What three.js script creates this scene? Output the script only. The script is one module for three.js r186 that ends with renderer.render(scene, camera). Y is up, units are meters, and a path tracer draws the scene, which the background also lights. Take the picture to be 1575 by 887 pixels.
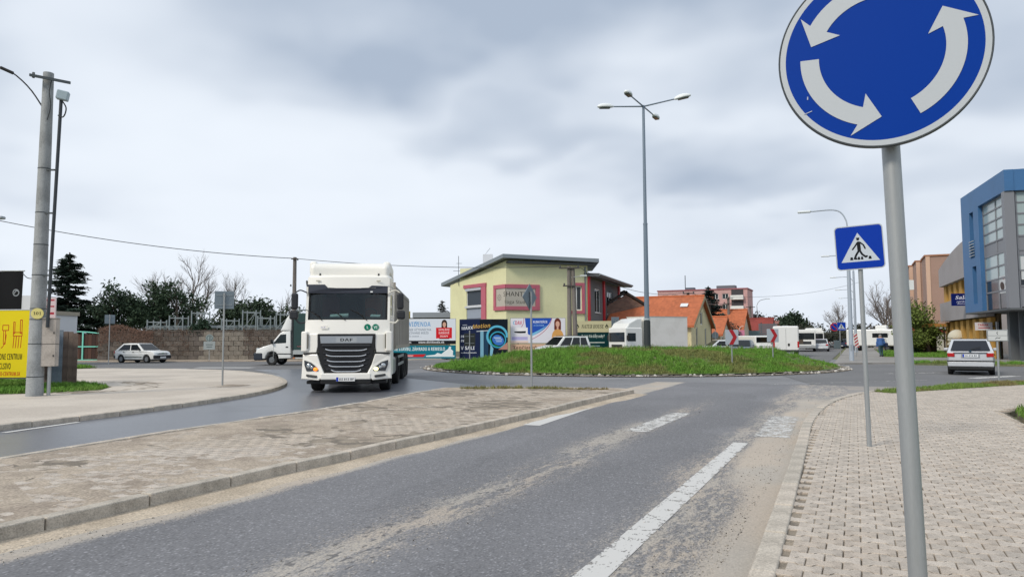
import * as THREE from 'three';
import { mergeGeometries, toCreasedNormals } from 'three/addons/utils/BufferGeometryUtils.js';
import { RoundedBoxGeometry } from 'three/addons/geometries/RoundedBoxGeometry.js';
import { MarchingCubes } from 'three/addons/objects/MarchingCubes.js';

// ---------------------------------------------------------------- camera, renderer
const scene = new THREE.Scene();
const camera = new THREE.PerspectiveCamera(42.86, 16 / 9, 0.05, 3000);
camera.rotation.order = 'YXZ';
camera.position.set(0, 1.6, 0);
camera.rotation.set(Math.atan(78 / 1130), 0, THREE.MathUtils.degToRad(-0.25));
const renderer = new THREE.WebGLRenderer({ antialias: true });
renderer.toneMapping = THREE.LinearToneMapping;
renderer.toneMappingExposure = 1.44;
renderer.shadowMap.enabled = true;

// ---------------------------------------------------------------- seeded noise
function rng(seed) { let a = seed >>> 0; return () => { a = (a + 0x6D2B79F5) | 0; let t = Math.imul(a ^ (a >>> 15), 1 | a); t = (t + Math.imul(t ^ (t >>> 7), 61 | t)) ^ t; return ((t ^ (t >>> 14)) >>> 0) / 4294967296; }; }
const R = rng(7);
const rr = (a, b) => a + (b - a) * R();
function hash(x, y, s) { let h = Math.imul(x | 0, 374761393) ^ Math.imul(y | 0, 668265263) ^ Math.imul(s | 0, 1274126177); h = Math.imul(h ^ (h >>> 13), 1274126177); return ((h ^ (h >>> 16)) >>> 0) / 4294967296; }
const mod = (a, n) => ((a % n) + n) % n;
const TB = new Float32Array(65536); { const q = rng(4242); for (let i = 0; i < 65536; i++) TB[i] = q(); }
function vn(x, y, per = 0, s = 0) {            // value noise, wraps with period per
  let x0 = Math.floor(x), y0 = Math.floor(y), x1 = x0 + 1, y1 = y0 + 1; const fx = x - x0, fy = y - y0;
  const u = fx * fx * (3 - 2 * fx), v = fy * fy * (3 - 2 * fy);
  if (per) { x0 %= per; if (x0 < 0) x0 += per; y0 %= per; if (y0 < 0) y0 += per; x1 = x0 + 1 === per ? 0 : x0 + 1; y1 = y0 + 1 === per ? 0 : y0 + 1; }
  const ox = s * 57, oy = s * 131, X0 = (x0 + ox) & 255, X1 = (x1 + ox) & 255, Y0 = ((y0 + oy) & 255) << 8, Y1 = ((y1 + oy) & 255) << 8;
  const a = TB[X0 | Y0], b = TB[X1 | Y0], c = TB[X0 | Y1], d = TB[X1 | Y1];
  return a + (b - a) * u + (c - a) * v + (a - b - c + d) * u * v;
}
function fbm(x, y, oct = 4, per = 0, s = 0) { let f = 0, a = 0.5, n = 0; for (let i = 0; i < oct; i++) { f += a * vn(x, y, per, s + i * 17); n += a; x *= 2; y *= 2; per *= 2; a *= 0.5; } return f / n; }
const ss = (a, b, x) => { const t = Math.min(1, Math.max(0, (x - a) / (b - a))); return t * t * (3 - 2 * t); };
const mix = (a, b, t) => a + (b - a) * t;
const mix3 = (a, b, t) => [mix(a[0], b[0], t), mix(a[1], b[1], t), mix(a[2], b[2], t)];

// ---------------------------------------------------------------- sky: broken overcast
{
  const W = 1024, H = 512, data = new Float32Array(W * H * 4);
  const rad = Math.PI / 180, lobes = [];
  // dark cloud bodies: azimuth (0 ahead, + right), elevation, widths, weight
  lobes.push([26, 9, 22, 12, 0.16], [3, 26, 20, 10, 1.0], [17, 11, 9, 2.8, 0.6], [-13, 20, 7, 3.4, 0.4], [30, 19, 12, 5, 0.6], [4, 15, 8, 2.2, 0.5], [-17, 24, 8, 2.5, 0.3], [33, 9, 6, 3, 0.35]);
  const q = rng(91);
  for (let i = 0; i < 46; i++) { let az = 45 + q() * 270; if (az > 180) az -= 360; const el = 6 + 60 * q() * q(); lobes.push([az, el, 8 + 14 * q(), 3 + 7 * q(), 0.35 + 0.55 * q()]); }
  for (let i = 0; i < 8; i++) lobes.push([-40 + 80 * q(), 42 + 35 * q(), 10 + 14 * q(), 5 + 7 * q(), 0.35 + 0.5 * q()]);
  for (let j = 0; j < H; j++) for (let i = 0; i < W; i++) {
    const phi = ((i + 0.5) / W - 0.5) * 2 * Math.PI, el = ((j + 0.5) / H - 0.5) * 180;
    const ce = Math.cos(el * rad), dx = Math.cos(phi) * ce, dz = Math.sin(phi) * ce, dy = Math.sin(el * rad);
    const k = 1 / (Math.abs(dy) + 0.16), px = dx * k, pz = dz * k;
    let az = Math.atan2(dx, -dz) / rad;
    const w1 = (fbm(px * 1.5 + 11, pz * 1.5 + 5, 4, 0, 3) - 0.5) * 22, w2 = (fbm(px * 1.7 + 41, pz * 1.7 + 9, 4, 0, 8) - 0.5) * 13;
    let d = 0;
    const A = az + w1, E = el + w2;
    for (const [a, e, wa, we, wt] of lobes) { const v = (E - e) / (E < e ? we * 0.62 : we); if (v > 2.6 || v < -2.6) continue; let da = A - a; if (da > 180) da -= 360; else if (da < -180) da += 360; const u = da / wa; if (u > 2.6 || u < -2.6) continue; const g = u * u + v * v; if (g < 7) d = Math.max(d, wt * Math.exp(-g * g * 0.22)) + 0.12 * wt * Math.exp(-g); }
    const fine = fbm(px * 3.1, pz * 3.1, 5, 0, 21), broad = fbm(px * 0.7 + 3, pz * 0.7 + 7, 4, 0, 33);
    d = Math.min(1.1, d) * (0.58 + 0.82 * fine) + 0.2 * (fine - 0.5) + 0.22 * (broad - 0.44);
    d = Math.max(0, Math.min(1, d));
    let c = mix3([0.795, 0.853, 0.93], [0.4, 0.475, 0.59], d);
    if (el < 0) c = mix3(c, [0.34, 0.35, 0.34], ss(0, -6, el));
    data.set([c[0] * 0.745, c[1] * 0.745, c[2] * 0.745, 1], (j * W + i) * 4);
  }
  const sky = new THREE.DataTexture(data, W, H, THREE.RGBAFormat, THREE.FloatType);
  sky.mapping = THREE.EquirectangularReflectionMapping; sky.magFilter = THREE.LinearFilter; sky.minFilter = THREE.LinearFilter; sky.needsUpdate = true;
  scene.background = sky; scene.environment = sky;
}
// ---------------------------------------------------------------- veiled sun, high behind the camera on the left
const sun = new THREE.DirectionalLight(0xfff4e4, 1.5);
sun.position.set(-46, 50, 22); sun.target.position.set(0, 0, -20);
sun.castShadow = true; sun.shadow.radius = 26; sun.shadow.mapSize.set(2048, 2048);
Object.assign(sun.shadow.camera, { left: -70, right: 70, top: 70, bottom: -70, near: 1, far: 260 });
scene.add(sun, sun.target);

// ---------------------------------------------------------------- helpers: objects
const taken = {};
function numbered(n) { const k = taken[n] = (taken[n] ?? -1) + 1; return k ? `${n}_${String(k).padStart(3, '0')}` : n; }
function cast(o) { o.castShadow = true; o.receiveShadow = true; return o; }
function part(name, geo, mat, parent, label) { const g = Array.isArray(geo) ? merge(geo) : geo; const m = cast(new THREE.Mesh(g, mat)); m.name = name; parent.add(m); if (label) m.userData.label = label; return m; }
function parts(name, geos, mat, parent, label) { return geos.map((g) => part(name, [g], mat, parent, label)); }
function thing(name, label, category, [x, y, z] = [0, 0, 0], turn = 0, group) {
  const o = new THREE.Group(); o.name = numbered(name); o.position.set(x, y, z); o.rotation.y = turn;
  o.userData = { label, category }; if (group) o.userData.group = group; scene.add(o); return o;
}
function struct(name, geo, mat) { const m = cast(new THREE.Mesh(Array.isArray(geo) ? merge(geo) : geo, mat)); m.name = numbered(name); m.userData.kind = 'structure'; scene.add(m); return m; }
function structGroup(name) { const g = new THREE.Group(); g.name = numbered(name); g.userData.kind = 'structure'; scene.add(g); return g; }
function copy(o, [x, y, z], turn, label, scale) { const c = o.clone(); c.name = numbered(o.name.replace(/_\d{3}$/, '')); c.position.set(x, y, z); c.rotation.y = turn; c.userData = { ...o.userData }; if (label) c.userData.label = label; if (scale) c.scale.setScalar(scale); scene.add(c); return c; }

// ---------------------------------------------------------------- helpers: geometry
function plain(g) { const n = g.index ? g.toNonIndexed() : g; for (const k of Object.keys(n.attributes)) if (!['position', 'normal', 'uv'].includes(k)) n.deleteAttribute(k); if (!n.attributes.normal) n.computeVertexNormals(); if (!n.attributes.uv) n.setAttribute('uv', new THREE.BufferAttribute(new Float32Array(n.attributes.position.count * 2), 2)); return n; }
function merge(list) { return list.length === 1 ? plain(list[0]) : mergeGeometries(list.map(plain)); }
const mtx = new THREE.Matrix4(), eul = new THREE.Euler(), qua = new THREE.Quaternion();
function put(g, x = 0, y = 0, z = 0, rx = 0, ry = 0, rz = 0) { mtx.compose(new THREE.Vector3(x, y, z), qua.setFromEuler(eul.set(rx, ry, rz)), new THREE.Vector3(1, 1, 1)); return g.applyMatrix4(mtx); }
function metreUV(g0, k = 1) {                   // uv in metres on the plane each face lies nearest to
  const g = plain(g0), p = g.attributes.position, uv = new Float32Array(p.count * 2), a = new THREE.Vector3(), b = new THREE.Vector3(), c = new THREE.Vector3();
  for (let i = 0; i < p.count; i += 3) {
    a.fromBufferAttribute(p, i); b.fromBufferAttribute(p, i + 1).sub(a); c.fromBufferAttribute(p, i + 2).sub(a); b.cross(c);
    const X = Math.abs(b.x), Y = Math.abs(b.y), Z = Math.abs(b.z);
    for (let j = i; j < i + 3; j++) { const x = p.getX(j), y = p.getY(j), z = p.getZ(j); uv.set(Y >= X && Y >= Z ? [x * k, z * k] : X > Z ? [z * k, y * k] : [x * k, y * k], j * 2); }
  }
  g.setAttribute('uv', new THREE.BufferAttribute(uv, 2)); return g;
}
const box = (w, h, d, x = 0, y = 0, z = 0, rx = 0, ry = 0, rz = 0) => put(metreUV(new THREE.BoxGeometry(w, h, d)), x, y, z, rx, ry, rz);
const rbox = (w, h, d, r, x = 0, y = 0, z = 0, rx = 0, ry = 0, rz = 0, seg = 2) => put(metreUV(new RoundedBoxGeometry(w, h, d, seg, r)), x, y, z, rx, ry, rz);
const cyl = (r0, r1, h, x = 0, y = 0, z = 0, seg = 14, rx = 0, ry = 0, rz = 0) => put(new THREE.CylinderGeometry(r0, r1, h, seg), x, y, z, rx, ry, rz);
const V = (x, y, z) => new THREE.Vector3(x, y, z);
function bar(a, b, r, r2 = r, seg = 8) { const A = V(...a), B = V(...b), d = B.clone().sub(A), g = new THREE.CylinderGeometry(r2, r, d.length(), seg); g.applyQuaternion(new THREE.Quaternion().setFromUnitVectors(V(0, 1, 0), d.clone().normalize())); A.add(B).multiplyScalar(0.5); return g.translate(A.x, A.y, A.z); }
function tube(pts, r, seg = 24, rs = 6) { return new THREE.TubeGeometry(new THREE.CatmullRomCurve3(pts.map((p) => V(...p))), seg, r, rs); }
function shape(pts) { const s = new THREE.Shape(); pts.forEach(([x, y], i) => (i ? s.lineTo(x, y) : s.moveTo(x, y))); return s; }
function ext(pts, depth, bevel = 0, holes = []) {
  const s = shape(pts); for (const h of holes) s.holes.push(new THREE.Path(h.map(([x, y]) => new THREE.Vector2(x, y))));
  return new THREE.ExtrudeGeometry(s, { depth: depth - 2 * bevel, bevelEnabled: bevel > 0, bevelThickness: bevel, bevelSize: bevel, bevelOffset: -bevel, bevelSegments: 2, curveSegments: 8, steps: 1 }).translate(0, 0, bevel);
}
function slabXZ(pts, y0, y1, bevel = 0) { return metreUV(ext(pts.map(([x, z]) => [x, -z]), y1 - y0, bevel).rotateX(-Math.PI / 2).translate(0, y0, 0)); }   // polygon in plan, raised
function sheetXZ(pts, y, k = 1) { const g = new THREE.ShapeGeometry(shape(pts.map(([x, z]) => [x, -z]))).rotateX(-Math.PI / 2).translate(0, y, 0); return metreUV(g, k); }
function quad(a, b, c, d) { const g = new THREE.BufferGeometry(); g.setAttribute('position', new THREE.Float32BufferAttribute([...a, ...b, ...c, ...a, ...c, ...d], 3)); g.setAttribute('uv', new THREE.Float32BufferAttribute([0, 0, 1, 0, 1, 1, 0, 0, 1, 1, 0, 1], 2)); g.computeVertexNormals(); return g; }
function card(w, h, x = 0, y = 0, z = 0, ry = 0) { return new THREE.PlaneGeometry(w, h).rotateY(ry).translate(x, y, z); }
function inside(p, poly) { let c = false; for (let i = 0, j = poly.length - 1; i < poly.length; j = i++) { const [xi, yi] = poly[i], [xj, yj] = poly[j]; if ((yi > p[1]) !== (yj > p[1]) && p[0] < ((xj - xi) * (p[1] - yi)) / (yj - yi) + xi) c = !c; } return c; }
function edgeDist(p, poly) { let m = 1e9; for (let i = 0, j = poly.length - 1; i < poly.length; j = i++) m = Math.min(m, segDist(p, poly[j], poly[i])); return m; }
function segDist([x, y], [ax, ay], [bx, by]) { const dx = bx - ax, dy = by - ay, t = Math.max(0, Math.min(1, ((x - ax) * dx + (y - ay) * dy) / (dx * dx + dy * dy || 1))); return Math.hypot(x - ax - t * dx, y - ay - t * dy); }
// the near street runs at 25 degrees: s metres along it, t metres to its right
const CS = Math.cos(25 * Math.PI / 180), SN = Math.sin(25 * Math.PI / 180), STREET = -25 * Math.PI / 180;
const RP = (s, t) => [s * SN + t * CS, -s * CS + t * SN];
const ST = (x, z) => [x * SN - z * CS, x * CS + z * SN];

// ---------------------------------------------------------------- helpers: materials
const STAB = Float32Array.from({ length: 4097 }, (_, i) => { const c = i / 4096; return c <= 0.0031308 ? c * 12.92 : 1.055 * Math.pow(c, 1 / 2.4) - 0.055; });
const toS = (c) => STAB[c <= 0 ? 0 : c >= 1 ? 4096 : Math.round(c * 4096)];
function tex(w, h, fn, { srgb = true, repeat = true, size = 1 } = {}) {       // fn(u, v) -> linear rgb; size: metres per tile
  const d = new Uint8Array(w * h * 4);
  for (let j = 0; j < h; j++) for (let i = 0; i < w; i++) { const c = fn(i / w, j / h), o = (j * w + i) * 4; for (let k = 0; k < 3; k++) d[o + k] = Math.max(0, Math.min(255, Math.round(255 * (srgb ? toS(c[k]) : c[k])))); d[o + 3] = 255; }
  const t = new THREE.DataTexture(d, w, h, THREE.RGBAFormat); t.magFilter = THREE.LinearFilter; t.minFilter = THREE.LinearMipmapLinearFilter; t.generateMipmaps = true;
  if (repeat) t.wrapS = t.wrapT = THREE.RepeatWrapping; if (srgb) t.colorSpace = THREE.SRGBColorSpace; t.repeat.set(1 / size, 1 / size); t.needsUpdate = true; return t;
}
function canvasTex(w, h, draw) { const c = document.createElement('canvas'); c.width = w; c.height = h; const x = c.getContext('2d'); draw(x, w, h); const t = new THREE.CanvasTexture(c); t.colorSpace = THREE.SRGBColorSpace; t.anisotropy = 8; return t; }
const mat = (color, roughness = 0.7, o = {}) => new THREE.MeshStandardMaterial({ color, roughness, ...o });
const lin = (r, g, b, roughness = 0.85, o = {}) => { const m = new THREE.MeshStandardMaterial({ roughness, ...o }); m.color.setRGB(r, g, b); return m; };
const print = (t, roughness = 0.55) => new THREE.MeshPhysicalMaterial({ map: t, roughness, specularIntensity: 0.35 });
const OWN = [61, 181, 187, 241, 251, 261];             // surfaces with a two-tone texture of their own; the rest tint shared grains
const neutrals = [], bumps = {};
const bumpTex = (size) => { bumps.base ??= tex(512, 512, (u, v) => { const g = 0.6 * fbm(u * 85, v * 85, 3, 85, 9) + 0.4 * fbm(u * 8, v * 8, 4, 8, 2); return [g, g, g]; }, { srgb: false }); const t = bumps.base.clone(); t.repeat.set(1 / size, 1 / size); t.needsUpdate = true; return t; };
function neutral(i, size) { neutrals[i] ??= tex(512, 512, (u, v) => { const b = fbm(u * 4, v * 4, 5, 4, 400 + i * 7), g = fbm(u * 100, v * 100, 2, 100, 405 + i), sp = fbm(u * 22, v * 22, 3, 22, 409 + i); const k = (1.02 - [0.07, 0.24, 0.26][i] * ss(0.35, 0.75, b)) * (1 + [0.06, 0.2, 0.34][i] * (g - 0.5) * 2) * (1 - [0.02, 0.1, 0.1][i] * ss(0.6, 0.75, sp)) * 0.9; return [k, k * (1 - 0.01 * b), k * (1 - 0.03 * b)]; }); const t = neutrals[i].clone(); t.repeat.set(1 / size, 1 / size); t.needsUpdate = true; return t; }
function mottled(base, dark, size, o = {}) {       // fine grain and broad patches, tileable
  const n = o.px ?? 512, s = o.seed ?? 1, grain = o.grain ?? 0.18, amount = o.amount ?? 1;
  let m;
  if (OWN.includes(s)) { const t = tex(n, n, (u, v) => { const b = fbm(u * 4, v * 4, 5, 4, s), g = fbm(u * n / 5, v * n / 5, 2, Math.round(n / 5), s + 5); const c = mix3(base, dark, amount * ss(0.35, 0.75, b)), k = 1 + grain * (g - 0.5) * 2; return [c[0] * k, c[1] * k, c[2] * k]; }, { size }); m = new THREE.MeshStandardMaterial({ map: t, roughness: o.rough ?? 0.9 }); }
  else { m = new THREE.MeshStandardMaterial({ map: neutral(grain < 0.12 ? 0 : grain < 0.24 ? 1 : 2, Math.max(size, 0.5)), roughness: o.rough ?? 0.9 }); m.color.setRGB(...base.map((v) => Math.min(1, v / 0.9))); }
  if (o.bump) { m.bumpMap = bumpTex(Math.max(size, 0.5)); m.bumpScale = o.bump; }
  return m;
}
const galv = mottled([0.36, 0.385, 0.4], [0.27, 0.295, 0.31], 0.6, { px: 256, grain: 0.1, rough: 0.5, seed: 40 }); galv.metalness = 0.45;
const steelBack = mat(0x8f989d, 0.5, { metalness: 0.5 });
const black = mat(0x141517, 0.6), rubber = mat(0x18191a, 0.85), chrome = mat(0xd8dadc, 0.22, { metalness: 0.9 });
const glassDark = new THREE.MeshPhysicalMaterial({ color: 0x0d1418, roughness: 0.06, metalness: 0, specularIntensity: 1 });
const whitePaint = new THREE.MeshPhysicalMaterial({ color: 0xe6e8e6, roughness: 0.35, clearcoat: 0.6, clearcoatRoughness: 0.15 });
const concreteM = mottled([0.37, 0.36, 0.335], [0.27, 0.26, 0.24], 1.2, { px: 512, grain: 0.22, seed: 51, bump: 0.003 });

// ================================================================ SETTING: ground, roads, pavements
const soilM = mottled([0.13, 0.15, 0.06], [0.2, 0.17, 0.11], 7, { px: 512, grain: 0.35, seed: 61 });
{ const g = new THREE.PlaneGeometry(2400, 2400, 8, 8).rotateX(-Math.PI / 2).translate(0, -0.03, -600); struct('ground', metreUV(g), soilM); }
const C0 = [6.6, -42.2], R_IN = 11.5, R_OUT = 21.3;      // roundabout
const circle = (cx, cz, r, n = 96, a0 = 0, a1 = 2 * Math.PI) => Array.from({ length: n }, (_, i) => { const a = a0 + (a1 - a0) * i / (n - (a1 - a0 < 6.2 ? 1 : 0)); return [cx + r * Math.cos(a), cz + r * Math.sin(a)]; });
const asphaltTex = (base, seed, k = 1) => {
  const n = 1024, size = 6, grainAt = (u, v) => fbm(u * 380, v * 380, 2, 380, seed + 3);
  const t = tex(n, n, (u, v) => { const b = fbm(u * 3, v * 3, 5, 3, seed), st = fbm(u * 5 + 0.3 * b, v * 5, 4, 5, seed + 50), g = grainAt(u, v), sp = hash(Math.floor(u * 500), Math.floor(v * 500), seed); let m = 0.8 + 0.35 * b + 0.5 * (g - 0.5) + (sp > 0.94 ? 0.55 : 0) - 0.22 * ss(0.6, 0.75, st); m = 1 + (m - 1) * k; return [base[0] * m, base[1] * m, base[2] * m]; }, { size });
  const bt = tex(n, n, (u, v) => { const g = grainAt(u, v); return [g, g, g]; }, { srgb: false, size });
  return [t, bt];
};
const [rt, rb] = asphaltTex([0.192, 0.192, 0.198], 71);
const roundaboutM = new THREE.MeshStandardMaterial({ map: rt, bumpMap: rb, bumpScale: 0.004, roughness: 0.68 });
const [et, eb] = asphaltTex([0.14, 0.147, 0.166], 83, 0.7);
const exitM = new THREE.MeshStandardMaterial({ map: et, bumpMap: eb, bumpScale: 0.0015, roughness: 0.34 });
const [ft] = asphaltTex([0.15, 0.15, 0.152], 85, 0.7);
const farRoadM = new THREE.MeshStandardMaterial({ map: ft, roughness: 0.8 });
struct('roundabout_road', sheetXZ(circle(...C0, R_OUT), 0), roundaboutM);
struct('exit_road', sheetXZ([[-13, 4], [-8, 3], [-6.5, -2], [-5.3, -7], [-3, -14], [-0.8, -20], [0.3, -23.6], [-1.2, -25.6], [-4.6, -31], [-7, -37], [-9, -42], [-14, -40], [-11, -35], [-10.4, -24], [-11.5, -14], [-13, -6]], 0.005), exitM);
struct('side_road', sheetXZ([[-7, -34], [-13, -37], [-20, -41], [-90, -41], [-90, -56.8], [-20, -56.8], [-8, -56], [-2, -52]], 0.004), farRoadM);
struct('side_road', sheetXZ([[9, -19], [13, -21], [17.8, -24.6], [30, -23], [60, -12], [60, -26], [30, -38.2], [23, -42.8], [17, -46], [12, -34]], 0.008), farRoadM);
struct('main_road', sheetXZ([RP(44, -11), RP(44, -1.6), RP(420, -1.6), RP(420, -11)], 0.008), farRoadM);

// the near street: dark asphalt, sand swept into the lane middle and the gutters
const S0 = 0, S1 = 27, T0 = -6.7, T1 = -0.25;
const sandAt = (s, t) => {                                     // how much sand lies at a point, 0 to 1
  const w = fbm(s * 0.55, t * 0.8, 4, 0, 5) - 0.5, f = fbm(s * 1.9, t * 10, 3, 0, 6), fine = fbm(s * 11, t * 32, 2, 0, 14);
  const centre = Math.exp(-Math.pow((t + 3.52 + 0.35 * w) / 0.42, 2)) * (0.35 + 0.65 * ss(0.25, 0.65, f * 0.6 + fine * 0.4 + 0.3 * w)) * ss(23, 15, s) * 0.66;
  const left = ss(-5.45 + 0.3 * w, -5.75 + 0.3 * w, t) * (0.55 + 0.65 * f);
  const gravel = ss(-2.35 + 0.6 * w, -1.6 + 0.3 * w, t) * (0.3 + 0.35 * ss(0.35, 0.65, f * 0.45 + fine * 0.55));
  const bare = Math.exp(-Math.pow((t + 1.28) / 0.28, 2)) * ss(9.2, 7.5, s + w);
  const right = ss(-1.62 + 0.35 * w, -1.2 + 0.3 * w, t) * (0.86 + 0.35 * f) * (1 - 0.85 * bare) * ss(24, 18, s);
  return Math.min(1, Math.max(centre, left, gravel, right));
};
const grainOf = (s, t) => 0.6 * vn(s * 95, t * 120, 0, 2) + 0.4 * vn(s * 210, t * 230, 0, 4);
const nearTex = tex(1024, 2048, (u, v) => {
  const t = mix(T0, T1, u), s = mix(S0, S1, v), b = fbm(s * 0.5, t * 0.9, 4, 0, 9), g = grainOf(s, t), sp = hash(Math.floor(s * 70), Math.floor(t * 75), 3);
  const patch = ss(0.5, 0.54, fbm(s * 0.3 + 4, t * 0.5, 2, 0, 77) + 0.1 * (fbm(s * 3, t * 3, 2, 0, 78) - 0.5));
  let m = 0.84 + 0.26 * b + 0.7 * (g - 0.5) - 0.09 * patch; if (sp > 0.95) m += 0.75; else if (sp < 0.08) m -= 0.25;
  let c = [0.183 * m, 0.184 * m, 0.194 * m];
  const sd = sandAt(s, t), cut = ss(0.2, 0.75, sd + 0.95 * (0.55 * g + 0.45 * hash(Math.floor(u * 1024), Math.floor(v * 2048), 8) - 0.5)), sg = 0.82 + 0.4 * g + 0.2 * (b - 0.5);
  const hue = ss(0.35, 0.65, fbm(s * 0.9, t * 1.6, 3, 0, 12)), sand = mix3([0.47, 0.405, 0.33], [0.43, 0.39, 0.335], hue);
  c = mix3(c, [sand[0] * sg, sand[1] * sg, sand[2] * sg], cut * 0.9);
  if (sd > 0.25 && vn(s * 13, t * 34, 0, 31) > 0.82 && t > -4.2 && t < -2.6) c = mix3(c, [0.07, 0.07, 0.075], 0.7);
  return c;
}, { repeat: false });
const nearBump = tex(1024, 2048, (u, v) => { const g = grainOf(mix(S0, S1, v), mix(T0, T1, u)); return [g, g, g]; }, { srgb: false, repeat: false });
const nearM = new THREE.MeshStandardMaterial({ map: nearTex, bumpMap: nearBump, bumpScale: 0.006, roughness: 0.78 });
const nearRoad = structGroup('near_road');
{
  const g = new THREE.PlaneGeometry(1, 1, 6, 30), p = g.attributes.position, uv = g.attributes.uv;
  for (let i = 0; i < p.count; i++) { const u = uv.getX(i), v = uv.getY(i), s = mix(S0, S1, v), [x, z] = RP(s, mix(T0, T1 + 4.5 * ss(14, 27, s) * 1, u)); p.setXYZ(i, x, 0.012, z); }
  // keep the sand where the kerb is: the texture follows street metres, not the widening
  for (let i = 0; i < p.count; i++) { const [s, t] = ST(p.getX(i), p.getZ(i)); uv.setXY(i, (t - T0) / (T1 - T0), (s - S0) / (S1 - S0)); }
  g.computeVertexNormals(); part('asphalt', g, nearM, nearRoad);
  part('asphalt_continuation', sheetXZ([RP(-30, T0), RP(-30, T1), RP(0, T1), RP(0, T0)], 0.012), roundaboutM, nearRoad);
}
// worn paint: real sheets just above the asphalt, their gaps eaten by wear
function paintMat(w, h, worn, seed) {
  const al = tex(256, 512, (u, v) => { const e = Math.min(u * w, (1 - u) * w, v * h, (1 - v) * h), n = 0.55 * fbm(u * w * 14, v * h * 14, 3, 0, seed) + 0.45 * fbm(u * w * 70, v * h * 70, 2, 0, seed + 2); const a = ss(worn - 0.06, worn + 0.06, n + 0.1 * Math.min(1, e / 0.06) - 0.1); return [a, a, a]; }, { srgb: false, repeat: false });
  const m = lin(0.58, 0.575, 0.555, 0.75); m.alphaMap = al; m.transparent = true; return m;
}
function stripe(a, b, w, worn, seed, parent, y = 0.0165) {             // a, b: ends in plan; w: width
  const d = [b[0] - a[0], b[1] - a[1]], L = Math.hypot(...d), n = [-d[1] / L * w / 2, d[0] / L * w / 2];
  part('road_marking', quad([a[0] - n[0], y, a[1] - n[1]], [a[0] + n[0], y, a[1] + n[1]], [b[0] + n[0], y, b[1] + n[1]], [b[0] - n[0], y, b[1] - n[1]]), paintMat(w, L, worn, seed), parent);
}
stripe([-0.3, -3.3], [3.47, -11.3], 0.22, 0.31, 3, nearRoad);
stripe([0.3, -13.7], [1.62, -17.1], 0.42, 0.2, 5, nearRoad);
stripe([2.1, -12.7], [3.6, -15.8], 0.42, 0.42, 7, nearRoad);
stripe([4.15, -11.9], [5.55, -15.1], 0.55, 0.47, 9, nearRoad);
const farMarks = structGroup('crossing_marking');
stripe([-20.9, -41.9], [-18.4, -41.6], 0.75, 0.2, 11, farMarks, 0.012); stripe([-18.6, -43.4], [-15.1, -42.9], 0.9, 0.2, 13, farMarks, 0.012);
stripe([-8.9, -12.95], [-8.55, -14.6], 0.14, 0.25, 15, farMarks, 0.012); stripe([-5.2, -14.9], [-4.75, -16.2], 0.3, 0.44, 17, farMarks, 0.012); stripe([-4.5, -16.8], [-3.9, -18.9], 0.3, 0.5, 19, farMarks, 0.012);
stripe([17.8, -28.6], [20.6, -30.2], 0.5, 0.38, 21, farMarks, 0.013); stripe([16.5, -32.6], [19.4, -33.4], 0.4, 0.5, 23, farMarks, 0.013); stripe([8.8, -25.4], [15.5, -27.6], 0.14, 0.52, 25, farMarks, 0.013);
stripe([-11, -44.6], [-8.8, -41.2], 0.5, 0.4, 27, farMarks, 0.013);

// ---- kerbs: stones of about a metre, laid along a line
const kerbMats = [[0.5, 0.455, 0.39], [0.46, 0.42, 0.36], [0.53, 0.475, 0.405]].map((c, i) => mottled(c, c.map((v) => v * 0.72), 0.9, { px: 256, grain: 0.25, seed: 100 + i * 7, bump: 0.003 }));
const stoneGeo = rbox(0.985, 0.3, 0.16, 0.016, 0, -0.15, 0);
function walk(poly, step) { const out = []; let carry = 0; for (let i = 0; i + 1 < poly.length; i++) { const [ax, az] = poly[i], [bx, bz] = poly[i + 1], L = Math.hypot(bx - ax, bz - az); let d = carry; for (; d < L; d += step) out.push([ax + (bx - ax) * d / L, az + (bz - az) * d / L]); carry = d - L; } out.push(poly[poly.length - 1]); return out; }
function smooth(pts, n = 60) { return new THREE.CatmullRomCurve3(pts.map(([x, z]) => V(x, 0, z))).getSpacedPoints(n).map((p) => [p.x, p.z]); }
function kerb(name, line, top, wide = 0.16) {
  const g = structGroup(name), pts = walk(line, 1.0);
  for (let i = 0; i + 1 < pts.length; i++) { const [ax, az] = pts[i], [bx, bz] = pts[i + 1], L = Math.hypot(bx - ax, bz - az); if (L < 0.3) continue; const m = part('kerb_stone', stoneGeo, kerbMats[Math.floor(R() * 3)], g); m.position.set((ax + bx) / 2, top + rr(-0.006, 0.004), (az + bz) / 2); m.rotation.set(rr(-0.01, 0.01), -Math.atan2(bz - az, bx - ax), rr(-0.004, 0.004)); m.scale.set(L, 1, wide / 0.16); }
  return g;
}
const rightEdge = [RP(-8, -0.4), RP(-2, -0.47), ...smooth([RP(2, -0.53), RP(6, -0.6), RP(11, -0.72), RP(14, -0.8), [6.5, -15.65], [7.95, -18.05], [10.0, -20.5], [13.4, -22.6]], 24)];
kerb('kerb', rightEdge, 0.135, 0.16);
const splitNear = [RP(-8, -6.2), ...smooth([RP(0, -6.2), RP(6, -6.22), RP(11, -6.05), RP(14, -6.0), RP(17, -6.0), RP(20, -5.95), [3.45, -21.35]], 30)];
const splitFar = smooth([[-2.0, -22.6], [-2.69, -20.66], [-3.52, -17.57], [-4.42, -14.91], [-5.24, -13.05], [-6.18, -10.27], [-6.6, -9], [-7.8, -5], [-9.4, -0.5]], 30);
const splitEnd = smooth([[3.45, -21.35], [3.6, -21.75], [3.1, -22.1], [0.6, -22.55], [-1.7, -22.8], [-2.0, -22.6]], 10);
kerb('kerb', splitNear, 0.14, 0.15); kerb('kerb', splitEnd, 0.135, 0.12); kerb('kerb', splitFar, 0.14, 0.12);
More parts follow.
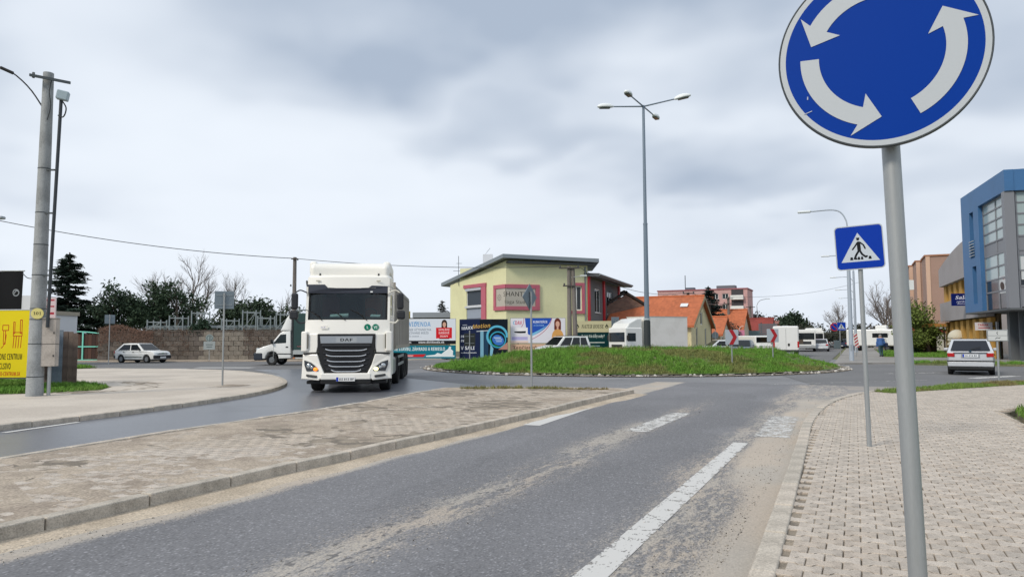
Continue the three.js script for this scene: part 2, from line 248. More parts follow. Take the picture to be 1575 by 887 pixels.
const leftEdge = smooth([[-10.6, 2], [-9.9, -9], [-9.3, -13.2], [-8.6, -15.2], [-7.95, -17.9], [-7.55, -20.4], [-7.5, -22.5], [-8.0, -25.9], [-9.6, -30.2], [-11.95, -34.3], [-15.1, -37.8], [-22.9, -40.5], [-40, -41]], 70);
kerb('kerb', leftEdge, 0.11, 0.18);

// ---- pavers: bone-shaped blocks in rows across the pavement
const PL = 0.225, PP = 0.15;
function paverGeo(top, seed) {
  const q = rng(seed), h = PL / 2 - 0.0045, w = PP / 2 + 0.0095, n = PP / 2 - 0.0195, o = [];
  for (const [a, b] of [[-h, -w], [-0.072, -w], [-0.05, -n], [0.05, -n], [0.072, -w], [h, -w], [h, w], [0.072, w], [0.05, n], [-0.05, n], [-0.072, w], [-h, w]]) o.push([a + (q() - 0.5) * 0.004, b + (q() - 0.5) * 0.004]);
  const pos = [], N = o.length, c = 0.005, inn = o.map(([a, b]) => [a - Math.sign(a) * c, b - Math.sign(b) * c]);
  const tri = (...p) => p.forEach((v) => pos.push(...v));
  for (let i = 0; i < N; i++) { const j = (i + 1) % N, A = [o[i][0], top - 0.005, o[i][1]], B = [o[j][0], top - 0.005, o[j][1]], A2 = [inn[i][0], top, inn[i][1]], B2 = [inn[j][0], top, inn[j][1]], A0 = [o[i][0], 0, o[i][1]], B0 = [o[j][0], 0, o[j][1]]; tri(A, A2, B2, A, B2, B, A0, A, B, A0, B, B0); }
  for (const f of THREE.ShapeUtils.triangulateShape(inn.map(([a, b]) => new THREE.Vector2(a, b)), [])) tri(...[f[0], f[2], f[1]].map((k) => [inn[k][0], top, inn[k][1]]));
  const g = new THREE.BufferGeometry(); g.setAttribute('position', new THREE.Float32BufferAttribute(pos, 3)); g.computeVertexNormals(); return metreUV(g);
}
const paverGeos = [1, 2, 3, 4].map((i) => paverGeo(0.03, i));
const paverMats = [[0.5, 0.445, 0.385], [0.455, 0.407, 0.353], [0.53, 0.474, 0.412], [0.475, 0.415, 0.352]].map((c, i) => mottled(c, c.map((v) => v * 0.78), 0.35, { px: 256, grain: 0.3, seed: 130 + i * 9, bump: 0.0025 }));
const paverAllM = mottled([0.97, 0.96, 0.95], [0.78, 0.77, 0.75], 0.5, { px: 512, grain: 0.3, seed: 170 });
const pxOf = (() => { camera.updateMatrixWorld(); const v = new THREE.Vector3(), inv = camera.matrixWorld.clone().invert(); return (x, y, z) => { v.set(x, y, z).applyMatrix4(inv); return [v.x / -v.z, v.y / -v.z, -v.z]; }; })();
function pave(poly, y, parent, margin, hue = [1, 1, 1]) {
  const st = poly.map(([x, z]) => ST(x, z)), s0 = Math.min(...st.map((p) => p[0])), s1 = Math.max(...st.map((p) => p[0])), t0 = Math.min(...st.map((p) => p[1])), t1 = Math.max(...st.map((p) => p[1])), all = [];
  let row = 0;
  for (let s = s0; s < s1; s += PP, row++) for (let t = t0 + (row % 2 ? PL / 2 : 0); t < t1; t += PL) { const [x, z] = RP(s, t); if (inside([x, z], poly) && edgeDist([x, z], poly) > margin) { const [px, py, d] = pxOf(x, y, z); all.push({ x, z, d: d > 0 && Math.abs(px) < 0.7 && Math.abs(py) < 0.4 ? d : 1e3 + Math.hypot(x, z) }); } }
  all.sort((a, b) => a.d - b.d);
  const near = all.slice(0, 300), rest = all.slice(300);
  for (const p of near) { const m = part('paver', paverGeos[Math.floor(R() * 4)], paverMats[Math.floor(R() * 4)], parent); m.position.set(p.x, y + rr(-0.003, 0.003), p.z); m.rotation.set(rr(-0.008, 0.008), STREET * 1 + (R() < 0.5 ? Math.PI : 0) + rr(-0.012, 0.012), rr(-0.008, 0.008)); }
  const im = new THREE.InstancedMesh(paverGeos[0], paverAllM, rest.length); im.name = 'distant_pavers'; im.userData.kind = 'stuff'; cast(im); parent.add(im);
  const o = new THREE.Object3D(), c = new THREE.Color();
  rest.forEach((p, i) => { o.position.set(p.x, y + rr(-0.003, 0.003), p.z); o.rotation.set(rr(-0.008, 0.008), STREET + (R() < 0.5 ? Math.PI : 0), rr(-0.008, 0.008)); o.updateMatrix(); im.setMatrixAt(i, o.matrix); const k = rr(0.88, 1.1); im.setColorAt(i, c.setRGB(0.56 * k * hue[0], 0.5 * k * hue[1], 0.432 * k * hue[2])); });
}
const sandM = mottled([0.29, 0.245, 0.19], [0.17, 0.145, 0.115], 0.8, { px: 512, grain: 0.4, seed: 181, bump: 0.004 });
const dirtM = mottled([0.42, 0.355, 0.28], [0.29, 0.24, 0.19], 1.7, { px: 512, grain: 0.45, seed: 187, bump: 0.004 });
// an uneven skin of dirt that comes up between and over the blocks where it lies thick
function dirt(poly, y, amount, parent, cell = 0.11, seed = 200, cover, mtl = dirtM) {
  const xs = poly.map((p) => p[0]), zs = poly.map((p) => p[1]), x0 = Math.min(...xs), x1 = Math.max(...xs), z0 = Math.min(...zs), z1 = Math.max(...zs), pos = [], H = (x, z) => y + amount * ((cover ? cover(x, z) : 0) + 0.62 * fbm(x * 0.55, z * 0.55, 3, 0, seed) + 0.38 * fbm(x * 5, z * 5, 3, 0, seed + 4) - 0.5);
  for (let x = x0; x < x1; x += cell) for (let z = z0; z < z1; z += cell) { const c = [x + cell / 2, z + cell / 2]; if (!inside(c, poly)) continue; const a = [x, H(x, z), z], b = [x, H(x, z + cell), z + cell], e = [x + cell, H(x + cell, z + cell), z + cell], f = [x + cell, H(x + cell, z), z]; pos.push(...a, ...b, ...e, ...a, ...e, ...f); }
  const g = new THREE.BufferGeometry(); g.setAttribute('position', new THREE.Float32BufferAttribute(pos, 3)); g.computeVertexNormals(); const m = part('dirt_layer', metreUV(g), mtl, parent); m.userData.kind = 'stuff'; return m;
}
const strip = [...rightEdge];
const rightWalk = structGroup('right_pavement');
const rightPoly = [...rightEdge, [17.4, -24.6], [22, -23.4], [22, -18.6], RP(21, 8), RP(19, 4.6), RP(18.4, 3.0), RP(17.4, 2.62), RP(12, 2.5), RP(6, 2.5), RP(-8, 2.6)];
part('sand_bed', slabXZ(rightPoly, -0.1, 0.098), sandM, rightWalk);
pave(rightPoly, 0.09, rightWalk, 0.1);
dirt(rightPoly, 0.104, 0.036, rightWalk, 0.13, 211, (x, z) => { const [s, t] = ST(x, z); return 0.28 * Math.exp(-Math.pow((t + 0.42) / 0.14, 2)) + 0.36 * Math.exp(-(Math.pow(s - 6.4, 2) / 0.7 + Math.pow(t - 0.2, 2) / 0.9)) * fbm(s * 3, t * 3, 2, 0, 19) * 2 + 0.2 * Math.exp(-(Math.pow(s - 11.2, 2) / 0.12 + Math.pow(t - 0.1, 2) / 0.12)) - 0.11; }, sandM);
const splitter = structGroup('splitter_island');
const splitPoly = [...splitNear, ...splitEnd.slice(1), ...splitFar.slice(1)];
part('sand_bed', slabXZ(splitPoly, -0.1, 0.098), sandM, splitter);
pave(splitPoly, 0.09, splitter, 0.115, [0.93, 0.91, 0.88]);
dirt(splitPoly, 0.1215, 0.042, splitter, 0.11, 231, (x, z) => { const [s, t] = ST(x, z); const near = edgeDist([x, z], splitFar.concat([])) ; return 0.1 * ss(1.4, 0.2, near) + 0.16 * ss(-20.8, -22.2, z) - 0.03 + 0.1 * ss(9, 5, s); });
dirt(splitPoly, 0.1165, 0.062, splitter, 0.12, 263, (x, z) => 0.05 * ss(-21, -22.4, z) - 0.02, sandM);
const leftWalk = structGroup('left_pavement');
const leftPoly = [...leftEdge, [-40, -36], [-25, -33], [-19, -30], [-15.6, -26.6], [-13.2, -24.4], [-12.6, -22.6], [-13.5, -21.4], [-16, -20.3], [-22, -19], [-24, 2]];
const leftM = mottled([0.56, 0.505, 0.435], [0.47, 0.42, 0.36], 5, { px: 1024, grain: 0.16, seed: 241, bump: 0.003 });
part('paving', slabXZ(leftPoly, -0.1, 0.1), leftM, leftWalk);
dirt([[-13.4, -21.3], [-12.4, -21.2], [-11.2, -23.6], [-11.6, -25.6], [-14.2, -27.6], [-15.5, -26.8], [-13, -24.6], [-12.5, -22.6]], 0.098, 0.05, leftWalk, 0.15, 245, () => 0, sandM);
dirt([[-11.0, -24.2], [-9.9, -23.7], [-8.9, -24.0], [-8.8, -24.9], [-9.6, -25.3], [-10.8, -25]], 0.098, 0.06, leftWalk, 0.1, 248, () => 0.03);
// sand drifts in the gutters and soil round the poles: low heaps with ragged outlines
function drift(name, line, width, seed, mtl, high = 0.02) {
  const pos = [], N = 7, P = []; line = walk(line, 0.25);
  line.forEach(([x, z], i) => { const [nx, nz] = line[Math.min(i + 1, line.length - 1)], [qx, qz] = line[Math.max(i - 1, 0)], L = Math.hypot(nx - qx, nz - qz) || 1, ox = -(nz - qz) / L, oz = (nx - qx) / L, w = width * (0.45 + 0.95 * fbm(i * 0.13, seed, 3, 0, seed)); P.push(Array.from({ length: N }, (_, k) => { const f = k / (N - 1); return [x + ox * w * f, 0.014 + high * Math.pow(1 - f, 1.5) * (0.5 + fbm(i * 0.4, k * 0.7, 2, 0, seed + 3)) - (k === N - 1 ? 0.03 : 0), z + oz * w * f]; })); });
  for (let i = 0; i + 1 < P.length; i++) for (let k = 0; k + 1 < N; k++) pos.push(...P[i][k], ...P[i][k + 1], ...P[i + 1][k + 1], ...P[i][k], ...P[i + 1][k + 1], ...P[i + 1][k]);
  const g = new THREE.BufferGeometry(); g.setAttribute('position', new THREE.Float32BufferAttribute(pos, 3)); g.computeVertexNormals();
  const m = struct(name, metreUV(toCreasedNormals(g, 1.2)), mtl); m.userData = { kind: 'stuff', label: 'pale sand washed against the kerb', category: 'sand' }; return m;
}
const gutterM = mottled([0.5, 0.425, 0.33], [0.4, 0.335, 0.255], 1.3, { px: 512, grain: 0.4, seed: 251, bump: 0.004 });
drift('sand_drift', splitNear, 0.55, 3, gutterM, 0.018).userData.label = 'pale sand along the long kerb of the paved splitter island';
drift('sand_drift', [...leftEdge].slice(0, 48).reverse(), 0.5, 9, gutterM).userData.label = 'sand along the curved kerb where the lorry turns in';
drift('sand_drift', [...splitFar].slice(0, 16).reverse().reverse(), 0.7, 13, gutterM).userData.label = 'sand spilled along the lorry side of the splitter island';

// ---- roundabout island: mound, ring of rough stones
const mound = structGroup('roundabout_island');
const moundH = (x, z) => { const dx = x - C0[0], dz = z - C0[1], a = Math.atan2(dz, dx), r = Math.hypot(dx, dz), e = R_IN - 0.5 - r, run = 5.0 + 1.8 * ss(0.3, 1, -Math.cos(a)) - 1.2 * ss(0.6, 1, Math.cos(a)); return 0.1 + 0.82 * ss(-0.4, run, e) + (e > 0.3 ? 0.16 * (fbm(x * 0.45, z * 0.45, 3, 0, 7) - 0.5) + 0.1 * (fbm(x * 2.2, z * 2.2, 3, 0, 8) - 0.5) : 0); };
{
  const pos = [], NR = 44, NA = 200, P = (i, j) => { const r = (R_IN - 0.35) * Math.pow(i / NR, 0.8), a = j / NA * 2 * Math.PI, x = C0[0] + r * Math.cos(a), z = C0[1] + r * Math.sin(a); return [x, moundH(x, z), z]; };
  for (let i = 0; i < NR; i++) for (let j = 0; j < NA; j++) pos.push(...P(i, j), ...P(i + 1, j + 1), ...P(i + 1, j), ...P(i, j), ...P(i, j + 1), ...P(i + 1, j + 1));
  const g = new THREE.BufferGeometry(); g.setAttribute('position', new THREE.Float32BufferAttribute(pos, 3)); g.computeVertexNormals();
  part('turf', metreUV(toCreasedNormals(g, 1.5)), mottled([0.075, 0.135, 0.024], [0.15, 0.135, 0.06], 5, { px: 512, grain: 0.5, seed: 261, amount: 0.8 }), mound);
  const ring = new THREE.RingGeometry(R_IN - 0.5, R_IN + 0.15, 128, 1).rotateX(-Math.PI / 2).translate(C0[0], 0.03, C0[1]); part('earth_edge', metreUV(ring), sandM, mound);
  const sg = [1, 2, 3].map((k) => { const q = rng(k * 31), b = new THREE.IcosahedronGeometry(0.5, 1), p = b.attributes.position; for (let i = 0; i < p.count; i++) { const h = 0.78 + 0.44 * hash(Math.round(p.getX(i) * 50), Math.round(p.getY(i) * 50) + Math.round(p.getZ(i) * 90), k); p.setXYZ(i, p.getX(i) * h, p.getY(i) * h, p.getZ(i) * h); } b.computeVertexNormals(); return metreUV(b); });
  const sm = [[0.27, 0.25, 0.22], [0.19, 0.175, 0.155], [0.58, 0.56, 0.52]].map((c, i) => mottled(c, c.map((v) => v * 0.7), 0.5, { px: 128, seed: 270 + i }));
  for (let k = 0; k < 170; k++) { const a = Math.PI + (k / 170) * Math.PI * 1.25 - 0.35, r = R_IN - 0.1 + rr(-0.07, 0.07), m = part('edge_stone', sg[k % 3], sm[R() < 0.06 ? 2 : R() < 0.5 ? 1 : 0], mound); void a; const b = a - Math.PI; m.position.set(C0[0] + r * Math.cos(b), rr(0.02, 0.06), C0[1] + r * Math.sin(b)); m.rotation.set(0, -b + Math.PI / 2 + rr(-0.2, 0.2), 0); m.scale.set(rr(0.18, 0.42), rr(0.06, 0.17), rr(0.14, 0.26)); }
  const peb = new THREE.InstancedMesh(sg[0], sm[2], 110); peb.name = 'pale_pebbles'; peb.userData.kind = 'stuff'; cast(peb); mound.add(peb); const o = new THREE.Object3D();
  for (let i = 0; i < 110; i++) { const b = -0.35 + R() * Math.PI * 1.25, r = R_IN + rr(-0.5, 0.35); o.position.set(C0[0] + r * Math.cos(b), 0.05, C0[1] + r * Math.sin(b)); o.rotation.set(R() * 6, R() * 6, 0); o.scale.setScalar(rr(0.05, 0.15)); o.updateMatrix(); peb.setMatrixAt(i, o.matrix); }
}
// ---- grass: tufts of bent blades
function tuft(seed, n, h, spread) {
  const q = rng(seed), pos = [];
  for (let i = 0; i < n; i++) { const a = q() * 6.28, r = spread * Math.sqrt(q()), x = r * Math.cos(a), z = r * Math.sin(a), b = q() * 6.28, L = h * (0.5 + 0.7 * q()), lean = 0.15 + 0.6 * q(), w = 0.006 + 0.006 * q(), cx = Math.cos(b), cz = Math.sin(b), m = [x + cz * 0 + cx * lean * L * 0.3, L * 0.6, z + cz * lean * L * 0.3], t = [x + cx * lean * L, L, z + cz * lean * L]; pos.push(x - cz * w, 0, z + cx * w, x + cz * w, 0, z - cx * w, m[0] + cz * w * 0.7, m[1], m[2] - cx * w * 0.7, x - cz * w, 0, z + cx * w, m[0] + cz * w * 0.7, m[1], m[2] - cx * w * 0.7, m[0] - cz * w * 0.7, m[1], m[2] + cx * w * 0.7, m[0] - cz * w * 0.7, m[1], m[2] + cx * w * 0.7, m[0] + cz * w * 0.7, m[1], m[2] - cx * w * 0.7, ...t); }
  const g = new THREE.BufferGeometry(); g.setAttribute('position', new THREE.Float32BufferAttribute(pos, 3)); g.computeVertexNormals(); return plain(g);
}
const grassM = new THREE.MeshStandardMaterial({ color: 0xffffff, roughness: 0.85, side: THREE.DoubleSide });
const tufts = [tuft(5, 22, 0.15, 0.13), tuft(6, 16, 0.22, 0.1)];
function grass(name, label, n, at, parent, opt = {}) {
  const im = new THREE.InstancedMesh(tufts[opt.tall ? 1 : 0], grassM, n); cast(im); im.userData.kind = 'stuff';
  if (parent) { im.name = name; parent.add(im); } else { im.name = numbered(name); im.userData.label = label; im.userData.category = 'grass'; scene.add(im); }
  const o = new THREE.Object3D(), c = new THREE.Color(); let i = 0;
  for (let k = 0; k < n * 30 && i < n; k++) { const p = at(); if (!p) continue; o.position.set(...p); o.rotation.set(rr(-0.2, 0.2), R() * 6.28, rr(-0.2, 0.2)); o.scale.setScalar(rr(0.5, 1.2) * (0.55 + 0.95 * fbm(p[0] * 0.9, p[2] * 0.9, 3, 0, 46)) * (opt.scale ?? 1)); o.updateMatrix(); im.setMatrixAt(i, o.matrix); const dry = ss(0.52, 0.68, fbm(p[0] * 0.5 + 9, p[2] * 0.5, 4, 0, 44)) * (opt.dry ?? 0.72) + 0.15 * R() + (opt.dead ?? 0), v = rr(0.75, 1.2); im.setColorAt(i, c.setRGB(mix(0.125, 0.22, dry) * v, mix(0.29, 0.2, dry) * v, mix(0.03, 0.075, dry) * v)); i++; }
  im.count = i; return im;
}
const onMound = () => { const a = R() * 6.283, r = (R_IN - 0.55) * Math.sqrt(R()), x = C0[0] + r * Math.cos(a), z = C0[1] + r * Math.sin(a); const bare = Math.hypot((x - 15.2) / 1.4, (z + 37.5) / 2.4); if (bare < 1 && R() < 0.85) return null; if (z < -47 && R() < 0.7) return null; return [x, moundH(x, z) - 0.01, z]; };
grass('grass_blades', '', 30000, onMound, mound, { scale: 0.78 });
grass('tall_grass', '', 1500, () => { const p = onMound(); return p && fbm(p[0] * 0.8, p[2] * 0.8, 3, 0, 48) > 0.52 ? p : null; }, mound, { tall: true, scale: 1.15 });
const inPoly = (poly, y) => { const xs = poly.map((p) => p[0]), zs = poly.map((p) => p[1]), a = Math.min(...xs), b = Math.max(...xs), c = Math.min(...zs), d = Math.max(...zs); return () => { const x = rr(a, b), z = rr(c, d); return inside([x, z], poly) ? [x, y, z] : null; }; };
function verge(name, poly, y) { return struct(name, slabXZ(poly, -0.1, y), soilM); }
const stripPoly = [[9.9, -20.2], [13.3, -22.35], [17.6, -24.75], [24, -23.9], [24, -22.7], [17.5, -23.8], [13.4, -21.6], [10.1, -19.7]];
verge('verge', stripPoly, 0.128); grass('grass', 'patchy dry grass strip between the paver pavement and the side road', 2600, inPoly(stripPoly, 0.125), null, { dry: 0.7, dead: 0.3, scale: 0.6 });
const patchPoly = [RP(18.2, 3.1), RP(17.2, 2.8), RP(12, 2.7), RP(4, 2.7), RP(4, 9), RP(20, 9), RP(19, 5)];
verge('verge', patchPoly, 0.12); grass('grass', 'green lawn corner beyond the edge of the paver pavement', 9000, inPoly(patchPoly, 0.115), null, { dry: 0.2, scale: 0.75 });
const leftGrass = [[-12.75, -22.6], [-13.2, -24.3], [-15.6, -26.4], [-24, -30], [-24, -20], [-16, -20.5], [-13.6, -21.5]];
verge('verge', leftGrass, 0.1); grass('grass', 'grass patch under the yellow banner behind the concrete pole', 6500, inPoly(leftGrass, 0.095), null, { dry: 0.15, scale: 0.8 });
const farLeftGrass = [[-23.5, -39.9], [-31, -39.4], [-36, -40.8], [-23, -40.8]];
verge('verge', farLeftGrass, 0.14); grass('grass', 'narrow grass strip beside the far street across from the stone wall', 1500, inPoly(farLeftGrass, 0.135), null, { dry: 0.3 });
const wallVerge = [[-60, -56.6], [-12, -55.4], [-9, -57], [-9, -60.5], [-60, -60.5]];
struct('dirt_verge', slabXZ(wallVerge, -0.1, 0.07), dirtM);
const backWalk = [[-10, -57.4], [-6, -58.6], [0, -61], [10, -62.6], [18, -60], RP(62, -11.6), RP(70, -11.6), [10, -66], [-12, -61.5]];
struct('far_pavement', slabXZ(backWalk, -0.1, 0.11), leftM);
const eastVerge = [[22.5, -43.4], [27.5, -40.2], [60, -25.6], [60, -27.4], [27.8, -41.6], [23.6, -44.6]];
verge('verge', eastVerge, 0.12); grass('grass', 'thin grass strip in front of the blue corner building', 2400, inPoly(eastVerge, 0.115), null, { dry: 0.5 });
const eastWalk = [[23.6, -44.7], [27.8, -41.7], [60, -27.5], [60, -50], RP(80, 8), RP(150, 8), RP(150, -1.2), RP(48, -1.2)];
struct('forecourt', slabXZ(eastWalk, -0.1, 0.1), mottled([0.3, 0.29, 0.275], [0.24, 0.23, 0.22], 4, { px: 512, grain: 0.2, seed: 281 }));
const islet = [RP(45.5, -1.0), RP(60, -0.9), RP(60, 3.6), RP(52, 3.8), RP(47, 2)];
verge('verge', [RP(64, 2), RP(62, 8), RP(110, 8), RP(110, 2.2)], 0.125); grass('grass', 'lawn beside the footpath where the person in blue walks', 2500, inPoly([RP(64, 2), RP(62, 8), RP(90, 8), RP(90, 2.2)], 0.12), null, { dry: 0.2 });
grass('dry_weeds', '', 260, (() => { const f = inPoly([[-1.6, -22.5], [0.6, -22.3], [3.0, -21.8], [2.6, -21.4], [0.4, -21.9], [-1.5, -22.0]], 0.115); return f; })(), splitter, { dry: 0.2, dead: 0.85, scale: 0.5 });
// loose gravel in the gutters of the near street
{
  const sg = new THREE.IcosahedronGeometry(0.5, 0), im = new THREE.InstancedMesh(plain(sg), mat(0xffffff, 0.9), 3400); im.name = 'gravel'; im.userData = { kind: 'stuff', label: 'loose gravel and grit scattered along the near kerbs', category: 'gravel' }; cast(im); scene.add(im);
  const o = new THREE.Object3D(), c = new THREE.Color();
  for (let i = 0; i < 3400; i++) { const side = R(), s = 2.5 + 19 * R() * R(), t = side < 0.5 ? -0.9 - Math.abs(rr(-0.9, 0.9) * R()) : side < 0.85 ? -6.05 + 0.75 * R() * R() : -3.5 + rr(-0.5, 0.5), [x, z] = RP(s, t), k = rr(0.005, 0.013) * (R() < 0.03 ? 1.9 : 1), v = R() < 0.12 ? rr(0.06, 0.12) : rr(0.26, 0.5); o.position.set(x, 0.013 + k * 0.25, z); o.rotation.set(R() * 6, R() * 6, R() * 6); o.scale.set(k, k * 0.7, k * 1.2); o.updateMatrix(); im.setMatrixAt(i, o.matrix); im.setColorAt(i, c.setRGB(v, v * 0.93, v * 0.83)); }
}

// ================================================================ SIGNS, POLES, STREET FURNITURE
const frameWhite0 = mat(0xdfe3e2, 0.5), signBlue = new THREE.MeshPhysicalMaterial({ color: new THREE.Color().setRGB(0.0, 0.04, 0.31), roughness: 0.5, specularIntensity: 0.2 }), signWhite = mat(0xb9c0c6, 0.5), signRed = mat(0xa5121c, 0.5);
// ---- big roundabout sign
{
  const top = V(1.385, 2.95, -2.665), low = V(1.46, 0.11, -2.68), t = thing('roundabout_sign', 'large round blue sign with three white arrows chasing each other on a grey steel pole', 'road sign', [low.x, low.y, low.z]);
  const pole = part('pole', [bar([0, -0.15, 0], top.clone().sub(low).toArray(), 0.031, 0.031, 24)], galv, t);
  part('pole_cap', [cyl(0.033, 0.033, 0.03, top.x - low.x, top.y - low.y + 0.01, top.z - low.z, 20)], black, t);
  part('reflector_clip', [box(0.018, 0.035, 0.03, -0.012, 1.68, 0.012)], frameWhite0, t); void pole;
  const d = new THREE.Group(); d.name = 'sign_plate'; t.add(d); d.position.set(1.342 - low.x, 2.634 - low.y, -2.60 - low.z); d.rotation.order = 'YXZ'; d.rotation.set(0.0, -25.5 * Math.PI / 180, -0.035);
  const RD = 0.35;
  const prof = [[0, -0.004], [RD - 0.012, -0.004], [RD - 0.002, -0.004], [RD, -0.002], [RD, 0.016], [RD - 0.003, 0.0185], [RD - 0.006, 0.0165], [RD - 0.007, 0.003], [0, 0.003]].map(([r, z]) => new THREE.Vector2(r, z));
  part('rim', [new THREE.LatheGeometry(prof, 96).rotateX(Math.PI / 2).translate(0, 0, -0.0165)], mat(0x4c5256, 0.5, { metalness: 0.5 }), d);
  const disc = (r0, r1, z) => (r0 ? new THREE.RingGeometry(r0, r1, 96) : new THREE.CircleGeometry(r1, 96)).translate(0, 0, z);
  part('white_border', [disc(RD * 0.925, RD - 0.0065, 0.0005)], signWhite, d);
  part('blue_face', [disc(0, RD * 0.925, 0.0005)], signBlue, d);
  const arrow = (a0, a1) => { const p = [], ri = RD * 0.59, ro = RD * 0.775, rm = (ri + ro) / 2, k = Math.PI / 180, b = a1 - 17; for (let i = 0; i <= 20; i++) { const a = (a0 + (b - a0) * i / 20) * k; p.push([ri * Math.cos(a), ri * Math.sin(a)]); } p.push([(ri - 0.055 * RD / 0.35 * 0.9) * Math.cos((b - 2) * k), (ri - 0.05) * Math.sin((b - 2) * k)]); p.push([rm * Math.cos(a1 * k), rm * Math.sin(a1 * k)]); p.push([(ro + 0.045) * Math.cos((b - 2) * k), (ro + 0.045) * Math.sin((b - 2) * k)]); for (let i = 20; i >= 0; i--) { const a = (a0 + (b - a0) * i / 20) * k; p.push([ro * Math.cos(a), ro * Math.sin(a)]); } return new THREE.ShapeGeometry(shape(p)).translate(0, 0, 0.0025); };
  part('arrow', [arrow(180, 271)], signWhite, d); part('arrow', [arrow(298, 395)], signWhite, d); part('arrow', [arrow(58, 168)], signWhite, d);
  parts('scratch', [put(new THREE.PlaneGeometry(0.004, 0.012), -0.245, -0.145, 0.0026), put(new THREE.PlaneGeometry(0.03, 0.003), -0.243, -0.2, 0.0026, 0, 0, 0.35), put(new THREE.PlaneGeometry(0.005, 0.002), -0.05, -0.19, 0.0026)], mat(0xaab4c8, 0.7), d);
  parts('clamp', [box(0.12, 0.035, 0.03, 0, 0.14, -0.03), box(0.12, 0.035, 0.03, 0, -0.14, -0.03)], steelBack, d);
}
// ---- pedestrian crossing sign
const crossTex = canvasTex(512, 512, (x) => {
  x.fillStyle = '#0036a4'; x.fillRect(0, 0, 512, 512); x.fillStyle = '#c3ccd6'; x.beginPath(); x.moveTo(246, 78); x.lineTo(470, 430); x.lineTo(46, 430); x.fill();
  x.fillStyle = '#15181d'; x.strokeStyle = '#15181d'; x.lineCap = 'round'; x.lineJoin = 'round';
  x.beginPath(); x.arc(246, 156, 17, 0, 7); x.fill(); x.fillRect(226, 138, 40, 7);
  x.lineWidth = 40; x.beginPath(); x.moveTo(250, 205); x.lineTo(252, 285); x.stroke();
  x.lineWidth = 17; x.beginPath(); x.moveTo(238, 198); x.lineTo(206, 246); x.lineTo(180, 278); x.moveTo(266, 198); x.lineTo(302, 232); x.lineTo(318, 276); x.stroke();
  x.lineWidth = 23; x.beginPath(); x.moveTo(246, 300); x.lineTo(214, 350); x.lineTo(196, 392); x.lineTo(214, 394); x.moveTo(260, 300); x.lineTo(280, 344); x.lineTo(318, 378); x.lineTo(330, 372); x.stroke();
  for (const [a, b] of [[150, 24], [232, 20], [268, 18], [352, 24]]) { x.beginPath(); x.moveTo(a, 372); x.lineTo(a + b, 372); x.lineTo(a + b * 1.25, 408); x.lineTo(a - 6, 408); x.fill(); }
});
const rsq = (w, r) => { const s = new THREE.Shape(), h = w / 2; s.moveTo(-h + r, -h); s.lineTo(h - r, -h); s.absarc(h - r, -h + r, r, -Math.PI / 2, 0); s.lineTo(h, h - r); s.absarc(h - r, h - r, r, 0, Math.PI / 2); s.lineTo(-h + r, h); s.absarc(-h + r, h - r, r, Math.PI / 2, Math.PI); s.lineTo(-h, -h + r); s.absarc(-h + r, -h + r, r, Math.PI, 1.5 * Math.PI); return s; };
function faceUV(g, w) { const p = g.attributes.position, uv = g.attributes.uv; for (let i = 0; i < p.count; i++) uv.setXY(i, p.getX(i) / w + 0.5, p.getY(i) / w + 0.5); return g; }
function crossingPlate(t, w, y, turn, tilt = 0) {
  const d = new THREE.Group(); d.name = 'sign_plate'; d.position.set(0, y, 0); d.rotation.set(0, turn, tilt); t.add(d);
  part('plate', [new THREE.ExtrudeGeometry(rsq(w, w * 0.09), { depth: 0.02, bevelEnabled: false }).translate(0, 0, 0.035)], mat(0xb4bcc2, 0.45, { metalness: 0.3 }), d);
  part('face', [faceUV(new THREE.ShapeGeometry(rsq(w * 0.955, w * 0.075)), w * 0.955).translate(0, 0, 0.0575)], print(crossTex, 0.45), d);
  return d;
}
{
  const t = thing('crossing_sign', 'blue square pedestrian crossing sign on a grey pole standing in the paver pavement', 'road sign', [4.86, 0.1, -10.12]); t.rotation.z = 0.014;
  part('pole', [cyl(0.031, 0.031, 3.0, 0, 1.45, 0, 18)], galv, t); part('pole_cap', [cyl(0.033, 0.033, 0.02, 0, 2.955, 0, 16)], black, t);
  crossingPlate(t, 0.61, 2.745, -0.44, 0.03);
  parts('band_clamp', [box(0.1, 0.03, 0.045, 0, 2.9, 0.02, 0, -0.44, 0), box(0.1, 0.03, 0.045, 0, 2.6, 0.02, 0, -0.44, 0)], steelBack, t);
}
// ---- signs seen from behind
function backSign(label, [x, z], y0, H, w, h, cy, kind, turn, group, rr0 = 0.03) {
  const t = thing('sign_back', label, 'road sign', [x, y0, z], turn, group);
  part('pole', [cyl(rr0, rr0, H, 0, H / 2 - 0.05, 0, 14)], galv, t);
  const p = kind === 'diamond' ? ext([[0, -h / 2], [w / 2, 0], [0, h / 2], [-w / 2, 0]], 0.025, 0.004) : kind === 'round' ? new THREE.CylinderGeometry(w / 2, w / 2, 0.025, 40).rotateX(Math.PI / 2) : rbox(w, h, 0.025, 0.012);
  p.translate(0, cy, kind === 'diamond' ? -0.065 : -0.05);
  const plate = part('plate', [p], mat(kind === 'dark' ? 0x2e332f : 0x76838c, 0.5, { metalness: 0.35 }), t);
  const rim = kind === 'diamond' ? [] : [box(w * 0.82, 0.03, 0.015, 0, cy + h * 0.27, -0.03), box(w * 0.82, 0.03, 0.015, 0, cy - h * 0.27, -0.03)]; if (rim.length) parts('stiffening_rail', rim, steelBack, t); void plate;
  parts('clamp', [box(0.08, 0.03, 0.08, 0, cy + h * 0.2, -0.02), box(0.08, 0.03, 0.08, 0, cy - h * 0.2, -0.02)], steelBack, t);
  return t;
}
backSign('diamond-shaped sign seen from behind on a pole at the end of the splitter island', [0.58, -22.35], 0.08, 3.0, 0.8, 0.8, 2.8, 'diamond', 0.98);
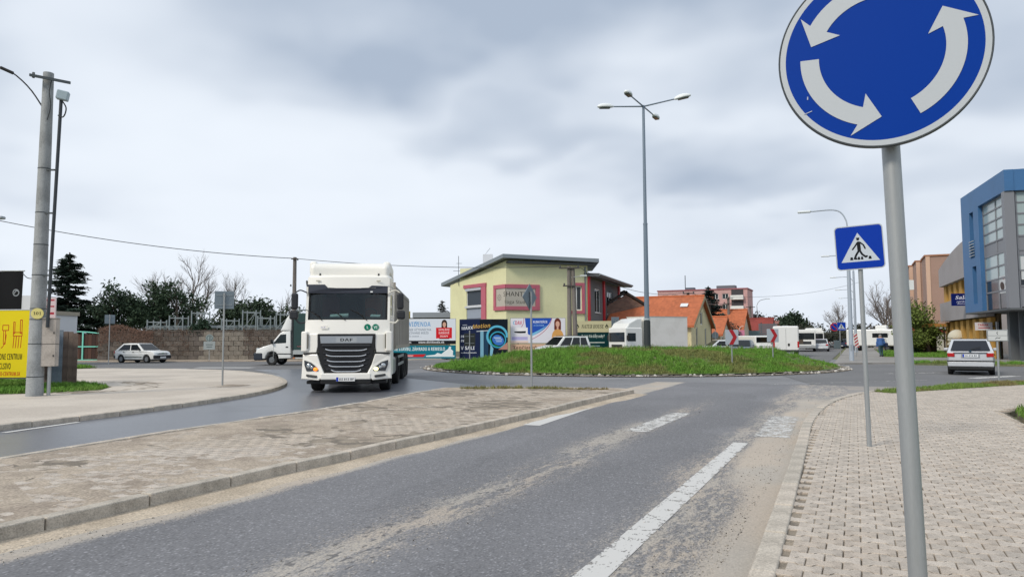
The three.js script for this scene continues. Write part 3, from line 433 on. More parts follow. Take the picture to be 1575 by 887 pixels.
backSign('square grey sign seen from behind on a pole in the left pavement', [-9.72, -24.75], 0.1, 3.15, 0.62, 0.6, 2.86, 'square', 0.3);
backSign('pale square sign seen from behind beside the far street left of the white hatchback', [-27.4, -50], 0.02, 3.4, 0.62, 0.6, 3.05, 'square', 0.5);
backSign('dark square sign seen from behind in front of the navy billboard', [-3.2, -55.3], 0.02, 2.3, 0.85, 0.95, 1.55, 'dark', 0.05, undefined, 0.04);
backSign('round sign seen from behind near the far conifer bush', [22.1, -80], 0.02, 3.2, 0.8, 0.8, 1.9, 'round', 0.2);
backSign('blue-grey sign seen from behind beside the cab of the white box lorry', [8.35, -59.3], 0.1, 3.0, 0.7, 1.1, 2.7, 'square', 0.35);
{
  const t = thing('memorial_sign', 'small round sign above a square board on one stake by the wall', 'road sign', [-23.0, 0.07, -55.9], 0.1);
  part('stake', [box(0.07, 1.0, 0.05, 0, 0.45, 0)], mat(0x9a9a96, 0.8), t);
  part('board', [rbox(0.85, 0.62, 0.03, 0.012, 0, 1.15, 0.035)], mat(0x9fa7a6, 0.55), t);
  part('round_top', [new THREE.CylinderGeometry(0.28, 0.28, 0.03, 32).rotateX(Math.PI / 2).translate(0, 1.72, 0.035)], mat(0x8f9d9c, 0.5), t);
  parts('marking', [new THREE.TorusGeometry(0.2, 0.02, 6, 28).translate(0, 1.72, 0.052), box(0.06, 0.3, 0.01, 0.03, 1.7, 0.056), box(0.5, 0.05, 0.01, 0, 1.22, 0.055), box(0.4, 0.05, 0.01, 0, 1.05, 0.055)], mat(0x5f6b6a, 0.6), t);
}
// ---- chevron signs on the island
function chevron(label, [x, z], h, s) {
  const t = thing('chevron_sign', label, 'road sign', [x, moundH(x, z) - 0.02, z], 0.02, 'chevron signs on the roundabout island');
  part('pole', [cyl(0.03, 0.03, h, 0, h / 2 - 0.1, 0, 12)], galv, t);
  part('plate', [rbox(s, s * 1.12, 0.03, 0.012, 0, h - 0.1, 0.045)], mat(0xa9b2bc, 0.5), t);
  const k = s / 0.6, y = h - 0.1, p = [[-0.17, 0.336], [0.02, 0.336], [0.2, 0], [0.02, -0.336], [-0.17, -0.336], [0.02, 0]].map(([a, b]) => [a * k + 0.03, b * k * 0.995 + y]);
  part('red_chevron', [ext(p, 0.006).translate(0, 0, 0.0605)], signRed, t); return t;
}
chevron('white square sign with a red arrow point on the front slope of the mound', [10.05, -33.7], 1.36, 0.6);
chevron('red and white arrow sign further back on the mound by the white van', [12.95, -36.6], 1.2, 0.58);
// ---- little info board at the right
{
  const t = thing('info_sign', 'small white two-line board on a short pole behind the silver car', 'road sign', [15.95, 0.02, -24.2], -0.25);
  part('pole', [cyl(0.032, 0.032, 1.6, 0, 0.75, 0, 14)], galv, t);
  const bt = canvasTex(256, 160, (x) => { x.fillStyle = '#c9cdcd'; x.fillRect(0, 0, 256, 160); x.strokeStyle = '#62696c'; x.lineWidth = 6; x.strokeRect(3, 3, 250, 154); x.beginPath(); x.moveTo(0, 82); x.lineTo(256, 82); x.stroke(); x.lineWidth = 8; x.strokeStyle = '#3a4044'; x.beginPath(); x.moveTo(130, 66); x.lineTo(118, 36); x.lineTo(134, 26); x.moveTo(96, 130); x.lineTo(120, 110); x.lineTo(150, 122); x.lineTo(160, 104); x.stroke(); });
  part('plate', [rbox(0.62, 0.38, 0.03, 0.012, 0, 1.63, 0.04)], mat(0xaab0b2, 0.5), t); part('face', [card(0.59, 0.35, 0, 1.63, 0.0575)], print(bt), t);
}
// ---- four-armed lamp on the island
{
  const [x, z] = [7.62, -41.5], y0 = moundH(x, z) - 0.05, t = thing('island_lamp', 'tall slender lamp post with four lamp heads rising from the middle of the roundabout', 'street lamp', [x, y0, z]);
  const H = 15.0 - y0, greyPost = mat(0x7c8a98, 0.45, { metalness: 0.4 });
  parts('lower_post', [cyl(0.12, 0.15, 7.2, 0, 3.6, 0, 16), cyl(0.13, 0.13, 0.08, 0, 7.2, 0, 16)], greyPost, t);
  part('upper_post', [cyl(0.075, 0.1, H - 7.2, 0, 7.2 + (H - 7.2) / 2, 0, 14)], greyPost, t);
  part('foot_sleeve', [cyl(0.19, 0.19, 1.7, 0, 0.85, 0, 16)], mat(0x33393d, 0.6), t); part('identification_band', [cyl(0.192, 0.192, 0.09, 0, 1.78, 0, 16)], mat(0xb9c2c6, 0.5), t);
  const head = (dx, dz, up, len) => { const L = Math.hypot(dx, dz), a = [0, H - 0.06, 0], b = [dx * len / L, H - 0.06 + up * len, dz * len / L]; part('arm', [bar(a, b, 0.045, 0.038, 8)], greyPost, t);
    const g = new THREE.Group(); g.name = 'lamp_head'; g.position.set(...b); g.rotation.order = 'YXZ'; g.rotation.set(0, Math.atan2(dx, dz), 0); g.rotateX(-Math.atan(up)); t.add(g);
    const sh = new THREE.SphereGeometry(1, 22, 14), p = sh.attributes.position; for (let i = 0; i < p.count; i++) { const zz = p.getZ(i), yy = p.getY(i); p.setXYZ(i, p.getX(i) * 0.2 * (0.72 + 0.28 * ss(-1, 0.2, zz)), yy > 0 ? yy * 0.2 : Math.max(yy * 0.1, -0.05), zz * 0.5 + 0.48); } sh.computeVertexNormals();
    part('housing', [sh], mat(0xe6ecee, 0.4), g); part('glass', [rbox(0.28, 0.07, 0.62, 0.03, 0, -0.07, 0.52)], mat(0x4d5857, 0.25), g); };
  head(-1, 0.12, -0.04, 1.75); head(1, 0.12, 0.2, 1.75); head(-0.55, 1, 0.0, 2.0); head(0.55, -1, 0.0, 1.8);
}
// ---- concrete utility pole with cabinet on the left
{
  const t = thing('utility_pole', 'thick round concrete utility pole with steel straps and a yellow number disc', 'utility pole', [-13.16, 0.08, -20.35]); t.rotation.z = -0.004;
  const H = 9.15, poleM = mottled([0.33, 0.35, 0.36], [0.25, 0.265, 0.27], 1.6, { px: 512, grain: 0.2, seed: 300, bump: 0.004 });
  const sh = new THREE.CylinderGeometry(0.135, 0.215, H, 28, 1); { const uv = sh.attributes.uv; for (let i = 0; i < uv.count; i++) uv.setXY(i, uv.getX(i) * 1.3, uv.getY(i) * H); }
  part('shaft', [sh.translate(0, H / 2 - 0.05, 0)], poleM, t);
  const rad = (y) => 0.215 - 0.08 * y / H;
  for (const y of [0.55, 1.45, 2.12, 3.35, 4.2, 5.1, 6.35, 2.42]) part('steel_strap', [cyl(rad(y) + 0.006, rad(y) + 0.006, 0.02, 0, y, 0, 28)], mat(0x3a3f42, 0.5, { metalness: 0.4 }), t);
  parts('cross_arm', [box(1.0, 0.07, 0.08, 0.18, 8.86, 0.2, 0.1, 0.35, -0.14), box(0.05, 0.16, 0.05, -0.24, 8.94, 0.28)], mat(0x50575b, 0.5, { metalness: 0.4 }), t);
  part('conduit', [bar([0.34, 1.9, 0.1], [0.42, 8.35, 0.05], 0.045, 0.045, 10)], mat(0x2c3339, 0.5), t);
  parts('conduit_bracket', [box(0.3, 0.04, 0.06, 0.2, 6.3, 0.08), box(0.3, 0.04, 0.06, 0.2, 5.08, 0.08), box(0.26, 0.04, 0.06, 0.24, 3.34, 0.08)], mat(0x3f474b, 0.5), t);
  part('lamp_box', [rbox(0.3, 0.26, 0.2, 0.03, 0.48, 8.42, 0.08, 0, 0.3, -0.18)], mat(0x9fb0b8, 0.5), t);
  parts('cable_loop', [tube([[0.46, 8.3, 0.1], [0.6, 8.05, 0.1], [0.52, 7.8, 0.1], [0.38, 7.85, 0.1]], 0.018, 20), tube([[0.2, 8.9, 0.15], [0.16, 8.5, 0.18], [0.2, 8.1, 0.16], [0.12, 7.7, 0.16]], 0.012, 20)], mat(0x23282b, 0.6), t);
  const nt = canvasTex(256, 256, (x) => { x.fillStyle = '#e8dc8e'; x.fillRect(0, 0, 256, 256); x.fillStyle = '#15150f'; x.font = 'bold 100px serif'; x.textAlign = 'center'; x.fillText('101', 128, 160); });
  const plate = part('number_disc', [new THREE.CylinderGeometry(0.15, 0.15, 0.006, 36).rotateX(Math.PI / 2)], mat(0xe8dc8e, 0.6), t, 'yellow disc numbered 101'); plate.position.set(0.1, 2.28, 0.185); plate.rotation.y = 0.5;
  const face = part('printed_number', [faceUV(new THREE.CircleGeometry(0.148, 36), 0.296).translate(0, 0, 0.005)], print(nt, 0.6), plate); void face;
  const c = thing('meter_cabinet', 'grey upright electricity cabinet on a thin post beside the concrete pole', 'cabinet', [-12.82, 0.08, -20.42], 0.2);
  const cm = mottled([0.42, 0.385, 0.35], [0.34, 0.31, 0.28], 0.9, { px: 256, seed: 310, grain: 0.15 });
  part('upper_door', [rbox(0.36, 0.7, 0.26, 0.012, 0, 1.79, 0.0)], cm, c); part('lower_door', [rbox(0.36, 0.6, 0.26, 0.012, 0, 1.13, 0)], cm, c); part('roof_lip', [box(0.39, 0.02, 0.3, 0, 2.153, 0)], cm, c);
  part('post', [cyl(0.048, 0.048, 0.95, 0, 0.42, 0, 12)], galv, c); parts('lock', [box(0.02, 0.05, 0.02, 0.13, 1.75, 0.135), box(0.02, 0.05, 0.02, 0.13, 1.12, 0.135)], black, c);
  part('door_gap', [box(0.34, 0.012, 0.25, 0, 1.435, 0)], black, c);
  const ca = thing('overhead_cable', 'thick black cable with a splice running off to the left from the concrete pole', 'cable', [-13.3, 0, -20.3]);
  part('cable', [tube([[0.2, 8.0, 0], [-0.3, 8.75, 0.1], [-0.75, 9.15, 0.3], [-1.3, 9.28, 0.5], [-4.5, 9.75, 2.2], [-9, 10.3, 5]], 0.02, 60, 6)], black, ca); part('splice', [bar([-0.62, 9.07, 0.25], [-0.9, 9.19, 0.36], 0.045, 0.045, 8)], black, ca);
}
// ---- banner, flag, fence panels at the far left
{
  const t = thing('yellow_banner', 'yellow banner with red furniture drawings strung on a frame behind the concrete pole', 'banner', [-14.9, 0.1, -23.0], -0.08);
  const bt = canvasTex(1024, 640, (x) => {
    x.fillStyle = '#e3cf1c'; x.fillRect(0, 0, 1024, 640); x.strokeStyle = '#b3301a'; x.lineWidth = 7; x.lineJoin = 'round';
    x.strokeRect(750, 140, 62, 50); x.strokeRect(762, 190, 20, 130); x.beginPath(); x.moveTo(740, 360); x.quadraticCurveTo(782, 340, 790, 230); x.stroke();
    x.strokeRect(862, 110, 14, 110); x.strokeRect(862, 210, 88, 34); x.strokeRect(930, 90, 18, 130); x.beginPath(); for (const a of [870, 894, 920, 946]) { x.moveTo(a, 244); x.lineTo(a - 8, 360); } x.stroke();
    x.fillStyle = '#15160e'; x.font = 'bold 78px sans-serif'; x.textAlign = 'right'; x.fillText('ONE CENTRUM', 962, 470, 235); x.fillText('CLSIVO', 850, 560, 120); x.fillStyle = '#b01818'; x.font = 'bold 52px sans-serif'; x.fillText('OTO-CENTRUM.SK', 948, 624, 240);
  });
  const W = 3.3, H = 2.08, g = new THREE.PlaneGeometry(W, H, 26, 10), p = g.attributes.position; for (let i = 0; i < p.count; i++) p.setZ(i, 0.03 * (fbm(p.getX(i) * 1.4, p.getY(i) * 1.1, 3, 0, 5) - 0.5)); g.computeVertexNormals();
  const cloth = print(bt, 0.6); cloth.side = THREE.DoubleSide; part('printed_sheet', [g.translate(-W / 2 - 0.18, 1.42, 0.06)], cloth, t);
  parts('frame', [bar([-3.5, 0.36, 0], [-0.1, 0.36, 0], 0.025), bar([-3.5, 2.48, 0], [-0.1, 2.48, 0], 0.025)], galv, t); for (const x of [-3.45, -1.8, -0.12]) part('post', [bar([x, -0.1, 0], [x, 2.5, 0], 0.03)], galv, t);
  const f = thing('fence_screen', 'dark blue-grey sheet fence standing behind the concrete pole and the yellow banner', 'fence', [-14.9, 0.08, -23.15], -0.1);
  const sheetM = mottled([0.07, 0.08, 0.1], [0.1, 0.1, 0.11], 2, { px: 256, seed: 320, rough: 0.6 });
  for (let i = 0; i < 5; i++) part('sheet_panel', [box(0.5, 2.0 - 0.03 * i, 0.03, -0.2 - 0.3 * i, 1.2, -0.3 - 0.42 * i, 0, 2.18, 0)], sheetM, f);
  const fb = thing('board_fence', 'short run of weathered upright boards with a bluish sheet edge by the cabinet', 'fence', [-15.75, 0.06, -25.6], 0.15);
  const bm = [mottled([0.17, 0.13, 0.11], [0.1, 0.08, 0.07], 0.7, { px: 128, seed: 331 }), mottled([0.2, 0.155, 0.13], [0.12, 0.1, 0.09], 0.7, { px: 128, seed: 332 })], bl = mottled([0.24, 0.3, 0.37], [0.17, 0.22, 0.28], 0.9, { px: 128, seed: 333, rough: 0.6 });
  for (let i = 0; i < 9; i++) part(i > 2 && i < 6 ? 'blue_sheet' : 'board', [box(0.155, 2.02 + rr(-0.04, 0.04) - 0.035 * i, 0.03, -0.75 + i * 0.158, 1.08 - 0.017 * i, rr(-0.01, 0.01))], i > 2 && i < 6 ? bl : bm[i % 2], fb);
  const fl = thing('black_flag', 'black advertising banner with a pale emblem hanging at the edge of the yard', 'flag', [-17.5, 0.08, -25.5]);
  const ft2 = canvasTex(256, 512, (x) => { x.fillStyle = '#17181c'; x.fillRect(0, 0, 256, 512); x.strokeStyle = '#9aa0a6'; x.lineWidth = 9; x.beginPath(); x.arc(196, 190, 28, 0, 7); x.moveTo(180, 200); x.quadraticCurveTo(196, 160, 214, 178); x.stroke(); x.fillStyle = '#d8dadc'; x.fillRect(150, 420, 60, 10); });
  const fg = new THREE.PlaneGeometry(0.9, 2.0, 12, 8), fp = fg.attributes.position; for (let i = 0; i < fp.count; i++) fp.setZ(i, 0.03 * Math.sin(fp.getX(i) * 6 + fp.getY(i))); fg.computeVertexNormals(); const fm = print(ft2, 0.7); fm.side = THREE.DoubleSide;
  part('cloth', [fg.translate(0, 2.95, 0)], fm, fl); part('cross_bar', [bar([-0.5, 3.97, 0], [0.5, 3.97, 0], 0.02)], galv, fl); part('mast', [bar([-0.48, -0.1, 0], [-0.48, 4.0, 0], 0.035)], galv, fl);
  const gw = thing('guy_wire', 'thin wire slanting from the flag down to the concrete pole', 'cable', [-17.3, 0, -25]); part('wire', [tube([[0.3, 3.95, -0.4], [2.3, 3.55, 2.3], [4.3, 3.36, 4.75]], 0.014, 16, 5)], black, gw);
}

// ================================================================ LORRY
const lorryWhite = new THREE.MeshPhysicalMaterial({ color: 0xf0efe8, roughness: 0.38, clearcoat: 0.5, clearcoatRoughness: 0.2 });
const visorM = mat(0x30343f, 0.35), grilleM = mat(0x14161a, 0.55), silverM = mat(0xa9afb5, 0.35, { metalness: 0.55 });
function bent(w, h, d, r, seg, f) { const g = plain(new RoundedBoxGeometry(w, h, d, seg, r)), p = g.attributes.position; for (let i = 0; i < p.count; i++) { const v = f(p.getX(i), p.getY(i), p.getZ(i)); p.setXYZ(i, ...v); } g.deleteAttribute('normal'); return toCreasedNormals(g, 0.7); }
function wheel(r, w, name, parent, x, y, z, hub = 0x55595c, k = 0.6) {
  const g = new THREE.Group(); g.name = name; g.position.set(x, y, z); parent.add(g);
  const pr = [[r * k, -w / 2], [r * 0.93, -w / 2], [r, -w * 0.36], [r, w * 0.36], [r * 0.93, w / 2], [r * k, w / 2], [r * k, -w / 2]].map(([a, b]) => new THREE.Vector2(a, b));
  part('tyre', [new THREE.LatheGeometry(pr, 32).rotateZ(Math.PI / 2)], rubber, g);
  part('rim', [cyl(r * k, r * k, w * 0.7, 0, 0, 0, 24, 0, 0, Math.PI / 2), cyl(r * 0.22, r * 0.22, w * 0.86, 0, 0, 0, 14, 0, 0, Math.PI / 2)], mat(hub, 0.45, { metalness: 0.5 }), g); return g;
}
{
  const t = thing('articulated_lorry', 'white articulated lorry with a grey-covered trailer turning out of the roundabout', 'lorry', [-5.03, 0.004, -22.3], 0.085);
  // cab: local +z is forward, y up; half width about 1.27
  const W = 2.6;
  const bow = (x, k = 0.1) => -k * Math.pow(Math.abs(x) / 1.3, 3);             // plan curve of the nose
  const rake = (y) => -(y > 1.75 ? (y - 1.75) * 0.16 : 0);
  const nose = (x, y, z) => [x, y, z + (z > -0.6 ? bow(x, 0.16) + rake(y) : 0)];
  part('cab_body', [box(W - 0.1, 1.7, 1.75, 0, 1.33, -1.28)], lorryWhite, t); part('cab_back', [box(W - 0.1, 1.3, 0.06, 0, 2.7, -2.13)], lorryWhite, t);
  for (const s of [-1, 1]) { part('door_pillar', [box(0.06, 0.2, 1.8, s * 1.24, 2.27, -1.2)], lorryWhite, t); part('front_pillar', [box(0.07, 0.95, 0.16, s * 1.24, 2.65, -0.42, -0.16)], lorryWhite, t); part('rear_quarter', [box(0.06, 1.0, 0.6, s * 1.25, 2.7, -1.82)], lorryWhite, t); part('window_header', [box(0.06, 0.22, 1.8, s * 1.24, 3.12, -1.2)], lorryWhite, t); }
  // front panel strips between windscreen and grille
  const curved = (w, h, d, y, z, m, name, f = (x) => 1, parent = t) => { const g = plain(new THREE.BoxGeometry(w, h, d, 24, 3, 1)), p = g.attributes.position; for (let i = 0; i < p.count; i++) { const X = p.getX(i), Y = p.getY(i) + y; p.setXYZ(i, X * f(p.getY(i) / h + 0.5), Y, p.getZ(i) + z + bow(X, 0.16) + rake(Y)); } g.deleteAttribute('normal'); return part(name, [toCreasedNormals(g, 0.7)], m, parent); };
  curved(W - 0.04, 0.46, 0.08, 1.98, -0.1, lorryWhite, 'front_panel');
  const ws = curved(W - 0.14, 0.9, 0.03, 2.63, -0.12, new THREE.MeshPhysicalMaterial({ color: 0xd2dede, roughness: 0.03, transmission: 1, thickness: 0, transparent: true, ior: 1.5 }), 'windscreen', (f) => 1 - 0.02 * f);
  // black glass band round the screen
  for (const s of [-1, 1]) { const b = new THREE.BoxGeometry(0.09, 0.9, 0.035, 1, 4, 1), p = b.attributes.position; for (let i = 0; i < p.count; i++) { const Y = p.getY(i) + 2.63, X = p.getX(i) + s * 1.2; p.setXYZ(i, X, Y, p.getZ(i) - 0.115 + bow(X, 0.16) + rake(Y)); } part('screen_edge', [b], black, ws); }
  curved(W - 0.14, 0.07, 0.035, 2.2, -0.113, black, 'screen_edge', undefined, ws);
  // the cab interior seen through the glass
  parts('cab_interior', [box(W - 0.2, 0.05, 1.5, 0, 3.11, -1.2), box(W - 0.2, 0.95, 0.04, 0, 2.65, -1.95), box(0.04, 0.95, 1.4, -1.19, 2.65, -1.25), box(0.04, 0.95, 1.4, 1.19, 2.65, -1.25), box(W - 0.2, 0.04, 1.6, 0, 2.2, -1.1)], mat(0x4a545a, 0.9), t);
  part('dashboard', [rbox(W - 0.3, 0.12, 0.35, 0.04, 0, 2.24, -0.47)], mat(0x23282b, 0.8), t);
  for (const s of [-1, 1]) part('seat', [rbox(0.55, 0.85, 0.2, 0.07, s * 0.68, 2.55, -1.35), rbox(0.32, 0.2, 0.14, 0.05, s * 0.68, 3.0, -1.38)], mat(s < 0 ? 0x8a4a52 : 0xa84a3a, 0.9), t);
  part('steering_wheel', [new THREE.TorusGeometry(0.21, 0.022, 8, 26).rotateX(-0.75).translate(0.62, 2.42, -0.72)], black, t);
  parts('dashboard_papers', [box(0.55, 0.05, 0.18, -0.28, 2.345, -0.42, 0.4, 0.08, 0.03), box(0.3, 0.04, 0.16, 0.82, 2.335, -0.45, 0.4, -0.1, 0)], mat(0xe4efec, 0.8), t);
  parts('roof_console', [ext([[-0.5, 0.16], [0.5, 0.16], [0.42, 0.06], [0.12, -0.08], [-0.0, -0.08], [-0.42, 0.04]], 0.3, 0.01).translate(0.28, 2.93, -0.85), box(0.07, 0.4, 0.05, 0.22, 2.55, -0.75)], mat(0x15181a, 0.8), t);
  // upper cab, visor, roof and air deflector
  const up = curved(W - 0.1, 0.34, 0.1, 3.36, -0.1, lorryWhite, 'roof_front'); void up;
  part('cab_roof', [bent(W - 0.1, 0.42, 1.8, 0.1, 4, (x, y, z) => [x, y + 3.4 + 0.1 * (z < 0 ? 1 : 1 - z / 0.9), z - 1.28 + (z > 0.6 ? bow(x, 0.16) : 0)])], lorryWhite, t);
  { const pts = [[-1.26, 3.04], [1.26, 3.04], [1.26, 3.24], [0.72, 3.26], [0.62, 3.19], [-0.62, 3.19], [-0.72, 3.29], [-1.26, 3.29]], g = plain(new THREE.ExtrudeGeometry(shape(pts), { depth: 0.1, bevelEnabled: true, bevelSize: 0.012, bevelThickness: 0.012, bevelSegments: 2, steps: 1 })); const N = [], p = g.attributes.position; for (let i = 0; i < p.count; i++) p.setXYZ(i, p.getX(i), p.getY(i), p.getZ(i) - 0.16 + rake(p.getY(i)) + bow(p.getX(i), 0.05)); void N; g.computeVertexNormals(); part('sun_visor', [g], visorM, t); }
  part('visor_marker_light', [box(0.07, 0.04, 0.03, 0.72, 3.07, -0.22)], mat(0xeef2f2, 0.3), t);
  { const g = plain(new RoundedBoxGeometry(2.46, 0.56, 1.35, 6, 0.2)), p = g.attributes.position; for (let i = 0; i < p.count; i++) { const X = p.getX(i), Y = p.getY(i), Z = p.getZ(i), k = ss(0.55, 1.0, Math.abs(X) / 1.23); p.setXYZ(i, X, Y + 3.83 - 0.2 * ss(-0.3, 0.68, Z) * (1 - 0.5 * k), Z - 1.35 + 0.16 * k * (Z > 0 ? 1 : 0)); } g.deleteAttribute('normal'); part('air_deflector', [toCreasedNormals(g, 0.6)], lorryWhite, t); }
  parts('deflector_cheek', [rbox(0.24, 0.42, 1.25, 0.09, -1.14, 3.8, -1.3, -0.1), rbox(0.24, 0.42, 1.25, 0.09, 1.14, 3.8, -1.3, -0.1)], lorryWhite, t);
  for (const x of [-0.92, 0.92]) part('roof_lamp', [rbox(0.13, 0.035, 0.04, 0.012, x, 3.42, -0.29 + bow(x, 0.1))], mat(0xc9c5b6, 0.4), t);
  for (const x of [-0.9, 0.9]) part('roof_aerial', [cyl(0.018, 0.03, 0.07, x, 3.63, -0.55, 8)], black, t);
  part('air_horn', [cyl(0.03, 0.06, 0.25, -1.32, 3.38, -0.75, 12, 1.2)], mat(0x3a3d40, 0.4), t);
  // grille
  const gw = (y) => 0.82 - 0.2 * ss(1.3, 0.5, y);
  { const L = [[-0.86, 1.78], [0.86, 1.78], [0.84, 1.3], [0.74, 0.85], [0.56, 0.6], [-0.56, 0.6], [-0.74, 0.85], [-0.84, 1.3]]; part('grille', [ext(L, 0.08, 0.015).translate(0, 0, -0.1)], grilleM, t); }
  const gr = t.children[t.children.length - 1];
  part('badge_bar', [ext([[-0.79, 1.71], [0.79, 1.71], [0.765, 1.49], [-0.765, 1.49]], 0.05, 0.012).translate(0, 0, -0.06)], silverM, t);
  const daf = canvasTex(512, 128, (x) => { x.fillStyle = '#a9afb4'; x.fillRect(0, 0, 512, 128); x.fillStyle = '#24282c'; x.font = 'bold 104px sans-serif'; x.textAlign = 'center'; x.save(); x.translate(256, 102); x.scale(1.65, 1); x.fillText('DAF', 0, 0); x.restore(); });
  part('badge_lettering', [card(0.62, 0.15, 0, 1.6, -0.007)], print(daf, 0.4), t, 'dark letters DAF on the silver bar');
  part('grille_ledge', [rbox(1.45, 0.06, 0.08, 0.02, 0, 1.42, -0.02)], mat(0x25282d, 0.5), t);
  [1.27, 1.1, 0.94, 0.79, 0.645].forEach((y, i) => { const w = [0.62, 0.6, 0.57, 0.52, 0.44][i], pts = []; for (let k = 0; k <= 16; k++) { const f = k / 8 - 1; pts.push([f * w, y + 0.05 * Math.pow(Math.abs(f), 6), 0.03 - 0.03 * f * f]); } part('grille_slat', [new THREE.TubeGeometry(new THREE.CatmullRomCurve3(pts.map((p) => V(...p))), 30, 0.021, 8)], chrome, gr); part('dark_slat', [rbox(w * 2.25, 0.06, 0.05, 0.02, 0, y - 0.075, -0.02)], mat(0x1d2026, 0.45), gr); });
  // corner panels, headlights, bumper
  for (const s of [-1, 1]) {
    const fl = (p) => p.map(([x, y]) => [s * x, y]);
    const corner = ext(s > 0 ? [[0.86, 1.78], [1.28, 1.78], [1.3, 1.2], [0.9, 1.22], [0.86, 1.4]] : fl([[0.86, 1.78], [0.86, 1.4], [0.9, 1.22], [1.3, 1.2], [1.28, 1.78]]), 0.12, 0.02); { const p = corner.attributes.position; for (let i = 0; i < p.count; i++) p.setZ(i, p.getZ(i) - 0.13 + bow(p.getX(i), 0.16)); corner.computeVertexNormals(); } part('corner_panel', [corner], lorryWhite, t);
    part('air_guide', [rbox(0.2, 0.62, 0.34, 0.05, s * 1.24, 1.55, -0.24, 0, s * 0.2, 0)], lorryWhite, t); part('guide_slot', [rbox(0.03, 0.44, 0.05, 0.012, s * 1.165, 1.56, -0.085, 0, s * 0.3, 0)], mat(0x6f6d64, 0.7), t);
    part('panel_gap', [box(0.46, 0.03, 0.1, s * 1.07, 1.185, -0.14)], black, t);
    const bp = s > 0 ? [[0.86, 1.17], [1.32, 1.17], [1.35, 0.42], [0.8, 0.38], [0.62, 0.55], [0.76, 0.85]] : fl([[0.86, 1.17], [0.76, 0.85], [0.62, 0.55], [0.8, 0.38], [1.35, 0.42], [1.32, 1.17]]);
    const bg = ext(bp, 0.16, 0.03); { const p = bg.attributes.position; for (let i = 0; i < p.count; i++) p.setZ(i, p.getZ(i) - 0.12 + bow(p.getX(i), 0.2) + (p.getY(i) < 0.62 ? 0.06 : 0)); bg.computeVertexNormals(); } part('bumper_corner', [bg], lorryWhite, t);
    const H = new THREE.Group(); H.name = 'headlight'; H.position.set(s * 1.04, 0.82, 0.055 + bow(1.04, 0.2)); H.rotation.y = s * 0.25; t.add(H);
    const hp = [[-0.24, -0.15], [0.14, -0.16], [0.21, 0.02], [0.22, 0.17], [0.0, 0.1], [-0.18, -0.04]].map(([a, b]) => [a * s, b]); part('lamp_bowl', [ext(s > 0 ? hp : hp.reverse(), 0.03, 0.008)], mat(0x4b5056, 0.25, { metalness: 0.6 }), H);
    parts('lens_reflector', [new THREE.SphereGeometry(0.075, 18, 12).scale(1, 1, 0.4).translate(s * 0.07, 0.0, 0.025), new THREE.SphereGeometry(0.05, 16, 10).scale(1, 1, 0.4).translate(s * -0.03, -0.05, 0.025)], mat(0xbac1c6, 0.15, { metalness: 0.7 }), H);
    const em = s < 0 ? new THREE.MeshStandardMaterial({ color: 0xff9a3a, emissive: 0xff7a20, emissiveIntensity: 0.9, roughness: 0.3 }) : new THREE.MeshStandardMaterial({ color: 0xffffd0, emissive: 0xfff2a8, emissiveIntensity: 1.2, roughness: 0.3 });
    part(s < 0 ? 'turn_signal' : 'low_beam', [new THREE.SphereGeometry(0.055, 16, 10).scale(1.3, 1, 0.5).translate(s * -0.15, -0.1, 0.03)], em, H);
    part('fog_lamp', [rbox(0.34, 0.07, 0.06, 0.02, s * 1.02, 0.52, 0.1 + bow(1.02, 0.2), 0, s * 0.3, s * 0.12)], mat(0x3a3d3f, 0.3), t);
    parts('mirror', [rbox(0.2, 0.5, 0.16, 0.06, s * 1.6, 2.78, -0.25), rbox(0.26, 0.27, 0.18, 0.06, s * 1.62, 2.36, -0.25)], mat(0x22252b, 0.5), t);
    parts('mirror_arm', [tube([[s * 1.25, 3.05, -0.3], [s * 1.45, 3.12, -0.28], [s * 1.58, 3.05, -0.26]], 0.022, 12), tube([[s * 1.26, 2.14, -0.3], [s * 1.45, 2.12, -0.28], [s * 1.58, 2.25, -0.26]], 0.03, 12)], mat(s > 0 ? 0xd9d7cc : 0x2b2e33, 0.5), t);
    part('door_side', [box(0.03, 1.1, 1.1, s * 1.27, 1.8, -1.1)], lorryWhite, t); part('side_window', [box(0.012, 0.66, 1.02, s * 1.255, 2.69, -1.0)], glassDark, t);
  }
  part('bumper', [rbox(1.5, 0.2, 0.16, 0.04, 0, 0.5, 0.0)], lorryWhite, t); parts('lower_spoiler', [rbox(1.5, 0.18, 0.12, 0.03, 0, 0.36, -0.02), rbox(2.4, 0.1, 0.5, 0.03, 0, 0.32, -0.4)], black, t);
  const pt = canvasTex(256, 64, (x) => { x.fillStyle = '#e4e6e6'; x.fillRect(0, 0, 256, 64); x.fillStyle = '#1f3fb4'; x.fillRect(0, 0, 30, 64); x.fillStyle = '#1b1d22'; x.font = 'bold 46px sans-serif'; x.fillText('DZ 813 BF', 40, 50, 205); });
  part('number_plate', [box(0.56, 0.125, 0.012, 0, 0.42, 0.087)], mat(0xdfe2e2, 0.5), t); part('plate_print', [card(0.55, 0.12, 0, 0.42, 0.0955)], print(pt), t);
  const st = canvasTex(256, 128, (x) => { x.fillStyle = '#f0efe8'; x.fillRect(0, 0, 256, 128); for (const [cx, s] of [[62, 'L'], [194, 'VI']]) { x.fillStyle = '#0d7d63'; x.beginPath(); x.arc(cx, 64, 60, 0, 7); x.fill(); x.fillStyle = '#e8f4ee'; x.font = 'bold 70px sans-serif'; x.textAlign = 'center'; x.fillText(s, cx, 90); } });
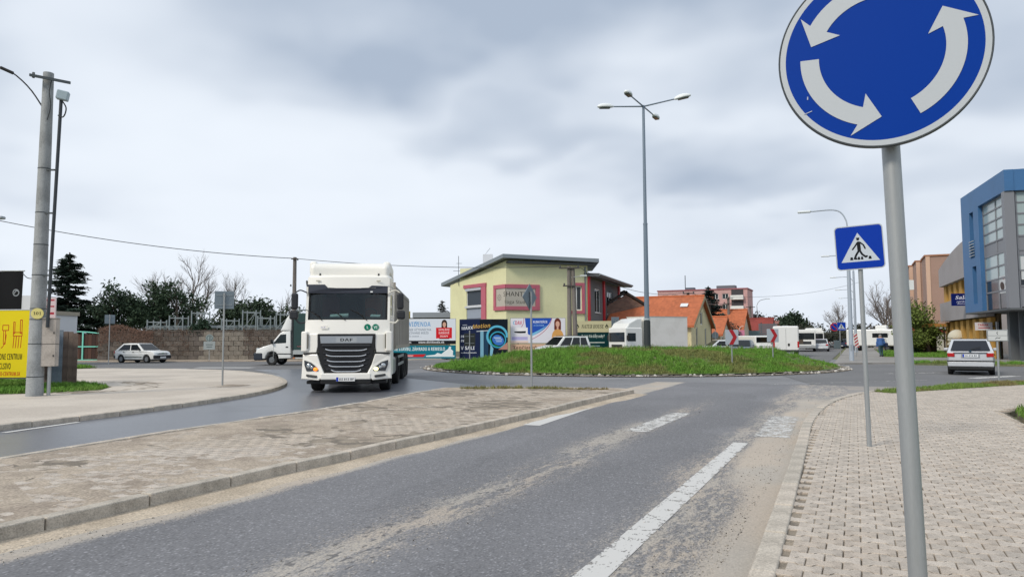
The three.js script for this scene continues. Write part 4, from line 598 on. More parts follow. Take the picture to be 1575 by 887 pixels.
  for (const [i, x] of [[0, 0.62], [1, 0.86]]) { const c = new THREE.CircleGeometry(0.1, 28), uv = c.attributes.uv; for (let k = 0; k < uv.count; k++) uv.setXY(k, (i ? 194 : 62) / 256 + (uv.getX(k) - 0.5) * 118 / 256, 0.5 + (uv.getY(k) - 0.5) * 118 / 128); const m = part('round_sticker', [c], print(st, 0.5), t, `green round sticker lettered ${i ? 'VI' : 'L'}`); m.position.set(x, 1.98, -0.09 + bow(x, 0.16) + 0.012); m.rotation.y = 0.16; }
  const sc = canvasTex(128, 64, (x) => { x.fillStyle = '#f0efe8'; x.fillRect(0, 0, 128, 64); x.fillStyle = '#8d8fc0'; x.font = 'bold 44px serif'; x.fillText('v.A', 14, 46); }); const sig = part('faint_lettering', [card(0.22, 0.1)], print(sc), t); sig.position.set(-0.68, 1.98, -0.075); sig.rotation.y = -0.1;
  for (const [x, a] of [[-0.75, -0.95], [-0.05, -0.9], [0.6, -0.95]]) parts('wiper', [bar([x, 2.19, -0.11 + bow(x, 0.16)], [x - 0.32, 2.46, -0.17 + bow(x, 0.16)], 0.012), bar([x - 0.1, 2.32, -0.12 + bow(x, 0.16)], [x - 0.5, 2.52, -0.19 + bow(x, 0.16)], 0.01)], black, t);
  // chassis, wheels, trailer
  parts('chassis', [box(0.9, 0.28, 9.6, 0, 0.86, -6.0), box(2.3, 0.5, 0.9, 0, 0.62, -1.05), box(2.4, 0.5, 1.6, 0, 0.75, -4.5)], mat(0x24262a, 0.7), t);
  parts('fuel_tank', [rbox(0.5, 0.62, 1.2, 0.12, 1.0, 0.72, -2.75), rbox(0.5, 0.62, 1.2, 0.12, -1.0, 0.72, -2.75)], mat(0x8d9296, 0.4, { metalness: 0.5 }), t);
  for (const [z, n] of [[-1.4, 1], [-4.9, 1], [-7.9, 1], [-9.15, 1], [-10.4, 1]]) for (const s of [-1, 1]) wheel(0.51, z === -1.4 ? 0.34 : 0.5, 'wheel', t, s * (z === -1.4 ? 1.06 : 1.0), 0.51, z);
  for (const z of [-1.4, -4.9]) for (const s of [-1, 1]) part('mudguard', [new THREE.CylinderGeometry(0.6, 0.6, 0.42, 20, 1, true, 0.3, Math.PI - 0.6).rotateZ(Math.PI / 2).rotateX(0).translate(s * 1.04, 0.52, z)], mat(0x1c1e21, 0.8, { side: THREE.DoubleSide }), t);
  const tm = mottled([0.34, 0.32, 0.285], [0.29, 0.272, 0.24], 2.4, { px: 256, seed: 350, grain: 0.08, rough: 0.75 });
  const tr = part('trailer_body', [rbox(2.52, 2.16, 8.6, 0.05, 0, 2.36, -7.0)], tm, t);
  part('tarpaulin_cover', [ext([[-1.28, 3.3], [1.28, 3.3], [1.25, 3.46], [0.8, 3.62], [-0.8, 3.62], [-1.25, 3.46]], 8.7, 0.02).translate(0, 0, -11.35)], mottled([0.25, 0.245, 0.22], [0.19, 0.185, 0.17], 1.5, { px: 256, seed: 352, grain: 0.1 }), tr);
  for (const s of [-1, 1]) { for (let k = 0; k < 10; k++) part('side_rib', [box(0.035, 2.0, 0.07, s * 1.272, 2.35, -3.1 - k * 0.87)], tm, tr); part('bottom_rail', [box(0.05, 0.12, 8.6, s * 1.275, 1.34, -7.0)], mat(0x9b968a, 0.6), tr); parts('side_guard', [box(0.03, 0.1, 3.2, s * 1.24, 0.98, -5.2 + -0.9), box(0.03, 0.1, 3.2, s * 1.24, 0.7, -6.1)], mat(0x84888a, 0.5), tr); }
  part('headboard', [box(2.56, 2.3, 0.06, 0, 2.4, -2.67)], tm, tr);
}

// ================================================================ OTHER VEHICLES
// local axes of a car: x from nose (0) to tail (L), y up, z across
function car(name, label, o) {
  const { L, W, belt, H, paint, hood, ws, roof0, roof1, tail, wr = 0.29, wx = [0.78, 3.2], group, trim } = o, t = thing(name, label, 'car', o.at, o.turn, group), hw = W / 2;
  const arch = (cx, out) => { for (let i = 0; i <= 10; i++) { const a = Math.PI * i / 10; out.push([cx - (wr + 0.055) * Math.cos(a) * -1, wr + (wr + 0.055) * Math.sin(a)]); } };
  const low = o.low ?? 0.24, side = [[0.03, low], [L - 0.05, low + 0.04]]; const prof = [[0.06, 0.52], [0.0, 0.55], [0.03, 0.66], [0.16, hood - 0.06], [0.4, hood], [ws, belt], [o.deck ?? tail, belt + (o.deckUp ?? 0)], [L - 0.02, belt - 0.06], [L, 0.6], [L - 0.03, low + 0.05]]; void side;
  const bottom = []; for (const cx of [wx[1], wx[0]]) { bottom.push([cx + wr + 0.055, low]); for (let i = 1; i < 10; i++) { const a = Math.PI * i / 10; bottom.push([cx + (wr + 0.055) * Math.cos(a), wr - 0.02 + (wr + 0.055) * Math.sin(a)]); } bottom.push([cx - wr - 0.055, low]); }
  const outline = [[0.05, low + 0.04], ...prof.slice(0), ...bottom].reverse();
  const shapeIt = (g, f) => { const p = g.attributes.position; for (let i = 0; i < p.count; i++) { const X = p.getX(i), e = Math.pow(Math.abs(X - L / 2) / (L / 2), 5); p.setZ(i, p.getZ(i) * (1 - 0.1 * e) * f(p.getY(i))); } return toCreasedNormals(plain(g), 0.6); };
  part('body', [shapeIt(ext(outline, W, 0.05).translate(0, 0, -hw), (y) => 1 - 0.06 * ss(0.45, 0.2, y))], paint, t);
  const tum = 0.3, gz = (y) => hw - 0.035 - (y - belt) * tum;
  const cab = [[ws, belt - 0.03], [roof0, H - 0.02], [(roof0 + roof1) / 2, H], [roof1, H - 0.03], [o.rear ?? tail, belt - 0.03]].reverse();
  { const g = ext(cab, W - 0.07, 0.03).translate(0, 0, -hw + 0.035), p = g.attributes.position; for (let i = 0; i < p.count; i++) p.setZ(i, p.getZ(i) * (gz(Math.max(belt, p.getY(i))) / (hw - 0.035))); part('cabin', [toCreasedNormals(plain(g), 0.6)], paint, t); }
  const lerp = (a, b, f) => [a[0] + (b[0] - a[0]) * f, a[1] + (b[1] - a[1]) * f];
  const A = [ws, belt], B = [roof0, H - 0.02], D = [roof1, H - 0.03], E = [o.rear ?? tail, belt];
  const pane = (a, b, sgn, m) => { const n = [-(b[1] - a[1]), b[0] - a[0]], l = Math.hypot(...n), ox = sgn * n[0] / l * 0.012, oy = sgn * n[1] / l * 0.012, za = gz(a[1]) - m, zb = gz(b[1]) - m; return quad([a[0] + ox, a[1] + oy, za], [a[0] + ox, a[1] + oy, -za], [b[0] + ox, b[1] + oy, -zb], [b[0] + ox, b[1] + oy, zb]); };
  const glass = o.glass ?? glassDark;
  part('windscreen', [pane(lerp(A, B, 0.06), lerp(A, B, 0.93), 1, 0.08)], glass, t); part('rear_window', [pane(lerp(E, D, 0.1), lerp(E, D, 0.9), -1, 0.1)], glass, t);
  for (const s of [-1, 1]) for (const [f0, f1] of o.windows) {
    const y0 = belt + 0.015, y1 = H - 0.1, X = (y, f) => { const a = A[0] + (B[0] - A[0]) * (y - belt) / (H - belt) + 0.09, b = E[0] + (D[0] - E[0]) * (y - belt) / (H - belt) - 0.11; return a + (b - a) * f; };
    const P = (x, y) => [x, y, s * (gz(y) + 0.006)]; part('side_window', [quad(P(X(y0, f0), y0), P(X(y0, f1), y0), P(X(y1, f1), y1), P(X(y1, f0), y1))], glass, t);
  }
  for (const cx of wx) for (const s of [-1, 1]) { const g = wheel(wr, 0.19, 'wheel', t, cx, wr, s * (hw - 0.12), o.hub ?? 0x85898c, 0.62); g.rotation.y = Math.PI / 2; }
  const bump = o.bumper ?? paint;
  part('front_bumper', [rbox(0.16, 0.24, W * 0.94, 0.05, 0.03, low + 0.2, 0)], bump, t); part('rear_bumper', [rbox(0.16, 0.22, W * 0.94, 0.05, L - 0.02, low + 0.2, 0)], bump, t);
  for (const s of [-1, 1]) {
    part('headlight', [rbox(0.1, 0.13, 0.38, 0.03, 0.08, 0.66, s * (hw - 0.32), 0, s * 0.2)], mat(0xb9c4c8, 0.15, { metalness: 0.3 }), t);
    part('tail_light', [rbox(0.07, o.tlh ?? 0.17, o.tlw ?? 0.26, 0.02, L - 0.015, o.tly ?? 0.78, s * (hw - 0.17), 0, s * -0.12)], mat(0xb01316, 0.3), t);
    part('door_mirror', [rbox(0.1, 0.11, 0.16, 0.03, ws + 0.38, belt + 0.08, s * (hw + 0.06))], o.mirror ?? bump, t);
    if (trim) part('side_trim', [box(wx[1] - wx[0] - 2 * wr - 0.2, 0.05, 0.02, (wx[0] + wx[1]) / 2, 0.43, s * (hw + 0.002))], trim, t);
    for (const hx of o.handles ?? []) part('door_handle', [rbox(0.16, 0.035, 0.03, 0.01, hx, belt - 0.12, s * (hw + 0.004))], black, t);
  }
  part('number_plate', [box(0.015, 0.11, 0.5, L + (o.plateOut ?? 0.065), o.ply ?? 0.42, 0)], mat(0xd9dde0, 0.5), t); part('front_plate', [box(0.015, 0.11, 0.5, -0.055, 0.4, 0)], mat(0xd9dde0, 0.5), t);
  part('underbody', [box(L - 0.5, 0.16, W - 0.4, L / 2, 0.24, 0)], black, t);
  return t;
}
const hatch = { L: 3.86, W: 1.64, belt: 0.9, H: 1.42, hood: 0.86, ws: 1.0, roof0: 1.72, roof1: 3.1, tail: 3.78, rear: 3.74, windows: [[0.04, 0.44], [0.48, 0.93]], wx: [0.72, 3.16], handles: [1.95, 2.85] };
{ // white hatchback by the wall, nose to the right and slightly towards us
  const t = car('hatchback', 'white five-door hatchback with black bumpers waiting in front of the stone wall', { ...hatch, paint: whitePaint, bumper: mat(0x1d2126, 0.6), mirror: black, trim: mat(0x4b5650, 0.6), at: [-25.35, 0.004, -53.4], turn: Math.PI - 0.36 });
  part('grille', [box(0.03, 0.07, 0.7, -0.005, 0.68, 0)], mat(0x3a3f42, 0.5), t); part('badge', [cyl(0.045, 0.045, 0.02, -0.02, 0.7, 0, 14, 0, 0, Math.PI / 2)], mat(0x2e7a4a, 0.4), t);
}
{ // silver hatchback driving off to the right
  const silver = new THREE.MeshPhysicalMaterial({ color: 0xc9cdd2, roughness: 0.35, metalness: 0.25, clearcoat: 0.6 });
  const t = car('hatchback', 'silver hatchback with red tail lights seen from behind on the side road', { ...hatch, glass: new THREE.MeshPhysicalMaterial({ color: 0x1a1d26, roughness: 0.1 }), paint: silver, tly: 0.79, tlw: 0.24, tlh: 0.15, ply: 0.765, plateOut: 0.012, at: [21.4, 0.01, -34.4], turn: -2.13 });
  t.scale.setScalar(1.07); const L = hatch.L; part('tailgate_strip', [rbox(0.03, 0.035, 1.15, 0.01, L + 0.012, 0.87, 0)], black, t); part('bumper_strip', [rbox(0.04, 0.05, 1.58, 0.012, L + 0.05, 0.55, 0)], black, t); part('lower_valance', [rbox(0.08, 0.12, 1.5, 0.03, L - 0.03, 0.27, 0)], black, t);
  part('badge', [cyl(0.05, 0.05, 0.02, L + 0.02, 0.94, 0, 16, 0, 0, Math.PI / 2)], mat(0x1c3a4a, 0.4), t); part('plate_recess', [box(0.012, 0.16, 0.62, L + 0.012, 0.765, 0)], mat(0x8f949a, 0.5), t);
  const pt = canvasTex(256, 56, (x) => { x.fillStyle = '#dfe4e8'; x.fillRect(0, 0, 256, 56); x.fillStyle = '#2447b8'; x.fillRect(0, 0, 26, 56); x.fillStyle = '#394049'; x.font = 'bold 44px sans-serif'; x.fillText('SA 418 BK', 36, 44, 205); }); part('plate_print', [card(0.52, 0.11).rotateY(Math.PI / 2).translate(L + 0.022, 0.765, 0)], print(pt), t);
  part('rear_wiper', [bar([L - 0.18, 1.0, 0.02], [L - 0.28, 1.1, -0.35], 0.012)], black, t); part('exhaust', [cyl(0.025, 0.025, 0.2, L + 0.02, 0.24, 0.45, 10, 0, 0, Math.PI / 2)], black, t);
}
{ // white people carrier behind the mound
  const t = car('people_carrier', 'white people carrier half hidden behind the grassy mound below the air-conditioner billboard', { L: 4.2, W: 1.74, belt: 1.12, H: 1.8, hood: 1.02, ws: 0.95, roof0: 1.75, roof1: 3.95, tail: 4.12, rear: 4.1, windows: [[0.05, 0.36], [0.4, 0.68], [0.71, 0.95]], wx: [0.8, 3.3], handles: [1.9, 2.8], paint: whitePaint, bumper: mat(0x30343a, 0.6), at: [2.0, 0.004, -53.2], turn: 0.6 });
  for (const s of [-1, 1]) part('roof_rail', [bar([1.9, 1.84, s * 0.55], [3.8, 1.83, s * 0.55], 0.02)], black, t);
}
// ---- flatbed van with green cover
{
  const t = thing('curtain_van', 'white van with a dark green covered load box emerging from behind the lorry', 'van', [-16.45, 0.004, -48.2], -0.06);
  const prof = [[0.02, 0.55], [0.0, 0.75], [0.1, 1.02], [0.55, 1.2], [0.98, 1.32], [1.6, 2.05], [1.78, 2.16], [2.3, 2.2], [2.34, 0.45], [1.55, 0.42], [1.5, 0.6], [1.36, 0.82], [1.1, 0.9], [0.82, 0.82], [0.68, 0.6], [0.64, 0.42], [0.1, 0.4]].reverse();
  part('cab', [toCreasedNormals(plain(ext(prof, 1.9, 0.06).translate(0, 0, -0.95)), 0.6)], whitePaint, t);
  for (const s of [-1, 1]) { part('side_window', [ext([[1.18, 1.38], [2.02, 1.42], [2.02, 1.98], [1.66, 1.96]], 0.01).translate(0, 0, s > 0 ? 0.948 : -0.958)], new THREE.MeshPhysicalMaterial({ color: 0x122126, roughness: 0.08 }), t); part('door_handle', [rbox(0.16, 0.08, 0.03, 0.012, 2.08, 1.16, s * 0.955)], black, t); part('sill_strip', [box(1.0, 0.06, 0.03, 1.9, 0.72, s * 0.945)], mat(0x252a31, 0.6), t); part('door_mirror', [rbox(0.1, 0.3, 0.22, 0.04, 1.12, 1.5, s * 1.05)], black, t); part('headlight', [rbox(0.14, 0.24, 0.3, 0.05, 0.1, 0.98, s * 0.72)], mat(0xb4bcbf, 0.2), t); }
  part('windscreen', [quad([1.03, 1.36, 0.85], [1.03, 1.36, -0.85], [1.6, 2.02, -0.8], [1.6, 2.02, 0.8])], glassDark, t);
  part('bumper', [rbox(0.62, 0.5, 1.96, 0.1, 0.2, 0.56, 0)], mat(0x222b38, 0.6), t); part('door_seam', [box(0.015, 1.2, 1.93, 1.2, 0.95, 0)], mat(0xb6bab8, 0.6), t);
  part('roof_fairing', [toCreasedNormals(plain(ext([[1.62, 2.18], [2.36, 2.2], [2.36, 3.28], [2.25, 3.3], [2.02, 3.02], [1.72, 2.4]].reverse(), 1.9, 0.08).translate(0, 0, -0.95)), 0.7)], whitePaint, t);
  const gm = mottled([0.014, 0.052, 0.05], [0.01, 0.04, 0.04], 1.6, { px: 128, seed: 360, grain: 0.06, rough: 0.5 });
  part('green_cover', [rbox(4.0, 2.35, 2.1, 0.05, 4.5, 2.14, 0)], gm, t); part('cover_frame', [box(0.06, 2.3, 2.14, 2.5, 2.12, 0)], mat(0x1a2023, 0.6), t);
  const lt = canvasTex(128, 32, (x) => { x.fillStyle = '#0d2f2f'; x.fillRect(0, 0, 128, 32); x.fillStyle = '#c98a8a'; x.font = 'bold 24px sans-serif'; x.fillText('PLACHTY', 4, 25, 120); }); part('cover_lettering', [card(0.5, 0.12, 3.0, 1.2, 1.056)], print(lt), t);
  part('side_board', [box(4.0, 0.3, 2.06, 4.5, 0.84, 0)], mat(0xa9b0b1, 0.6), t); part('under_rail', [box(3.6, 0.07, 1.9, 4.4, 0.46, 0)], mat(0xcfd3d1, 0.6), t); part('side_marker', [rbox(0.14, 0.06, 0.03, 0.012, 2.55, 0.46, 0.97)], mat(0xe08a50, 0.4), t);
  part('chassis', [box(5.6, 0.16, 0.8, 3.4, 0.58, 0)], black, t);
  for (const x of [1.08, 4.9]) for (const s of [-1, 1]) { const w = wheel(0.36, 0.22, 'wheel', t, x, 0.36, s * 0.82, 0x7b7f81, 0.55); w.rotation.y = Math.PI / 2; }
}
// ---- cab-over goods vehicles: local +z forward
function cabOver(t, w, h, paint, gl = glassDark) {
  part('cab', [rbox(w, h - 0.55, 1.7, 0.1, 0, 0.55 + (h - 0.55) / 2, -0.85, 0, 0, 0, 3)], paint, t); part('windscreen', [rbox(w * 0.9, h * 0.3, 0.03, 0.012, 0, h * 0.7, 0.0)], gl, t);
  for (const s of [-1, 1]) { part('side_window', [rbox(0.03, h * 0.26, 0.8, 0.012, s * w / 2, h * 0.7, -0.6)], gl, t); part('headlight', [rbox(0.3, 0.16, 0.05, 0.02, s * w * 0.36, 0.72, 0.0)], mat(0xb9c0c4, 0.2), t); part('mirror', [rbox(0.16, 0.4, 0.12, 0.04, s * (w / 2 + 0.16), h * 0.68, -0.1)], black, t); const g = wheel(0.42, 0.26, 'wheel', t, s * (w / 2 - 0.2), 0.42, -1.1); void g; }
  part('grille', [rbox(w * 0.62, 0.34, 0.04, 0.015, 0, h * 0.4, 0.005)], mat(0x2c3034, 0.5), t); part('bumper', [rbox(w, 0.32, 0.14, 0.04, 0, 0.56, 0.0)], mat(0x9a9fa2, 0.5), t);
}
{
  const t = thing('box_lorry', 'white box lorry behind the mound in front of the orange-roofed house', 'lorry', [8.15, 0.004, -57.3], -Math.PI / 2 + 0.52);
  cabOver(t, 2.15, 2.45, whitePaint, new THREE.MeshPhysicalMaterial({ color: 0x16252c, roughness: 0.08 }));
  part('roof_fairing', [ext([[-1.7, 2.4], [-0.15, 2.4], [-0.45, 2.8], [-1.2, 3.15], [-1.7, 3.2]].map(([z, y]) => [-z, y]), 2.0, 0.08).rotateY(Math.PI / 2).translate(-1.0, 0, 0)], whitePaint, t);
  part('load_box', [rbox(2.4, 2.4, 4.3, 0.04, 0, 2.12, -4.1)], mottled([0.84, 0.82, 0.78], [0.7, 0.68, 0.64], 2, { px: 256, seed: 370, grain: 0.06, rough: 0.6 }), t);
  part('box_corner_trim', [box(2.43, 0.06, 4.33, 0, 3.31, -4.1)], mat(0xb9b9b2, 0.5), t); part('chassis', [box(0.9, 0.2, 5, 0, 0.8, -3.6)], black, t);
  for (const s of [-1, 1]) wheel(0.42, 0.4, 'wheel', t, s * 0.95, 0.42, -5.0);
}
const far = [];
{
  const [x, z] = RP(66, -5.3), t = thing('panel_van', 'tall white panel van seen from behind past the second chevron sign', 'van', [x, 0.01, z], STREET + 0.1);
  part('body', [rbox(2.05, 2.2, 5.6, 0.14, 0, 1.5, -2.8, 0, 0, 0, 3)], whitePaint, t); part('rear_door_seam', [box(0.02, 1.8, 0.02, 0, 1.45, 0.003)], mat(0x9a9e9e, 0.6), t);
  for (const s of [-1, 1]) { part('tail_light', [rbox(0.14, 0.5, 0.08, 0.02, s * 0.96, 1.05, -0.02)], mat(0xb4171a, 0.3), t); wheel(0.36, 0.25, 'wheel', t, s * 0.88, 0.37, -1.2); wheel(0.36, 0.25, 'wheel', t, s * 0.88, 0.37, -4.6); }
  part('door_latch', [rbox(0.16, 0.22, 0.04, 0.015, 0.22, 1.02, 0.01)], black, t); part('bumper', [rbox(2.0, 0.2, 0.16, 0.04, 0, 0.5, -0.02)], mat(0x2a2d30, 0.6), t); part('roof_vent', [rbox(0.5, 0.06, 0.5, 0.02, 0, 2.62, -1.0)], mat(0x8f9498, 0.6), t);
}
{
  const [x, z] = RP(88, -7.1), t = thing('small_van', 'small white van front seen between the two chevron signs', 'van', [17.0 + 6.9, 0.01, -70], 0.25); void x; void z;
  part('body', [rbox(1.75, 1.35, 3.9, 0.14, 0, 1.15, -1.95, 0, 0, 0, 3)], whitePaint, t); part('windscreen', [rbox(1.5, 0.5, 0.03, 0.012, 0, 1.42, -0.002)], glassDark, t); part('bonnet', [rbox(1.7, 0.4, 0.6, 0.1, 0, 0.78, 0.22)], whitePaint, t);
  for (const s of [-1, 1]) { part('headlight', [rbox(0.3, 0.14, 0.05, 0.02, s * 0.62, 0.84, 0.52)], mat(0xc2c9cc, 0.2), t); wheel(0.31, 0.2, 'wheel', t, s * 0.76, 0.31, -0.1); wheel(0.31, 0.2, 'wheel', t, s * 0.76, 0.31, -2.9); }
}
for (const [s, tt, label, h, fair] of [[92, -5.4, 'white lorry cab facing us behind the panel van', 2.55, 0], [112, -5.2, 'white lorry with a taller roof waiting behind the first white cab', 2.6, 1]]) {
  const [x, z] = RP(s, tt), t = thing('lorry', label, 'lorry', [x, 0.01, z], STREET + (fair ? 0.12 : 0.05));
  cabOver(t, 2.5, h, whitePaint); if (fair) part('roof_fairing', [rbox(2.3, 0.5, 1.4, 0.2, 0, h + 0.12, -1.0)], whitePaint, t); part('load_box', [rbox(2.4, 1.8, 7, 0.05, 0, 1.6, -5.6)], mat(0xb9bdbd, 0.6), t); part('headlamp_guard', [rbox(0.5, 0.5, 0.05, 0.02, -0.35, 1.15, 0.02)], mat(0x4c4238, 0.6), t);
}
const small = { L: 4.2, W: 1.76, belt: 0.92, H: 1.45, hood: 0.88, ws: 1.15, roof0: 1.9, roof1: 3.3, tail: 4.1, rear: 4.05, windows: [[0.05, 0.46], [0.5, 0.92]], wx: [0.82, 3.4] };
const away = (s, t) => { const [x, z] = RP(s, t); return { at: [x, 0.01, z], turn: Math.PI / 2 + STREET + Math.PI }; };
void away;
for (const [label, s, tt, c, toUs] of [['pale silver car seen from behind beside the far blue crossing sign', 97, -3.7, 0xc3c9cf, 0], ['red car further up the main road behind the silver one', 108, -4.1, 0xb3282a, 0], ['white car driving away on the main road beyond the striped board', 124, -3.6, 0xdfe3e6, 0], ['dark blue car on the main road beyond the striped board', 122, -1.9, 0x26324a, 0], ['grey car roof showing above the mound beside the small white van', 62, -8.6, 0x4d5c66, 1], ['dark car small in the distance on the main road', 150, -2.0, 0x2c3038, 0], ['white car small in the distance on the main road', 165, -3.4, 0xe2e4e6, 1], ['white car roof showing above the mound below the yellow diamond sign', 64.5, -12.6, 0xd5dade, 2]]) {
  const [x, z] = RP(s, tt), turn = toUs === 2 ? 0.1 : STREET + (toUs ? -Math.PI / 2 : Math.PI / 2) + Math.PI * 0, o = { ...small, paint: new THREE.MeshPhysicalMaterial({ color: c, roughness: 0.35, clearcoat: 0.5 }), at: [x, 0.01, z], turn: toUs === 2 ? 0.1 : turn + Math.PI }; const k = car('distant_car', label, o); k.rotation.y = toUs === 2 ? 0.1 : STREET + (toUs ? Math.PI / 2 : -Math.PI / 2); }
{
  const t = thing('camper_van', 'white camper van parked beyond the person in blue', 'van', [43.5, 0.1, -83], 0.9);
  part('body', [rbox(2.1, 1.9, 5.2, 0.16, 0, 1.5, -2.6, 0, 0, 0, 3)], whitePaint, t); part('windscreen', [rbox(1.8, 0.6, 0.04, 0.015, 0, 1.75, 0.0)], glassDark, t); for (const s of [-1, 1]) { part('side_window', [rbox(0.04, 0.5, 1.6, 0.015, s * 1.05, 1.75, -1.6)], glassDark, t); wheel(0.33, 0.22, 'wheel', t, s * 0.92, 0.33, -0.9); wheel(0.33, 0.22, 'wheel', t, s * 0.92, 0.33, -4.2); } part('roof_box', [rbox(1.0, 0.5, 1.2, 0.1, 0, 2.65, -1.6)], whitePaint, t);
}

// ================================================================ BUILDINGS
// a wall frame: local x runs from a to b in plan, y up, z out of the wall towards the right-hand side of a->b seen from outside
function wallFrame(a, b, y = 0) { const th = Math.atan2(-(b[1] - a[1]), b[0] - a[0]); return new THREE.Matrix4().makeRotationY(th).setPosition(a[0], y, a[1]); }
const on = (m, g) => g.applyMatrix4(m);
const frameWhite = mat(0xdfe1e0, 0.5), paneM = new THREE.MeshPhysicalMaterial({ color: 0x1b2429, roughness: 0.08 });
function rectHole(x, y, w, h) { return [[x, y], [x + w, y], [x + w, y + h], [x, y + h]]; }
function win(m, x, y, w, h, parent, o = {}) {                 // frame with panes set into the wall, sill in front
  const d = o.inset ?? 0.12, f = o.f ?? 0.07, n = o.n ?? 2, holes = [], step = (w - f) / n;
  for (let i = 0; i < n; i++) holes.push(rectHole(x + f + i * step, y + f, step - f, h - 2 * f));
  const fr = part('window', [on(m, ext(rectHole(x, y, w, h), 0.06, 0, holes).translate(0, 0, -d))], o.frame ?? frameWhite, parent);
  for (const hh of holes) part('pane', [on(m, box(hh[1][0] - hh[0][0], hh[2][1] - hh[0][1], 0.015, (hh[0][0] + hh[1][0]) / 2, (hh[0][1] + hh[2][1]) / 2, -d + 0.02))], o.pane ?? paneM, fr);
  if (o.sill) part('sill', [on(m, box(w + 0.12, 0.05, 0.2, x + w / 2, y - 0.028, -0.02))], frameWhite, fr);
  return fr;
}
const cream = mottled([0.74, 0.735, 0.46], [0.55, 0.53, 0.32], 4, { px: 256, grain: 0.06, seed: 500, bump: 0.002 });
const pinkM = mottled([0.5, 0.135, 0.19], [0.42, 0.12, 0.16], 2, { px: 128, grain: 0.1, seed: 501 });
const roofGrey = mat(0x7d868c, 0.5, { metalness: 0.3 }), darkRoof = mat(0x4c5257, 0.6), slateM = mottled([0.13, 0.135, 0.145], [0.11, 0.115, 0.125], 3, { px: 128, grain: 0.08, seed: 502 }), redM = mat(0xb51d2c, 0.55);
{
  const A = [-5.9, -70], B = [-0.5, -62], C = [6.65, -64.4], D = [11.5, -77.6];
  const t = thing('yoga_house', 'pale yellow two-storey building with pink window surrounds and a grey wing', 'building');
  const L1 = Math.hypot(B[0] - A[0], B[1] - A[1]), L2 = Math.hypot(C[0] - B[0], C[1] - B[1]), L3 = Math.hypot(D[0] - C[0], D[1] - C[1]);
  const m1 = wallFrame(A, B), m2 = wallFrame(B, C), m3 = wallFrame(C, D);
  const wx = 3.05, ww = 3.1, sx = 7.6;
  part('wall', [on(m1, metreUV(ext([[0, 0], [L1, 0], [L1, 8.25], [0, 6.75]], 0.3, 0, [rectHole(wx, 3.35, 2.7, 2.85)]).translate(0, 0, -0.3)))], cream, t);
  part('wall', [on(m2, metreUV(ext([[0, 0], [L2, 0], [L2, 8.1], [0, 8.25]], 0.3, 0, [rectHole(6.05, 4.1, 0.9, 2.1)]).translate(0, 0, -0.3)))], cream, t);
  part('grey_wing_wall', [on(m3, metreUV(ext([[0.05, 0], [L3, 0], [L3, 6.95], [0.05, 6.95]], 0.3, 0, [rectHole(2.6, 4.0, 2.1, 2.2), rectHole(7.6, 4.0, 2.4, 2.2)]).translate(0, 0, -0.3)))], slateM, t);
  part('upper_side_wall', [on(m3, box(0.3, 1.2, 12, 0, 7.6, -6.2, 0, 0, 0))], cream, t);
  win(m1, wx, 4.6, 2.7, 1.6, t, { n: 1, pane: mat(0x39424d, 0.4) }); part('blind_box', [on(m1, box(2.7, 0.22, 0.25, wx + 1.35, 6.1, 0.02))], mat(0xb7bcc6, 0.5), t); part('lower_panel', [on(m1, box(2.7, 1.0, 0.08, wx + 1.35, 3.95, -0.1))], mat(0x98a2b2, 0.5), t); part('panel_sill', [on(m1, box(2.9, 0.16, 0.2, wx + 1.35, 4.53, 0.04))], mat(0xc7ccd4, 0.5), t); part('lower_window_band', [on(m1, box(2.7, 0.14, 0.1, wx + 1.35, 3.42, -0.08))], mat(0x4d5663, 0.5), t);
  part('pink_surround', [on(m1, box(3.9, 0.3, 0.12, wx + 1.55, 6.42, 0.06))], pinkM, t); part('pink_surround', [on(m1, box(0.75, 3.1, 0.12, wx + 3.1, 4.7, 0.06))], pinkM, t);
  win(m2, 6.05, 4.1, 0.9, 2.1, t, { n: 2, sill: false }); for (const [w, h, x, y] of [[1.35, 0.25, 6.5, 6.36], [1.35, 0.25, 6.5, 3.92], [0.24, 2.7, 7.1, 5.14]]) part('pink_surround', [on(m2, box(w, h, 0.12, x, y, 0.062 + (w < 1 ? 0.004 : 0)))], pinkM, t);
  win(m3, 2.6, 4.0, 2.1, 2.2, t, { n: 2, sill: true }); win(m3, 7.6, 4.0, 2.4, 2.2, t, { n: 2, sill: true });
  for (const x of [0.25, 6.0, 12.9]) part('red_pilaster', [on(m3, box(0.55, 4.2, 0.14, x, 5.1, 0.07))], redM, t);
  // roofs: sheet slabs with a thick edge
  const roofSlab = (pts, y, th, name, mm) => part(name, [slabXZ(pts, y, y + th)], mm, t);
  { const o = 0.9, pA = [-6.9, -71.2], pB = [-0.75, -61.0], pC = [7.6, -63.7], up = [[pA, 6.75], [pB, 8.4], [pC, 8.25], [[7.9, -72], 8.25], [[1.5, -78], 8.4], [[-4, -78], 6.9]]; void o; const pos = [], add = (i, j, k, dy) => { for (const q of [i, j, k]) pos.push(up[q][0][0], up[q][1] + dy, up[q][0][1]); }; for (const dy of [0, 0.32]) { add(0, 1, 4, dy); add(0, 4, 5, dy); add(1, 2, 4, dy); add(2, 3, 4, dy); } for (let i = 0; i < 6; i++) { const j = (i + 1) % 6, P = (q, dy) => [up[q][0][0], up[q][1] + dy, up[q][0][1]]; pos.push(...P(i, 0), ...P(j, 0), ...P(j, 0.32), ...P(i, 0), ...P(j, 0.32), ...P(i, 0.32)); } const g = new THREE.BufferGeometry(); g.setAttribute('position', new THREE.Float32BufferAttribute(pos, 3)); g.computeVertexNormals(); part('roof', [g], mat(0x8b949b, 0.45, { metalness: 0.3, side: THREE.DoubleSide }), t); }
